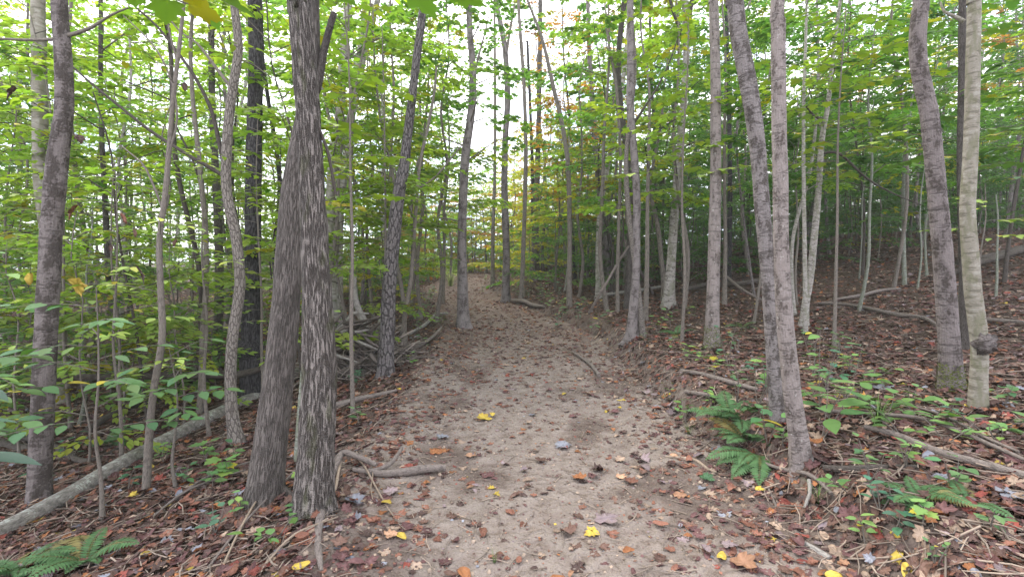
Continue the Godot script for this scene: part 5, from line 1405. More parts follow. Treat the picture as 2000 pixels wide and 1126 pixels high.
	stick("fallen_branch", "forked bleached branch leaning on the snag", "branch", "brush pile branches", "bleached", Vector3(-2.858, 0.399, -7.6), [Vector3(0, 0, 0), Vector3(0.207, 0.205, 0), Vector3(0.332, 0.352, 0), Vector3(0.576, 0.352, 0)], [0.041, 0.032, 0.024, 0.012], 8, 0.12)
	stick("twig", "thin grey twig sloping across the brush pile", "twig", "brush pile twigs", "dark_log", Vector3(-2.868, 0.213, -7.501), [Vector3(0, 0, 0), Vector3(0.239, 0.099, 0.08), Vector3(0.564, 0.116, 0.15)], [0.017, 0.015, 0.007], 5, 0.12)
	stick("twig", "dark crooked twig sloping across the brush pile", "twig", "brush pile twigs", "dead", Vector3(-2.221, 0.338, -7.376), [Vector3(0, 0, 0), Vector3(0.061, 0.159, 0.08), Vector3(0.212, 0.31, 0.15)], [0.032, 0.029, 0.013], 5, 0.12)
	stick("twig", "brown dead twig sloping across the brush pile", "twig", "brush pile twigs", "dead", Vector3(-2.506, 0.374, -7.419), [Vector3(0, 0, 0), Vector3(0.193, 0.18, 0.08), Vector3(0.474, 0.381, 0.15)], [0.031, 0.027, 0.012], 5, 0.12)
	stick("twig", "pale peeled twig sloping across the brush pile", "twig", "brush pile twigs", "bleached", Vector3(-2.837, 0.291, -7.025), [Vector3(0, 0, 0), Vector3(0.256, -0.083, 0.08), Vector3(0.592, -0.169, 0.15)], [0.031, 0.028, 0.012], 5, 0.12)
	stick("twig", "thin grey twig poking from the brush pile", "twig", "brush pile twigs", "dark_log", Vector3(-2.4, -0.161, -7.316), [Vector3(0, 0, 0), Vector3(0.169, 0.232, 0.08), Vector3(0.424, 0.449, 0.15)], [0.031, 0.028, 0.012], 5, 0.12)
	stick("twig", "dark crooked twig poking from the brush pile", "twig", "brush pile twigs", "dead", Vector3(-2.13, 0.177, -7.174), [Vector3(0, 0, 0), Vector3(0.091, -0.077, 0.08), Vector3(0.269, -0.164, 0.15)], [0.034, 0.03, 0.013], 5, 0.12)
	stick("twig", "brown dead twig poking from the brush pile", "twig", "brush pile twigs", "dead", Vector3(-2.541, 0.524, -7.281), [Vector3(0, 0, 0), Vector3(0.262, -0.051, 0.08), Vector3(0.608, -0.09, 0.15)], [0.027, 0.024, 0.011], 5, 0.12)
	stick("twig", "pale peeled twig poking from the brush pile", "twig", "brush pile twigs", "bleached", Vector3(-2.503, -0.128, -7.793), [Vector3(0, 0, 0), Vector3(0.266, 0.277, 0.08), Vector3(0.621, 0.491, 0.15)], [0.031, 0.027, 0.012], 5, 0.12)
	stick("twig", "thin grey twig half buried in the brush pile", "twig", "brush pile twigs", "dark_log", Vector3(-2.599, -0.112, -7.571), [Vector3(0, 0, 0), Vector3(0.391, 0.039, 0.08), Vector3(0.868, 0.128, 0.15)], [0.02, 0.018, 0.008], 5, 0.12)
	stick("twig", "dark crooked twig half buried in the brush pile", "twig", "brush pile twigs", "dead", Vector3(-2.58, 0.309, -7.792), [Vector3(0, 0, 0), Vector3(0.099, 0.085, 0.08), Vector3(0.293, 0.216, 0.15)], [0.018, 0.016, 0.007], 5, 0.12)
	stick("twig", "brown dead twig half buried in the brush pile", "twig", "brush pile twigs", "dead", Vector3(-2.747, 0.415, -7.698), [Vector3(0, 0, 0), Vector3(0.179, 0.107, 0.08), Vector3(0.449, 0.229, 0.15)], [0.017, 0.015, 0.007], 5, 0.12)
	stick("twig", "pale peeled twig half buried in the brush pile", "twig", "brush pile twigs", "bleached", Vector3(-3.021, -0.068, -7.785), [Vector3(0, 0, 0), Vector3(0.143, 0.121, 0.08), Vector3(0.38, 0.32, 0.15)], [0.027, 0.024, 0.011], 5, 0.12)
	stick("twig", "thin grey twig lying on top of the brush pile", "twig", "brush pile twigs", "dark_log", Vector3(-2.569, 0.841, -7.158), [Vector3(0, 0, 0), Vector3(0.114, -0.198, 0.08), Vector3(0.314, -0.377, 0.15)], [0.023, 0.021, 0.009], 5, 0.12)
	stick("twig", "dark crooked twig lying on top of the brush pile", "twig", "brush pile twigs", "dead", Vector3(-3.134, 0.722, -7.767), [Vector3(0, 0, 0), Vector3(0.355, -0.108, 0.08), Vector3(0.799, -0.235, 0.15)], [0.035, 0.031, 0.014], 5, 0.12)
	stick("twig", "brown dead twig lying on top of the brush pile", "twig", "brush pile twigs", "dead", Vector3(-2.763, 0.231, -7.447), [Vector3(0, 0, 0), Vector3(0.311, 0.033, 0.08), Vector3(0.707, 0.133, 0.15)], [0.028, 0.025, 0.011], 5, 0.12)
	stick("twig", "pale peeled twig lying on top of the brush pile", "twig", "brush pile twigs", "bleached", Vector3(-2.612, 0.528, -7.241), [Vector3(0, 0, 0), Vector3(0.262, -0.135, 0.08), Vector3(0.607, -0.266, 0.15)], [0.034, 0.031, 0.013], 5, 0.12)
	stick("twig", "thin grey twig leaning against the brush pile", "twig", "brush pile twigs", "dark_log", Vector3(-2.481, 0.668, -7.016), [Vector3(0, 0, 0), Vector3(0.236, 0.034, 0.08), Vector3(0.553, 0.086, 0.15)], [0.027, 0.024, 0.01], 5, 0.12)
	stick("twig", "dark crooked twig leaning against the brush pile", "twig", "brush pile twigs", "dead", Vector3(-2.92, 0.153, -7.282), [Vector3(0, 0, 0), Vector3(0.243, 0.079, 0.08), Vector3(0.569, 0.192, 0.15)], [0.029, 0.026, 0.011], 5, 0.12)
	stick("twig", "brown dead twig leaning against the brush pile", "twig", "brush pile twigs", "dead", Vector3(-2.804, 0.435, -7.201), [Vector3(0, 0, 0), Vector3(0.137, 0.215, 0.08), Vector3(0.358, 0.439, 0.15)], [0.024, 0.022, 0.009], 5, 0.12)
	stick("twig", "pale peeled twig leaning against the brush pile", "twig", "brush pile twigs", "bleached", Vector3(-2.776, 0.449, -7.476), [Vector3(0, 0, 0), Vector3(0.215, -0.032, 0.08), Vector3(0.517, -0.085, 0.15)], [0.022, 0.02, 0.009], 5, 0.12)
	stick("twig", "thin grey twig sticking out above the brush pile", "twig", "brush pile twigs", "dark_log", Vector3(-2.406, 0.549, -7.248), [Vector3(0, 0, 0), Vector3(0.241, 0.103, 0.08), Vector3(0.567, 0.248, 0.15)], [0.02, 0.018, 0.008], 5, 0.12)
	stick("twig", "dark crooked twig sticking out above the brush pile", "twig", "brush pile twigs", "dead", Vector3(-2.699, 0.488, -7.081), [Vector3(0, 0, 0), Vector3(0.223, 0.109, 0.08), Vector3(0.526, 0.19, 0.15)], [0.021, 0.019, 0.008], 5, 0.12)
	stick("twig", "brown dead twig sticking out above the brush pile", "twig", "brush pile twigs", "dead", Vector3(-2.38, 0.568, -7.269), [Vector3(0, 0, 0), Vector3(0.247, -0.213, 0.08), Vector3(0.58, -0.365, 0.15)], [0.028, 0.025, 0.011], 5, 0.12)
	stick("twig", "pale peeled twig sticking out above the brush pile", "twig", "brush pile twigs", "bleached", Vector3(-2.524, 0.53, -7.153), [Vector3(0, 0, 0), Vector3(0.166, -0.006, 0.08), Vector3(0.417, 0.039, 0.15)], [0.031, 0.027, 0.012], 5, 0.12)
	stick("twig", "thin grey twig crossing the front of the brush pile", "twig", "brush pile twigs", "dark_log", Vector3(-3.072, 0.34, -7.645), [Vector3(0, 0, 0), Vector3(0.355, 0.135, 0.08), Vector3(0.795, 0.205, 0.15)], [0.023, 0.021, 0.009], 5, 0.12)
	stick("twig", "dark crooked twig crossing the front of the brush pile", "twig", "brush pile twigs", "dead", Vector3(-2.732, 0.168, -7.334), [Vector3(0, 0, 0), Vector3(0.197, -0.037, 0.08), Vector3(0.48, -0.089, 0.15)], [0.024, 0.021, 0.009], 5, 0.12)
	stick("twig", "brown dead twig crossing the front of the brush pile", "twig", "brush pile twigs", "dead", Vector3(-2.25, 0.414, -7.704), [Vector3(0, 0, 0), Vector3(0.056, 0.118, 0.08), Vector3(0.205, 0.222, 0.15)], [0.037, 0.033, 0.014], 5, 0.12)
	stick("twig", "pale peeled twig crossing the front of the brush pile", "twig", "brush pile twigs", "bleached", Vector3(-2.336, -0.145, -7.669), [Vector3(0, 0, 0), Vector3(0.165, 0.105, 0.08), Vector3(0.422, 0.209, 0.15)], [0.03, 0.027, 0.012], 5, 0.12)
	stick("twig", "thin grey twig at the foot of the brush pile", "twig", "brush pile twigs", "dark_log", Vector3(-2.672, 0.548, -7.471), [Vector3(0, 0, 0), Vector3(0.091, -0.149, 0.08), Vector3(0.273, -0.247, 0.15)], [0.022, 0.019, 0.009], 5, 0.12)
	stick("twig", "dark crooked twig at the foot of the brush pile", "twig", "brush pile twigs", "dead", Vector3(-3.031, -0.268, -7.717), [Vector3(0, 0, 0), Vector3(0.177, 0.231, 0.08), Vector3(0.446, 0.468, 0.15)], [0.035, 0.031, 0.014], 5, 0.12)
	stick("twig", "brown dead twig at the foot of the brush pile", "twig", "brush pile twigs", "dead", Vector3(-2.972, 0.175, -7.53), [Vector3(0, 0, 0), Vector3(0.167, -0.047, 0.08), Vector3(0.423, -0.108, 0.15)], [0.027, 0.024, 0.01], 5, 0.12)
	stick("twig", "pale peeled twig at the foot of the brush pile", "twig", "brush pile twigs", "bleached", Vector3(-2.372, 0.281, -7.689), [Vector3(0, 0, 0), Vector3(0.191, -0.114, 0.08), Vector3(0.473, -0.181, 0.15)], [0.026, 0.023, 0.01], 5, 0.12)
	stick("twig", "thin grey twig jutting sideways from the brush pile", "twig", "brush pile twigs", "dark_log", Vector3(-2.618, 0.416, -7.137), [Vector3(0, 0, 0), Vector3(0.198, 0.122, 0.08), Vector3(0.48, 0.304, 0.15)], [0.03, 0.027, 0.012], 5, 0.12)
	stick("twig", "dark crooked twig jutting sideways from the brush pile", "twig", "brush pile twigs", "dead", Vector3(-2.416, -0.017, -7.69), [Vector3(0, 0, 0), Vector3(0.135, 0.07, 0.08), Vector3(0.362, 0.1, 0.15)], [0.017, 0.016, 0.007], 5, 0.12)
	stick("twig", "brown dead twig jutting sideways from the brush pile", "twig", "brush pile twigs", "dead", Vector3(-2.914, 0.265, -7.621), [Vector3(0, 0, 0), Vector3(0.264, 0.036, 0.08), Vector3(0.615, -0.001, 0.15)], [0.016, 0.015, 0.006], 5, 0.12)
	stick("twig", "pale peeled twig jutting sideways from the brush pile", "twig", "brush pile twigs", "bleached", Vector3(-2.83, 0.425, -7.684), [Vector3(0, 0, 0), Vector3(0.059, 0.128, 0.08), Vector3(0.211, 0.252, 0.15)], [0.018, 0.016, 0.007], 5, 0.12)
	stick("twig", "thin grey twig tangled inside the brush pile", "twig", "brush pile twigs", "dark_log", Vector3(-2.784, 0.368, -7.469), [Vector3(0, 0, 0), Vector3(0.224, 0.099, 0.08), Vector3(0.534, 0.146, 0.15)], [0.023, 0.021, 0.009], 5, 0.12)
	stick("twig", "dark crooked twig tangled inside the brush pile", "twig", "brush pile twigs", "dead", Vector3(-2.743, 0.483, -7.304), [Vector3(0, 0, 0), Vector3(0.251, 0.143, 0.08), Vector3(0.586, 0.232, 0.15)], [0.017, 0.015, 0.007], 5, 0.12)
	stick("twig", "brown dead twig tangled inside the brush pile", "twig", "brush pile twigs", "dead", Vector3(-2.932, 0.269, -7.641), [Vector3(0, 0, 0), Vector3(0.35, -0.058, 0.08), Vector3(0.788, -0.128, 0.15)], [0.029, 0.026, 0.011], 5, 0.12)
	stick("twig", "pale peeled twig tangled inside the brush pile", "twig", "brush pile twigs", "bleached", Vector3(-2.885, 0.334, -7.555), [Vector3(0, 0, 0), Vector3(0.334, -0.015, 0.08), Vector3(0.753, -0.072, 0.15)], [0.025, 0.023, 0.01], 5, 0.12)
	stick("fallen_branch", "long pale stick leaning beyond the scaly cherry tree", "branch", "dead branches lying on the ground", "bleached", Vector3(-2.261, 0.017, -10.521), [Vector3(0, 0, 0), Vector3(0.23, 0.126, -0.605), Vector3(0.349, 0.27, -1.36), Vector3(0.659, 0.32, -1.423)], [0.034, 0.042, 0.038, 0.026], 6, 0.12)
	stick("fallen_branch", "grey stick on the verge pointing down at the trail", "branch", "dead branches lying on the ground", "dead", Vector3(-2.282, -0.078, -8.835), [Vector3(0, 0, 0), Vector3(0.596, 0.153, 0.125), Vector3(0.745, 0.223, -0.389), Vector3(0.815, 0.313, -1.062)], [0.028, 0.037, 0.034, 0.026], 6, 0.12)
	stick("fallen_branch", "thin branch flat along the verge below the scaly cherry tree", "branch", "dead branches lying on the ground", "dead", Vector3(-2.868, -0.214, -7.597), [Vector3(0, 0, 0), Vector3(0.589, 0.095, 0.046), Vector3(1.114, 0.207, -0.16), Vector3(1.674, 0.308, 0.206)], [0.024, 0.028, 0.025, 0.016], 6, 0.12)
	stick("fallen_branch", "bare bent stick lying on the trail across from the twisted pair", "branch", "dead branches lying on the ground", "dead", Vector3(1.016, 0.067, -8.002), [Vector3(0, 0, 0), Vector3(0.094, -0.011, 0.531), Vector3(0.156, -0.022, 0.982), Vector3(0.164, -0.038, 1.564)], [0.017, 0.024, 0.026, 0.028], 6, 0.12)
	stick("root", "knotted grey root running out from the tree at the bend", "root", "exposed roots at the trail edge", "dead", Vector3(0, 0.423, -14.933), [Vector3(0, 0, 0), Vector3(0.332, 0.055, 0.839), Vector3(0.575, -0.002, 1.522), Vector3(0.873, 0.004, 2.201)], [0.072, 0.068, 0.057, 0.041], 6, 0.12)
	stick("fallen_branch", "weathered split plank-like branch among leaves behind the ferns", "branch", "dead branches lying on the ground", "dead", Vector3(1.964, 0.295, -5.519), [Vector3(0, 0, 0), Vector3(0.156, 0.011, 0.28), Vector3(0.262, 0.017, 0.61), Vector3(0.4, 0.019, 0.96)], [0.018, 0.028, 0.029, 0.019], 8, 0.12)
	stick("fallen_branch", "dark decaying stick in front of the weathered split branch", "branch", "dead branches lying on the ground", "dead", Vector3(1.813, 0.197, -4.934), [Vector3(0, 0, 0), Vector3(0.083, 0.076, 0.437), Vector3(0.154, 0.089, 0.706)], [0.024, 0.022, 0.014], 6, 0.12)
	stick("fallen_branch", "thick barkless branch lying downhill from the burled pale trunk", "branch", "dead branches lying on the ground", "dead", Vector3(2.587, 0.327, -3.458), [Vector3(0, 0, 0), Vector3(0.073, 0.007, 0.19), Vector3(0.093, 0.007, 0.45), Vector3(0.163, 0.012, 0.65), Vector3(0.254, 0.017, 0.85), Vector3(0.32, 0.019, 0.99)], [0.02, 0.024, 0.024, 0.024, 0.022, 0.02], 10, 0.12)
	stick("fallen_branch", "pale split branch crossing above the thick barkless branch", "branch", "dead branches lying on the ground", "dead", Vector3(2.474, 0.345, -3.808), [Vector3(0, 0, 0), Vector3(0.3, 0.02, 0.149), Vector3(0.526, 0.045, 0.349), Vector3(0.562, 0.038, 0.629), Vector3(0.538, 0.024, 1.039), Vector3(0.572, 0.026, 1.169)], [0.012, 0.014, 0.013, 0.014, 0.012, 0.011], 8, 0.12)
	stick("fallen_branch", "thin twig beside the pale split branch near the grass tuft", "branch", "dead branches lying on the ground", "dead", Vector3(3.167, 0.391, -3.851), [Vector3(0, 0, 0), Vector3(0.019, 0.011, 0.35), Vector3(-0.09, 0.002, 0.771), Vector3(-0.099, -0.01, 1.002)], [0.008, 0.009, 0.01, 0.008], 6, 0.12)
	stick("fallen_branch", "short dark log end half buried beside the speckled maple", "branch", "dead branches lying on the ground", "dark_log", Vector3(1.942, 0.25, -2.925), [Vector3(0, 0, 0), Vector3(0.089, 0.033, 0.099), Vector3(0.281, 0.041, 0.088), Vector3(0.48, 0.051, 0.108)], [0.02, 0.023, 0.018, 0.014], 8, 0.12)
	stick("root", "grey root creeping downhill from the speckled maple", "root", "exposed roots at the trail edge", "dead", Vector3(1.775, 0.115, -3.328), [Vector3(0, 0, 0), Vector3(0.037, 0.033, 0.189), Vector3(0.087, 0.08, 0.357), Vector3(0.097, 0.076, 0.466), Vector3(0.088, 0.063, 0.597)], [0.011, 0.013, 0.014, 0.011, 0.01], 7, 0.12)
	stick("root", "pale forked root on the cut bank below the speckled maple", "root", "exposed roots at the trail edge", "bleached", Vector3(1.84, 0.18, -2.91), [Vector3(0, 0, 0), Vector3(-0.037, -0.052, 0.071), Vector3(-0.093, -0.124, 0.114), Vector3(-0.123, -0.158, 0.185)], [0.012, 0.011, 0.01, 0.007], 7, 0.12)
	stick("root", "thin curling root dangling over the dirt bank", "root", "exposed roots at the trail edge", "dead", Vector3(1.699, 0.039, -3.115), [Vector3(0, 0, 0), Vector3(-0.041, -0.024, 0.151), Vector3(-0.099, -0.039, 0.301), Vector3(-0.276, -0.052, 0.492)], [0.008, 0.008, 0.006, 0.004], 6, 0.12)
	stick("fallen_branch", "chopped grey stick lying in the dirt below the roots", "branch", "dead branches lying on the ground", "bleached", Vector3(1.571, 0.012, -2.513), [Vector3(0, 0, 0), Vector3(0.024, 0.003, 0.07), Vector3(0.05, 0.004, 0.14)], [0.015, 0.017, 0.016], 8, 0.12)
	stick("fallen_branch", "sandy-coloured root lying across the trail edge before the large fern", "root", "exposed roots at the trail edge", "root", Vector3(1.228, -0.019, -3.764), [Vector3(0, 0, 0), Vector3(0.162, 0.01, 0.06), Vector3(0.211, 0.014, 0.14), Vector3(0.233, 0.014, 0.28), Vector3(0.272, 0.015, 0.32)], [0.01, 0.012, 0.014, 0.013, 0.009], 6, 0.12)
	stick("fallen_branch", "fallen shaded trunk at the back beyond the burled pale trunk", "fallen log", "fallen logs in the right woods", "dark_log", Vector3(9.746, 1.59, -10.5), [Vector3(0, 0, 0), Vector3(0.778, 0.134, 0), Vector3(1.442, 0.29, 0), Vector3(2.328, 0.469, 0)], [0.067, 0.079, 0.084, 0.084], 10, 0.12)
	stick("fallen_branch", "second fallen trunk under the shaded one", "fallen log", "fallen logs in the right woods", "dark_log", Vector3(9.105, 1.367, -9.908), [Vector3(0, 0, 0), Vector3(0.652, 0.266, 0.085), Vector3(1.45, 0.471, 0.018), Vector3(2.249, 0.63, 0.051)], [0.053, 0.063, 0.063, 0.063], 10, 0.12)
	stick("fallen_branch", "long pole lying across the leaves behind the burled pale trunk", "branch", "dead branches lying on the ground", "dead", Vector3(6.504, 0.758, -6.811), [Vector3(0, 0, 0), Vector3(0.124, 0.009, 0.31), Vector3(0.219, 0.013, 0.61), Vector3(0.302, 0.016, 0.83)], [0.025, 0.028, 0.026, 0.022], 7, 0.12)
	stick("fallen_branch", "branch lying on leaves between the spindly tree and the big curved trunk", "branch", "dead branches lying on the ground", "dead", Vector3(5.987, 0.789, -9.315), [Vector3(0, 0, 0), Vector3(0.232, 0.005, 0.52), Vector3(0.124, -0.046, 1.614), Vector3(0.192, -0.056, 2.115), Vector3(-0.037, -0.105, 2.637)], [0.025, 0.028, 0.033, 0.031, 0.021], 7, 0.12)
	stick("fallen_branch", "curved branch on the slope behind the spindly leaning tree", "branch", "dead branches lying on the ground", "dead", Vector3(6.421, 0.844, -9.518), [Vector3(0, 0, 0), Vector3(0.488, 0.079, 0.027), Vector3(1.048, 0.17, -0.177), Vector3(1.39, 0.209, -0.089)], [0.025, 0.035, 0.036, 0.026], 7, 0.12)
	stick("fallen_branch", "thin pole leaning across the slope beside the snapped trunk", "branch", "leaning dead poles in the right woods", "dead", Vector3(1.696, 0.468, -10.542), [Vector3(0, 0, 0), Vector3(0.287, 0.592, 0.242), Vector3(0.701, 1.202, -0.058), Vector3(1.032, 1.612, -0.358)], [0.034, 0.033, 0.028, 0.023], 6, 0.12)
	stick("fallen_branch", "second dead pole crossing behind the twisted pair", "branch", "leaning dead poles in the right woods", "dead", Vector3(2.517, 2.202, -11), [Vector3(0, 0, 0), Vector3(0.36, -0.702, 0), Vector3(1.344, -1.427, -2.118)], [0.029, 0.035, 0.042], 6, 0.12)
	stick("fallen_branch", "pale branch lying on the leaf bank before the snapped trunk", "branch", "dead branches lying on the ground", "bleached", Vector3(2.371, 0.682, -13.423), [Vector3(0, 0, 0), Vector3(0.758, 0.085, -0.174), Vector3(1.627, 0.185, -0.419), Vector3(2.335, 0.281, -0.774)], [0.036, 0.051, 0.044, 0.03], 6, 0.12)
	stick("fallen_branch", "dark low limb lying beyond the pale spotted tree", "branch", "dead branches lying on the ground", "dark_log", Vector3(4.446, 0.876, -12.589), [Vector3(0, 0, 0), Vector3(0.718, 0.134, -0.114), Vector3(1.327, 0.181, 0.324), Vector3(2.103, 0.295, 0.088)], [0.061, 0.068, 0.066, 0.053], 7, 0.12)
	stick("fallen_branch", "grey stem propped behind the moss-footed trunk", "branch", "leaning dead poles in the right woods", "dead", Vector3(4.936, 1.265, -11), [Vector3(0, 0, 0), Vector3(0.07, -0.265, 0.6), Vector3(0.467, -0.498, 0.705)], [0.029, 0.033, 0.027], 6, 0.12)
	stick("twig", "long bare twig rising in front of the thick brown-grey trunk", "twig", "twigs at the foot of the thick trunks", "dead", Vector3(-1.609, -0.097, -2.438), [Vector3(0, 0, 0), Vector3(-0.033, 0.036, -0.54), Vector3(-0.006, 0.089, -1.692)], [0.007, 0.008, 0.007], 6, 0.12)
	stick("twig", "straw-pale twig slanting across the foot of the brown-grey trunk", "twig", "twigs at the foot of the thick trunks", "root", Vector3(-1.504, -0.073, -2.399), [Vector3(0, 0, 0), Vector3(-0.156, 0.008, -0.529), Vector3(-0.418, -0.002, -1.618)], [0.006, 0.008, 0.006], 6, 0.12)
	stick("twig", "dry twig on the leaf bank before the long log", "twig", "twigs at the foot of the thick trunks", "dead", Vector3(-2.543, -0.267, -3.321), [Vector3(0, 0, 0), Vector3(0.054, 0.05, -0.311), Vector3(0.304, 0.062, -0.633)], [0.009, 0.01, 0.006], 6, 0.12)
	stick("twig", "twig lying downhill of the ridged trunk", "twig", "twigs at the foot of the thick trunks", "root", Vector3(-1.251, -0.009, -2.372), [Vector3(0, 0, 0), Vector3(0.074, 0.061, -0.161), Vector3(0.223, 0.034, -0.392)], [0.006, 0.007, 0.004], 6, 0.12)
	stick("twig", "grey twig crossing above the leaf bank", "twig", "twigs at the foot of the thick trunks", "dead", Vector3(-2.553, -0.267, -3.541), [Vector3(0, 0, 0), Vector3(0.071, 0.053, -0.331), Vector3(0.363, 0.072, -0.654)], [0.009, 0.01, 0.007], 6, 0.12)
	pass

func frond_mesh(sd: int) -> ArrayMesh:
	var key := "frond%d" % sd
	if LEAF.has(key):
		return LEAF[key]
	var r := RandomNumberGenerator.new()
	r.seed = sd
	var mb := MB.new()
	var n := 20
	var arch := r.randf_range(0.5, 0.8)
	var at := func(f: float) -> Vector3:
		return Vector3(0.04 * sin(f * 3.0 + sd), arch * f * (1.0 - 0.85 * f), f * 0.9)
	var spine := []
	var rad := []
	for k in n + 1:
		spine.append(at.call(float(k) / n))
		rad.append(0.006 * (1.0 - 0.8 * k / n))
	tube(mb, spine, rad, 4)
	for k in mb.c.size():
		mb.c[k] = Color(0.12, 0.13, 0.05)
	for k in range(2, n + 1):
		var f := float(k) / n
		var p: Vector3 = at.call(f)
		var fwd: Vector3 = (at.call(minf(f + 0.03, 1.0)) - at.call(f - 0.03)).normalized()
		var ln := 0.2 * pow(sin(PI * minf(0.12 + f * 0.88, 0.985)), 0.7)
		for s in [-1.0, 1.0]:
			var side: Vector3 = Vector3.UP.cross(fwd).normalized() * s
			var dir := (side + fwd * 0.35 + Vector3(0, r.randf_range(-0.35, 0.05), 0)).normalized()
			var up := fwd.cross(side * s).normalized()
			var b := Basis(up.cross(dir).normalized(), up, dir).orthonormalized()
			var g := r.randf_range(0.75, 1.2)
			oval_leaf(mb, Transform3D(b, p), ln, 0.046, 0.15, r.randf_range(0.05, 0.3), (Color(0.15, 0.13, 0.05) if sd == 3 else Color(0.055, 0.112, 0.045)) * g, 5)
	LEAF[key] = mb.mesh(M["fern"])
	return LEAF[key]

func fern(label: String, x: float, z: float, size: float, fronds: int, sd: int, hang := false):
	rng.seed = sd
	var o := thing("fern", label, "fern", Vector3(x, ground_at(x, z), z), "ferns along the trail")
	fronds += 3
	for k in fronds:
		var a := TAU * k / fronds + rng.randf_range(-0.3, 0.3)
		if hang:
			a = rng.randf_range(-2.0, 0.6) - 0.6
		var fr := part("frond", frond_mesh(rng.randi() % 4), o)
		var ln := size * rng.randf_range(0.3, 0.62)
		fr.transform = Transform3D(Basis.from_euler(Vector3(rng.randf_range(0.15, 0.5) if hang else rng.randf_range(-0.35, 0.2), a, rng.randf_range(-0.25, 0.25))).scaled(Vector3.ONE * ln), Vector3(0, 0.0, 0))

func herb(label: String, x: float, z: float, tall: float, leaves: int, size: float, look: int, sd: int):
	# stems with leaves: 0 mid-green ovals, 1 broad ovals near the ground, 2 light lobed or rounded, 3 bluish
	rng.seed = sd
	var o := thing("herb", label, "plant", Vector3(x, ground_at(x, z), z), "green herbs and seedlings on the forest floor")
	var stems := 1 if leaves < 8 else 3
	var left := leaves
	for k in stems:
		var a := rng.randf() * TAU
		var top := Vector3(cos(a) * 0.25 * tall, tall * rng.randf_range(0.7, 1.0), sin(a) * 0.25 * tall) * (1.0 if look != 1 else 0.8)
		if look == 1:
			top += Vector3(cos(a), 0, sin(a)) * 0.15
		var mb := MB.new()
		var mid := top * 0.5 + Vector3(rng.randf_range(-0.02, 0.02), 0.02, rng.randf_range(-0.02, 0.02))
		var s := smooth_line([Vector3.ZERO, mid, top], [0.004, 0.003, 0.0015], 0.04)
		tube(mb, s[0], s[1], 5)
		part("stem", mb.mesh(M["thin"]), o)
		var n := left / (stems - k)
		left -= n
		for j in n:
			var f := 0.35 + 0.65 * (j + 1.0) / n
			var p: Vector3 = s[0][int(f * (s[0].size() - 1))]
			var b := a + j * 2.5 + rng.randf_range(-0.4, 0.4)
			var dir := Vector3(cos(b), rng.randf_range(-0.15, 0.4), sin(b)).normalized()
			var c := leaf_tone(PAL_DEEP)
			if look == 2:
				c = leaf_tone(PAL_MID)
			elif look == 3:
				c = Color(0.07, 0.15, 0.09) * rng.randf_range(0.8, 1.2)
			elif look == 1:
				c = Color(0.11, 0.2, 0.06) * rng.randf_range(0.7, 1.2)
			one_leaf(o, p + dir * 0.012, level_basis(dir, 0.3), size * rng.randf_range(0.85, 1.4), 1 if look == 2 and sd % 2 == 0 else 0, c)

func tuft(label: String, x: float, z: float, tall: float, blades: int, sd: int):
	rng.seed = sd
	var o := thing("grass_tuft", label, "grass", Vector3(x, ground_at(x, z), z), "grass tufts")
	var mb := MB.new()
	for k in blades:
		var a := rng.randf() * TAU
		var out := Vector3(cos(a), 0, sin(a))
		var ln := tall * rng.randf_range(0.6, 1.2)
		var w := out.cross(Vector3.UP) * ln * 0.012
		var foot := out * rng.randf() * tall * 0.12
		var prev := []
		var g := rng.randf_range(0.7, 1.3)
		var c := Color(0.1, 0.17, 0.05) * g if tall < 0.6 else Color(0.3, 0.33, 0.12) * g
		var bend := rng.randf_range(0.25, 0.9)
		for j in 6:
			var f := j / 5.0
			var p := foot + out * ln * bend * f * f + Vector3(0, ln * (f - 0.45 * bend * f * f), 0)
			var i0 := mb.add(p - w * (1.0 - f), Vector3.UP, Vector2.ZERO, c)
			var i1 := mb.add(p + w * (1.0 - f), Vector3.UP, Vector2.ZERO, c)
			if j:
				mb.quad(prev[0], prev[1], i1, i0)
			prev = [i0, i1]
	part("blades", mb.mesh(M["fern"]), o, "stuff")

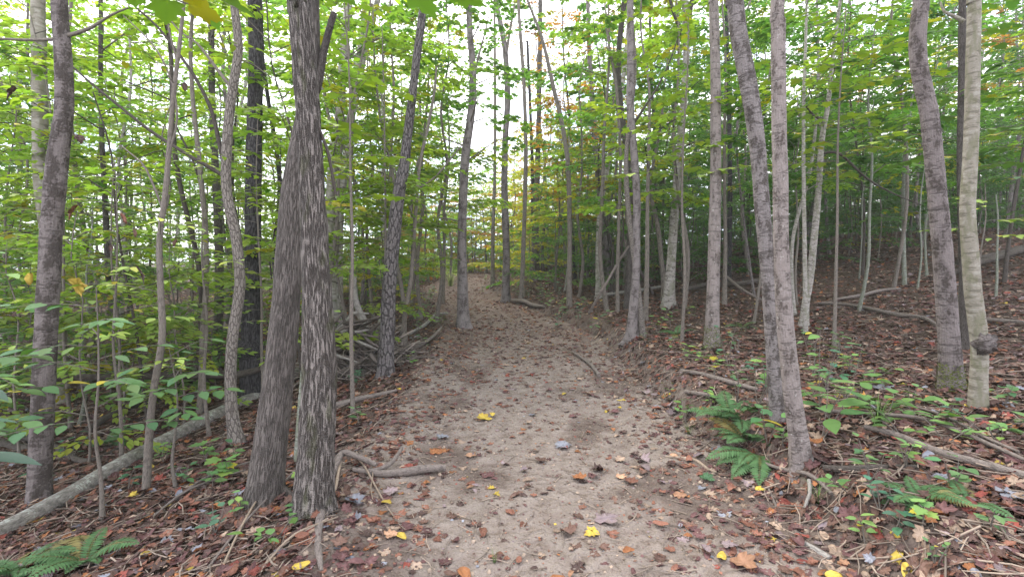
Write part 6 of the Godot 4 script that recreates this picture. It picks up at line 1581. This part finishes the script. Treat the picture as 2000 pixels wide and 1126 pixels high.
func plants():
	fern("large green fern arching over the bank against the speckled maple", 1.821, -3.711, 0.62, 15, 11)
	fern("drooping fern hanging over the dirt bank toward the trail", 1.813, -3.49, 0.72, 9, 12, true)
	fern("small fern higher on the bank behind the large fern", 1.869, -3.994, 0.75, 10, 13)
	fern("dark evergreen fern below the thick barkless branch", 2.162, -2.476, 0.48, 7, 14)
	fern("feathery fern at the bottom corner of the leaf bank", -2.985, -2.828, 0.75, 10, 15)
	fern("second feathery fern just uphill of the corner fern", -2.605, -2.84, 0.7, 8, 16)
	fern("low fern fronds under the broad-leaved sapling", -4.495, -5.274, 0.8, 7, 17)
	fern("little fern beside the moss-footed trunk", 2.715, -7.776, 0.7, 7, 18)
	fern("young fern in the leaf litter near the pale spotted tree", 3.865, -8.001, 0.6, 6, 19)
	fern("lone fern frond cluster among twigs beyond the grass tuft", 2.349, -2.416, 0.4, 5, 20)
	herb("broad-leaved herb with big pale-green leaves behind the speckled maple", 2.165, -3.297, 0.6, 13, 0.14, 1, 21)
	herb("tall leafy herb beside the speckled maple's stem", 2.59, -3.989, 0.7, 18, 0.09, 0, 22)
	herb("trailing green leaves spread before the burled pale trunk", 2.893, -3.659, 0.3, 18, 0.11, 1, 23)
	herb("row of oval green leaves beside the burled trunk's foot", 3.029, -3.45, 0.25, 16, 0.1, 1, 24)
	herb("leafy seedling downhill of the burled pale trunk", 3.269, -3.24, 0.25, 14, 0.09, 1, 25)
	herb("small bright seedling on the bottom right litter", 1.966, -2.244, 0.14, 6, 0.05, 2, 26)
	herb("young ash-like seedling beside the thick barkless branch", 2.049, -2.686, 0.25, 12, 0.06, 0, 27)
	herb("pale yellow-green seedling near the moss-footed trunk's foot", 2.207, -5.179, 0.28, 8, 0.09, 2, 28)
	herb("bright green sprig in front of the twisted pair", 2.415, -7.886, 0.3, 9, 0.09, 2, 29)
	herb("small sprig at the foot of the twisted pair", 2.046, -7.263, 0.2, 7, 0.07, 0, 30)
	herb("bluish-green stem with round leaves beside the moss-footed trunk", 2.552, -5.571, 0.55, 11, 0.07, 3, 31)
	herb("yellowing leaf cluster on the curved maple's stem foot", 2.201, -4.068, 0.5, 9, 0.1, 2, 32)
	herb("low weed on the cut bank above the dirt", 1.654, -5.097, 0.25, 10, 0.05, 0, 33)
	herb("green seedling with maple-like leaves on the leaf bank", -2.387, -3.913, 0.2, 9, 0.09, 2, 34)
	herb("seedling with pale leaves between long log and thick trunk", -2.344, -3.673, 0.17, 7, 0.08, 0, 35)
	herb("bright leafed seedling beside the crooked grey tree's foot", -2.865, -4.39, 0.25, 9, 0.08, 2, 36)
	herb("small plant at the very foot of the ridged trunk", -1.303, -2.802, 0.14, 6, 0.06, 0, 37)
	herb("two-leaved sprout between the thick trunks", -1.502, -3.36, 0.14, 5, 0.07, 2, 38)
	herb("sprouts in the twig litter below the scaly cherry tree", -1.594, -7.398, 0.22, 8, 0.07, 2, 39)
	herb("weed clump on the verge past the scaly cherry tree", -2.117, -10.653, 0.4, 14, 0.08, 0, 40)
	herb("seedling near the dark decaying stick", 2.274, -6.211, 0.2, 8, 0.08, 2, 41)
	herb("yellow-green sprig near the bottom right corner", 1.889, -2.071, 0.12, 10, 0.03, 0, 42)
	herb("bluish leaf plant in the bottom right litter", 1.89, -2.331, 0.14, 7, 0.06, 3, 43)
	herb("green weeds behind the tree at the bend", 0.189, -14.736, 0.35, 10, 0.09, 2, 44)
	herb("weeds at the trail bend's inner verge", -1.16, -18.07, 0.35, 12, 0.09, 0, 45)
	herb("herb patch by the bowed pole's foot", 1.198, -11.76, 0.35, 12, 0.09, 2, 46)
	herb("plant at the bottom edge of the left bank", -1.828, -2.876, 0.2, 8, 0.06, 3, 47)
	tuft("grass tuft drooping over the thick barkless branch", 2.719, -3.509, 0.34, 46, 51)
	tuft("small grass tuft at the middle of the trail bottom", -0.093, -2.432, 0.1, 16, 52)
	tuft("grass wisps on the dirt bank before the large fern", 1.574, -4.205, 0.16, 18, 53)
	tuft("tall pale grass clump beside the trail crest", -3.802, -26.355, 1.3, 90, 54)
	tuft("second pale grass clump lower on the crest verge", -2.869, -22.362, 1.0, 70, 55)
	tuft("thin grass blades below the speckled maple", 1.814, -2.768, 0.2, 18, 56)
	herb("green seedling beside the twisted pair", 2.825, -8.489, 0.32, 12, 0.096, 0, 100)
	herb("small green seedling before the spotted tree", 3.376, -9.123, 0.31, 9, 0.1, 2, 101)
	herb("leafy green sprig beyond the cut bank", 2.125, -6.582, 0.32, 7, 0.084, 1, 102)
	herb("pale green sprig near the mossy foot", 2.352, -5.901, 0.24, 14, 0.08, 2, 103)
	herb("bright green herb between mossy trunk and curved maple", 2.99, -6.314, 0.32, 8, 0.083, 0, 104)
	herb("low green herb by the weathered split branch", 2.526, -5.09, 0.22, 7, 0.076, 3, 105)
	herb("green sprout before the spindly tree", 4.062, -5.897, 0.28, 9, 0.08, 0, 106)
	herb("small green sprout between speckled maple and ringed trunk", 3.561, -5.003, 0.25, 14, 0.075, 2, 107)
	herb("leafy green seedling behind the tall leafy herb", 3.034, -4.531, 0.26, 13, 0.072, 1, 108)
	herb("pale green seedling before the grass tuft", 2.884, -3.92, 0.18, 10, 0.069, 2, 109)
	herb("bright green sprig before the ringed trunk", 3.333, -3.951, 0.17, 9, 0.069, 0, 110)
	herb("low green sprig at the burled trunk's foot", 3.287, -3.571, 0.2, 8, 0.066, 3, 111)
	herb("green herb beyond the burled trunk", 3.826, -3.683, 0.22, 13, 0.067, 0, 112)
	herb("small green herb by the pale split branch", 3.177, -3.08, 0.2, 8, 0.063, 2, 113)
	herb("leafy green sprout among the crossing branches", 2.888, -3.129, 0.21, 10, 0.064, 1, 114)
	herb("pale green sprout beside the thick barkless branch", 2.361, -2.817, 0.18, 13, 0.062, 2, 115)
	herb("bright green seedling beside the lone frond cluster", 2.389, -2.547, 0.19, 11, 0.06, 0, 116)
	herb("low green seedling before the dark evergreen fern", 1.938, -2.463, 0.18, 13, 0.06, 3, 117)
	herb("green sprig in the litter near the frame edge", 2.206, -2.166, 0.15, 7, 0.058, 0, 118)
	herb("small green sprig in the litter beside the chopped stick", 1.791, -2.366, 0.15, 7, 0.059, 2, 119)
	herb("leafy green herb below the speckled maple", 1.932, -2.684, 0.19, 7, 0.061, 1, 120)
	herb("pale green herb beside the kinked sapling", -3.356, -4.538, 0.25, 14, 0.072, 2, 121)
	herb("bright green sprout on the leaf bank", -2.708, -3.881, 0.18, 10, 0.068, 0, 122)
	herb("low green sprout before the long log", -3.213, -3.928, 0.2, 8, 0.069, 3, 123)
	herb("green seedling beside the crooked tree", -2.544, -4.332, 0.25, 7, 0.071, 0, 124)
	herb("small green seedling behind the long log", -4.116, -5.666, 0.21, 10, 0.079, 2, 125)
	herb("leafy green sprig below the thick trunks", -1.322, -2.622, 0.19, 10, 0.061, 1, 126)
	herb("pale green sprig among the dry twigs", -1.795, -3.097, 0.17, 8, 0.064, 2, 127)
	herb("bright green herb by the grey bent branch", -1.542, -4.742, 0.2, 7, 0.073, 0, 128)
	herb("low green herb before the brush pile", -2.183, -6.519, 0.28, 14, 0.084, 3, 129)
	herb("green sprout on the verge", -1.475, -8.061, 0.32, 10, 0.093, 0, 130)
	herb("small green sprout at the verge below the upper trail", -1.597, -10.628, 0.37, 13, 0.109, 2, 131)
	herb("leafy green seedling among the verge weeds", -2.285, -13.325, 0.39, 8, 0.125, 1, 132)
	herb("pale green seedling beside the bend tree's root", 0.857, -13.338, 0.51, 9, 0.125, 2, 133)
	herb("bright green sprig beside the bowed pole", 1.772, -11.816, 0.35, 7, 0.116, 0, 134)
	herb("low green sprig on the inner verge of the bend", 1.013, -10.489, 0.3, 9, 0.108, 3, 135)
	herb("green herb on the bank before the hair-thin sapling", 1.8, -9.315, 0.39, 7, 0.101, 0, 136)
	herb("small green herb behind the large fern", 1.842, -4.364, 0.19, 13, 0.071, 2, 137)
	herb("leafy green sprout on the bank before the small fern", 1.642, -4.456, 0.26, 10, 0.072, 1, 138)
	herb("pale green sprout at the curved maple's foot", 2.656, -4.64, 0.2, 7, 0.073, 2, 139)
	herb("leafy green plant at the speckled maple's foot, between fern and trunk", 1.886, -3.474, 0.3, 10, 0.1, 0, 160)
	herb("lobed bright leaves growing against the speckled maple's foot", 1.908, -3.314, 0.22, 7, 0.12, 2, 161)
	herb("fine-leaved herb rising behind the large fern", 2.021, -4.248, 0.45, 14, 0.06, 0, 162)
	herb("thin bluish herb between the large fern and the curved maple", 2.118, -4.078, 0.5, 16, 0.05, 3, 163)
	herb("leafy weed at the front of the large fern on the bank", 1.765, -4.07, 0.22, 12, 0.06, 0, 164)
	herb("broad-leaved plant beside the speckled maple on its outer side", 2.47, -3.618, 0.5, 14, 0.1, 1, 165)
	herb("bluish-green herb behind the broad-leaved plants", 2.951, -4.2, 0.5, 16, 0.08, 3, 166)
	herb("tall weed rising beside the speckled maple's middle", 3.133, -4.922, 0.6, 16, 0.07, 0, 167)
	herb("green leaves lying over the thick barkless branch", 2.72, -3.299, 0.2, 14, 0.08, 1, 168)
	herb("broad green leaves before the golden leaf", 3.317, -4.452, 0.3, 12, 0.09, 1, 169)
	herb("dim green herb at the blotched maple's foot", -4.548, -4.863, 0.3, 12, 0.08, 3, 170)
	herb("leafy herb behind the long log near the kinked sapling", -4.245, -5.074, 0.35, 14, 0.08, 0, 171)
	herb("dim broad leaves by the long log's lower end", -4.248, -4.143, 0.3, 10, 0.1, 3, 172)
	herb("bushy green weed growing by the bend tree", -0.604, -18.827, 0.56, 16, 0.1, 0, 200)
	herb("leafy verge weed growing by the very thin pole tree", -0.272, -16.932, 0.59, 16, 0.1, 2, 201)
	herb("yellow-green weed growing by the bend tree's root", 0.083, -15.531, 0.51, 16, 0.1, 0, 202)
	herb("pale weed clump growing by the thin bowed grey tree", 0.45, -13.997, 0.52, 16, 0.1, 3, 203)
	herb("bushy green weed growing by the double trunk's heap", 0.705, -13.152, 0.55, 16, 0.1, 0, 204)
	herb("leafy verge weed growing by the bowed pole", 0.98, -12.188, 0.6, 16, 0.1, 2, 205)
	herb("yellow-green weed growing by the bank foot", 1.209, -11.274, 0.41, 16, 0.1, 0, 206)
	herb("pale weed clump growing by the hair-thin stem", 1.436, -10.29, 0.6, 16, 0.1, 3, 207)
	herb("bushy green weed growing by the trail crest", -0.906, -21.195, 0.47, 16, 0.1, 0, 208)
	herb("leafy verge weed growing by the crest's inner side", -1.436, -24.42, 0.43, 16, 0.1, 2, 209)
	herb("yellow-green weed growing by the twisted pair's bank", 1.612, -9.378, 0.43, 16, 0.1, 0, 210)
	herb("pale weed clump growing by the verge tree", -2.654, -13.754, 0.62, 16, 0.1, 3, 211)
	herb("bushy green weed growing by the scaly cherry's far side", -2.542, -14.379, 0.57, 16, 0.1, 0, 212)
	herb("leafy verge weed growing by the upper verge", -2.537, -15.284, 0.47, 16, 0.1, 2, 213)
	herb("yellow-green weed growing by the thin bent sapling", -2.741, -12.777, 0.53, 16, 0.1, 0, 214)
	herb("pale weed clump growing by the pale grass clump", -2.893, -18.02, 0.38, 16, 0.1, 3, 215)
	herb("bushy green weed growing by the crest grass", -3.349, -24.098, 0.41, 16, 0.1, 0, 216)
	herb("leafy verge weed growing by the pale leaning stick", -2.257, -11.365, 0.44, 16, 0.1, 2, 217)
	herb("yellow-green weed growing by the thin grey tree past the bend", 0.989, -15.405, 0.45, 16, 0.1, 0, 218)
	herb("pale weed clump growing by the bowed pole's slope side", 1.266, -13.139, 0.58, 16, 0.1, 3, 219)
	pass

# ------------------------------------------------------------------ leaf litter
const DRY := {
	"brown": Color(0.135, 0.08, 0.062), "dark_brown": Color(0.085, 0.055, 0.048), "tan": Color(0.3, 0.22, 0.165), "tan_orange": Color(0.28, 0.155, 0.095), "orange": Color(0.27, 0.115, 0.05),
	"red": Color(0.2, 0.055, 0.042), "purple": Color(0.12, 0.062, 0.06), "yellow": Color(0.42, 0.31, 0.06), "orange_yellow": Color(0.46, 0.24, 0.06), "slate": Color(0.2, 0.205, 0.235),
	"mauve": Color(0.22, 0.17, 0.175), "peach": Color(0.42, 0.25, 0.16), "green": Color(0.06, 0.12, 0.06), "rust": Color(0.195, 0.09, 0.062),
}

func dry_tone(trail: bool) -> Color:
	var k := rng.randf()
	var c: Color
	if trail:
		k = k if k < 0.2 or k > 0.58 else k + 0.25
	if k < 0.36:
		c = DRY.brown
	elif k < 0.58:
		c = DRY.dark_brown
	elif k < 0.72:
		c = DRY.purple
	elif k < 0.82:
		c = DRY.rust
	elif k < 0.9:
		c = DRY.tan
	elif k < 0.94:
		c = DRY.orange
	elif k < 0.965:
		c = DRY.red
	elif k < 0.985:
		c = DRY.mauve
	elif k < 0.996:
		c = DRY.slate
	else:
		c = DRY.yellow
	var g := rng.randf_range(0.65, 1.3)
	return Color(c.r * g, c.g * g, c.b * g)

func lie(x: float, z: float, size: float, tilt: float, lift: float) -> Transform3D:
	var n := slope(x, z)
	var b := Basis(Quaternion(Vector3.UP, n)) * Basis.from_euler(Vector3(rng.randf_range(-tilt, tilt), rng.randf() * TAU, rng.randf_range(-tilt, tilt)))
	return Transform3D(b.scaled(Vector3.ONE * size), Vector3(x, ground_at(x, z) + lift, z))

func litter():
	rng.seed = 99
	var sets := []
	var cols := []
	for k in 6:
		sets.append([])
		cols.append(PackedColorArray())
	# leaves on the forest floor, thinning out with distance and on the trail
	for i in 150000:
		var d := 1.0 + 44.0 * pow(rng.randf(), 1.9)
		var x := rng.randf_range(-1.25, 1.25) * (d + 0.8)
		var u := absf(x - lerp_table(PX, d)) / lerp_table(PW, d)
		var on_trail := u < 1.0
		var keep := 1.0
		if u < 1.25:
			keep = lerpf(0.06 + 0.16 * smoothstep(0.25, 0.8, u) + 0.75 * smoothstep(4.5, 10.0, d), 0.85, smoothstep(0.6, 1.2, u))
		if rng.randf() > keep:
			continue
		var size := lerpf(0.03, 0.1, rng.randf() * lerpf(rng.randf(), 1.0, 0.35)) * (1.0 + 0.03 * d)
		if on_trail and d < 9.0:
			size *= 0.95
		var k := rng.randi() % 6
		sets[k].append(lie(x, -d, size, 0.1 if on_trail else 0.4, rng.randf_range(0.002, 0.005 if on_trail else 0.03)))
		cols[k].append(dry_tone(on_trail))
	for q in FEET:
		for j in 46:
			var a := rng.randf() * TAU
			var f: float = q.z * (0.95 + 1.6 * pow(rng.randf(), 1.6)) + 0.02
			var x: float = q.x + cos(a) * f
			var z: float = q.y + sin(a) * f
			var k := rng.randi() % 6
			sets[k].append(lie(x, z, rng.randf_range(0.04, 0.09) * (1.0 - 0.02 * z), 0.5, rng.randf_range(0.01, 0.05)))
			cols[k].append(dry_tone(false))
	for k in 6:
		var o := scatter(numbered("leaf_litter"), LEAF["litter"][k], sets[k], cols[k], self)
		tag(o, "brown and russet fallen leaves carpeting the forest floor and trail", "leaf litter", "leaf litter", "stuff")
	# crumbs: leaf fragments, needles and twiglets trodden into the soil
	var bit := MB.new()
	var e := [Vector3(-0.5, 0, -0.2), Vector3(0.1, 0.05, -0.5), Vector3(0.5, 0.0, 0.1), Vector3(-0.1, 0.08, 0.4)]
	for q in e:
		bit.add(q, Vector3.UP)
	bit.quad(0, 1, 2, 3)
	var xf := []
	var cc := PackedColorArray()
	for i in 12000:
		var d := 1.6 + 13.0 * pow(rng.randf(), 1.5)
		var x := lerp_table(PX, d) + rng.randf_range(-1.5, 1.5) * lerp_table(PW, d)
		xf.append(lie(x, -d, rng.randf_range(0.006, 0.024), 0.3, 0.003))
		cc.append(dry_tone(true))
	tag(scatter("leaf_crumbs", bit.mesh(M["dry"]), xf, cc, self), "crumbled leaf fragments trodden into the trail", "leaf litter", "", "stuff")
	var tw := MB.new()
	tube(tw, [Vector3(0, 0, -0.5), Vector3(0.06, 0.02, 0), Vector3(0, 0, 0.5)], [0.018, 0.016, 0.008], 4)
	xf = []
	cc = PackedColorArray()
	for i in 15000:
		var d := 1.4 + 17.0 * pow(rng.randf(), 1.6)
		var x := rng.randf_range(-1.2, 1.2) * (d + 0.6)
		var u := absf(x - lerp_table(PX, d)) / lerp_table(PW, d)
		if u < 0.9 and rng.randf() < 0.45:
			continue
		xf.append(lie(x, -d, rng.randf_range(0.05, 0.3) * (0.6 if u < 1.0 else 1.0), 0.15, 0.006 if u < 1.0 else 0.02))
		var g := rng.randf_range(0.5, 1.4)
		cc.append(Color(0.2 * g, 0.155 * g, 0.12 * g))
	var tm := StandardMaterial3D.new()
	tm.resource_name = "twig"
	tm.vertex_color_use_as_albedo = true
	tm.roughness = 0.9
	tag(scatter("fallen_twigs", tw.mesh(tm), xf, cc, self), "small fallen twigs scattered over soil and leaves", "twigs", "", "stuff")
	# soil clods and pebbles
	var clod := MB.new()
	for k in 5:
		for j in 7:
			var th := PI * k / 4.0
			var ph := TAU * (j % 6) / 6.0
			var dd := Vector3(sin(th) * cos(ph), cos(th) * 0.7, sin(th) * sin(ph))
			clod.add(dd * (0.5 + 0.16 * sin(j % 6 * 5.0 + k * 3.0)), dd.normalized())
	for k in 4:
		for j in 6:
			clod.quad(k * 7 + j, k * 7 + j + 1, k * 7 + j + 8, k * 7 + j + 7)
	xf = []
	cc = PackedColorArray()
	for i in 5000:
		var d := 1.6 + 8.5 * pow(rng.randf(), 1.4)
		var side := 1.0 if rng.randf() < 0.5 else -1.0
		var x := lerp_table(PX, d) + side * lerp_table(PW, d) * (1.08 - 1.05 * pow(rng.randf(), 2.0))
		xf.append(lie(x, -d, 0.006 + 0.03 * pow(rng.randf(), 4.0), 0.5, 0.0))
		var g := rng.randf_range(0.6, 1.2)
		cc.append(Color(0.27 * g, 0.205 * g, 0.155 * g))
	tag(scatter("soil_clods", clod.mesh(tm), xf, cc, self), "crumbly clods of clay along the trail edges", "soil", "", "stuff")

func dry_material(tone: String, g: int) -> StandardMaterial3D:
	var key := "dry_%s_%d" % [tone, g]
	if not M.has(key):
		var m := leaf_material("dry_leaf", Color(0.3, 0.22, 0.15), 0.6)
		var c: Color = DRY[tone]
		var k: float = [0.8, 1.0, 1.2][g]
		m.albedo_color = Color(c.r * k, c.g * k, c.b * k).linear_to_srgb()
		M[key] = m
	return M[key]

func fallen(label: String, x: float, z: float, size: float, tone: String, shape: int, turn: float, group: String, g := 1):
	var o := MeshInstance3D.new()
	o.name = numbered("fallen_leaf")
	var set: Array = LEAF["lobed" if shape == 0 else "oval"]
	o.mesh = set[rng.randi() % set.size()]
	o.material_override = dry_material(tone, g)
	var n := slope(x, z)
	var b := Basis(Quaternion(Vector3.UP, n)) * Basis.from_euler(Vector3(rng.randf_range(-0.12, 0.12), turn, rng.randf_range(-0.12, 0.12)))
	o.transform = Transform3D(b.scaled(Vector3.ONE * size), Vector3(x, ground_at(x, z) + 0.012 + 0.05 * size, z))
	add_child(o)
	tag(o, label, "leaf", group if group else "fallen leaves")

func brush_tangle():
	# the fine twigs of the brush pile, too many to tell apart
	rng.seed = 71
	var tw := MB.new()
	tube(tw, [Vector3(0, 0, -0.5), Vector3(0.05, 0.03, -0.1), Vector3(-0.03, 0.01, 0.25), Vector3(0.02, 0.05, 0.5)], [0.019, 0.016, 0.011, 0.005], 5)
	var xf := []
	var cc := PackedColorArray()
	for k in 800:
		var a := rng.randf() * TAU
		var f := pow(rng.randf(), 0.6)
		var x := -2.5 + cos(a) * f * 0.85
		var z := -7.75 + sin(a) * f * 0.6
		var y := height(x, z) + 0.02 + rng.randf() * 0.75 * (1.0 - f * f)
		xf.append(Transform3D(Basis.from_euler(Vector3(rng.randf_range(-0.7, 0.7), rng.randf() * TAU, 0)).scaled(Vector3.ONE * rng.randf_range(0.25, 0.9)), Vector3(x, y, z)))
		var g := rng.randf_range(0.4, 1.3)
		cc.append(Color(0.2 * g, 0.165 * g, 0.14 * g))
	var tm := StandardMaterial3D.new()
	tm.resource_name = "brush"
	tm.vertex_color_use_as_albedo = true
	tm.roughness = 0.9
	tag(scatter("brush_pile", tw.mesh(tm), xf, cc, self), "tangled heap of fine dead twigs below the bleached snag", "brush pile", "", "stuff")

func hang_leaf(o: Node3D, at: Vector3, size: float, tone: String, shape: int):
	# a withered leaf still hanging on its twig
	var m := part("withered_leaf", LEAF["lobed" if shape == 0 else "oval"][4], o)
	m.material_override = dry_material(tone, 1)
	m.transform = Transform3D(Basis.from_euler(Vector3(1.2 + rng.randf_range(-0.3, 0.3), rng.randf() * TAU, rng.randf_range(-0.3, 0.3))).scaled(Vector3.ONE * size), at)
	var mb := MB.new()
	tube(mb, [Vector3(0, size * 0.4, 0) + at, at + Vector3(0.01, size * 0.7, 0.01), at + Vector3(0, size * 1.1, 0)], [0.0025, 0.002, 0.002], 4)
	part("stalk", mb.mesh(M["dark"]), o)

func hand_leaves():
	rng.seed = 5
	fallen("large orange-tan lobed leaf near the bottom of the trail, beside a slim yellow leaf", 1.191, -2.382, 0.125, "tan_orange", 0, 0.4, "")
	fallen("slim yellow oval leaf standing beside the large orange-tan leaf", 1.104, -2.452, 0.09, "yellow", 1, 2.6, "")
	fallen("bright yellow oval leaf at the bottom right litter", 1.832, -2.218, 0.1, "yellow", 1, 1.9, "")
	fallen("yellow oval leaf on the trail's bottom left with an orange leaf above", -0.628, -2.642, 0.085, "yellow", 1, 0.9, "")
	fallen("pale orange leaf touching the yellow oval leaf on the trail", -0.686, -2.643, 0.08, "peach", 0, 2.2, "")
	fallen("orange oval leaf near the bottom middle of the trail", 0.628, -2.512, 0.075, "orange", 1, 2, "")
	fallen("yellow lobed leaf lying in the middle of the trail", -0.284, -4.774, 0.15, "yellow", 0, 1.3, "")
	fallen("blue-grey underside leaf in the middle of the trail", 0.44, -4.053, 0.15, "slate", 0, 0.2, "")
	fallen("blue-grey curled leaf near the arching root", -0.991, -2.974, 0.12, "slate", 0, 1, "")
	fallen("grey-blue leaf on the trail beyond the yellow lobed leaf", -0.619, -4.224, 0.12, "slate", 0, 2, "")
	fallen("mauve bleached lobed leaf in the lower middle of the trail", 0.579, -2.862, 0.15, "mauve", 0, 2.8, "")
	fallen("tan oval leaf at the bottom right frame edge", 2.218, -2.136, 0.13, "tan", 1, 1.4, "")
	fallen("yellow leaf with dark spots at the bottom left of the trail", -1.043, -2.303, 0.09, "yellow", 1, 2.3, "")
	fallen("large rust-red leaf on the bottom left bank", -1.275, -2.392, 0.13, "red", 0, 0.8, "")
	fallen("yellow-orange leaf upright beside the grass tuft", 2.337, -3.117, 0.07, "orange_yellow", 0, 0.3, "")
	fallen("yellow-orange leaf on the litter before the big curved trunk", 3.126, -4.161, 0.1, "orange_yellow", 0, 1.7, "")
	fallen("golden leaf beside the blue-grey leaf near the big curved trunk", 3.633, -4.643, 0.12, "orange_yellow", 0, 2.1, "")
	fallen("blue-grey leaf lying before the big curved trunk", 3.408, -4.352, 0.16, "slate", 0, 2.5, "")
	fallen("green lobed leaf fallen on the dirt beside the ferns", 1.384, -3.324, 0.1, "green", 0, 0.6, "")
	fallen("pale tan leaf scrap on the dirt under the drooping fern", 1.495, -3.114, 0.07, "tan", 1, 0.2, "")
	fallen("yellow leaf lying beyond the trail's twisted pair", 3.679, -5.334, 0.14, "yellow", 1, 0.9, "")
	fallen("bright red leaf on the litter before the big curved trunk", 3.664, -4.483, 0.11, "red", 0, 0.9, "")
	fallen("silver-blue leaf among twigs at the right frame edge", 2.583, -2.427, 0.12, "slate", 0, 1.2, "")
	fallen("yellow leaf on the dirt bank near the bare bent stick", 1.149, -5.055, 0.07, "yellow", 1, 0.5, "")
	pass

const PLACES := [
	[-1.2, -2.4, "near the foot of the arching root"], [-0.9, -3.4, "by the broken branch stub"], [-0.4, -2.6, "on the bottom of the trail, before the branch stub"], [0.3, -2.5, "at the bottom middle of the trail"],
	[0.9, -2.6, "on the bottom of the trail near the large orange-tan leaf"], [1.5, -2.7, "on the dirt below the curling root"], [0.2, -3.3, "on the trail by the mauve bleached leaf"], [1.0, -3.4, "on the dirt before the ferns"],
	[-0.4, -4.2, "on the trail beyond the branch stub"], [0.4, -4.2, "mid-trail by the blue-grey leaf"], [1.2, -4.4, "on the trail edge beside the ferns"], [-0.3, -5.2, "on the trail by the yellow lobed leaf"],
	[0.8, -5.4, "on the trail before the bare bent stick"], [-1.6, -4.2, "on the leaf bank behind the ridged trunk"], [-1.9, -2.4, "at the foot of the brown-grey trunk"], [-2.4, -2.6, "on the leaf bank above the corner fern"],
	[-2.6, -3.3, "on the leaf bank before the long log"], [-2.3, -4.3, "between long log and brown-grey trunk"], [2.0, -2.3, "in the bottom right litter"], [2.4, -2.7, "by the dark evergreen fern"],
	[2.5, -3.2, "by the thick barkless branch"], [2.0, -4.6, "behind the speckled maple"], [2.9, -4.2, "before the big curved trunk"], [3.4, -3.4, "below the burled pale trunk"], [1.8, -5.6, "by the dark decaying stick"], [-3.2, -4.4, "behind the long log by the broad-leaved saplings"],
]

func loose_leaves():
	rng.seed = 404
	var words := {"brown": "brown", "dark_brown": "dark brown", "tan": "pale tan", "tan_orange": "tan-orange", "orange": "orange", "red": "dark red", "purple": "purple-brown", "yellow": "yellow", "mauve": "mauve-grey", "peach": "peach", "rust": "rust-brown", "slate": "blue-grey"}
	var pool := ["brown", "brown", "rust", "rust", "purple", "purple", "purple", "dark_brown", "tan_orange", "tan", "tan", "orange", "red", "mauve", "mauve", "peach", "yellow", "brown", "slate", "rust"]
	var n := 0
	while n < 274:
		var d := 1.9 + 5.2 * pow(rng.randf(), 1.5)
		var x := rng.randf_range(-1.08, 1.08) * d
		var u := absf(x - lerp_table(PX, d)) / lerp_table(PW, d)
		if u > 1.0 and rng.randf() < 0.35:
			continue
		var tone: String = pool[rng.randi() % pool.size()]
		var shape := rng.randi() % 5
		shape = 0 if shape < 3 else 1
		var big := rng.randf()
		var size := lerpf(0.05, 0.115, pow(big, 1.4))
		var where := ""
		var best := 99.0
		for q in PLACES:
			var dd := Vector2(q[0], q[1]).distance_to(Vector2(x, -d))
			if dd < best:
				best = dd
				where = q[2]
		var label := "%s %s %s leaf %s" % ["large" if size > 0.09 else ("medium" if size > 0.065 else "small"), words[tone], "lobed" if shape == 0 else "oval", where]
		fallen(label, x, -d, size, tone, shape, rng.randf() * TAU, "fallen leaves", rng.randi() % 3)
		n += 1
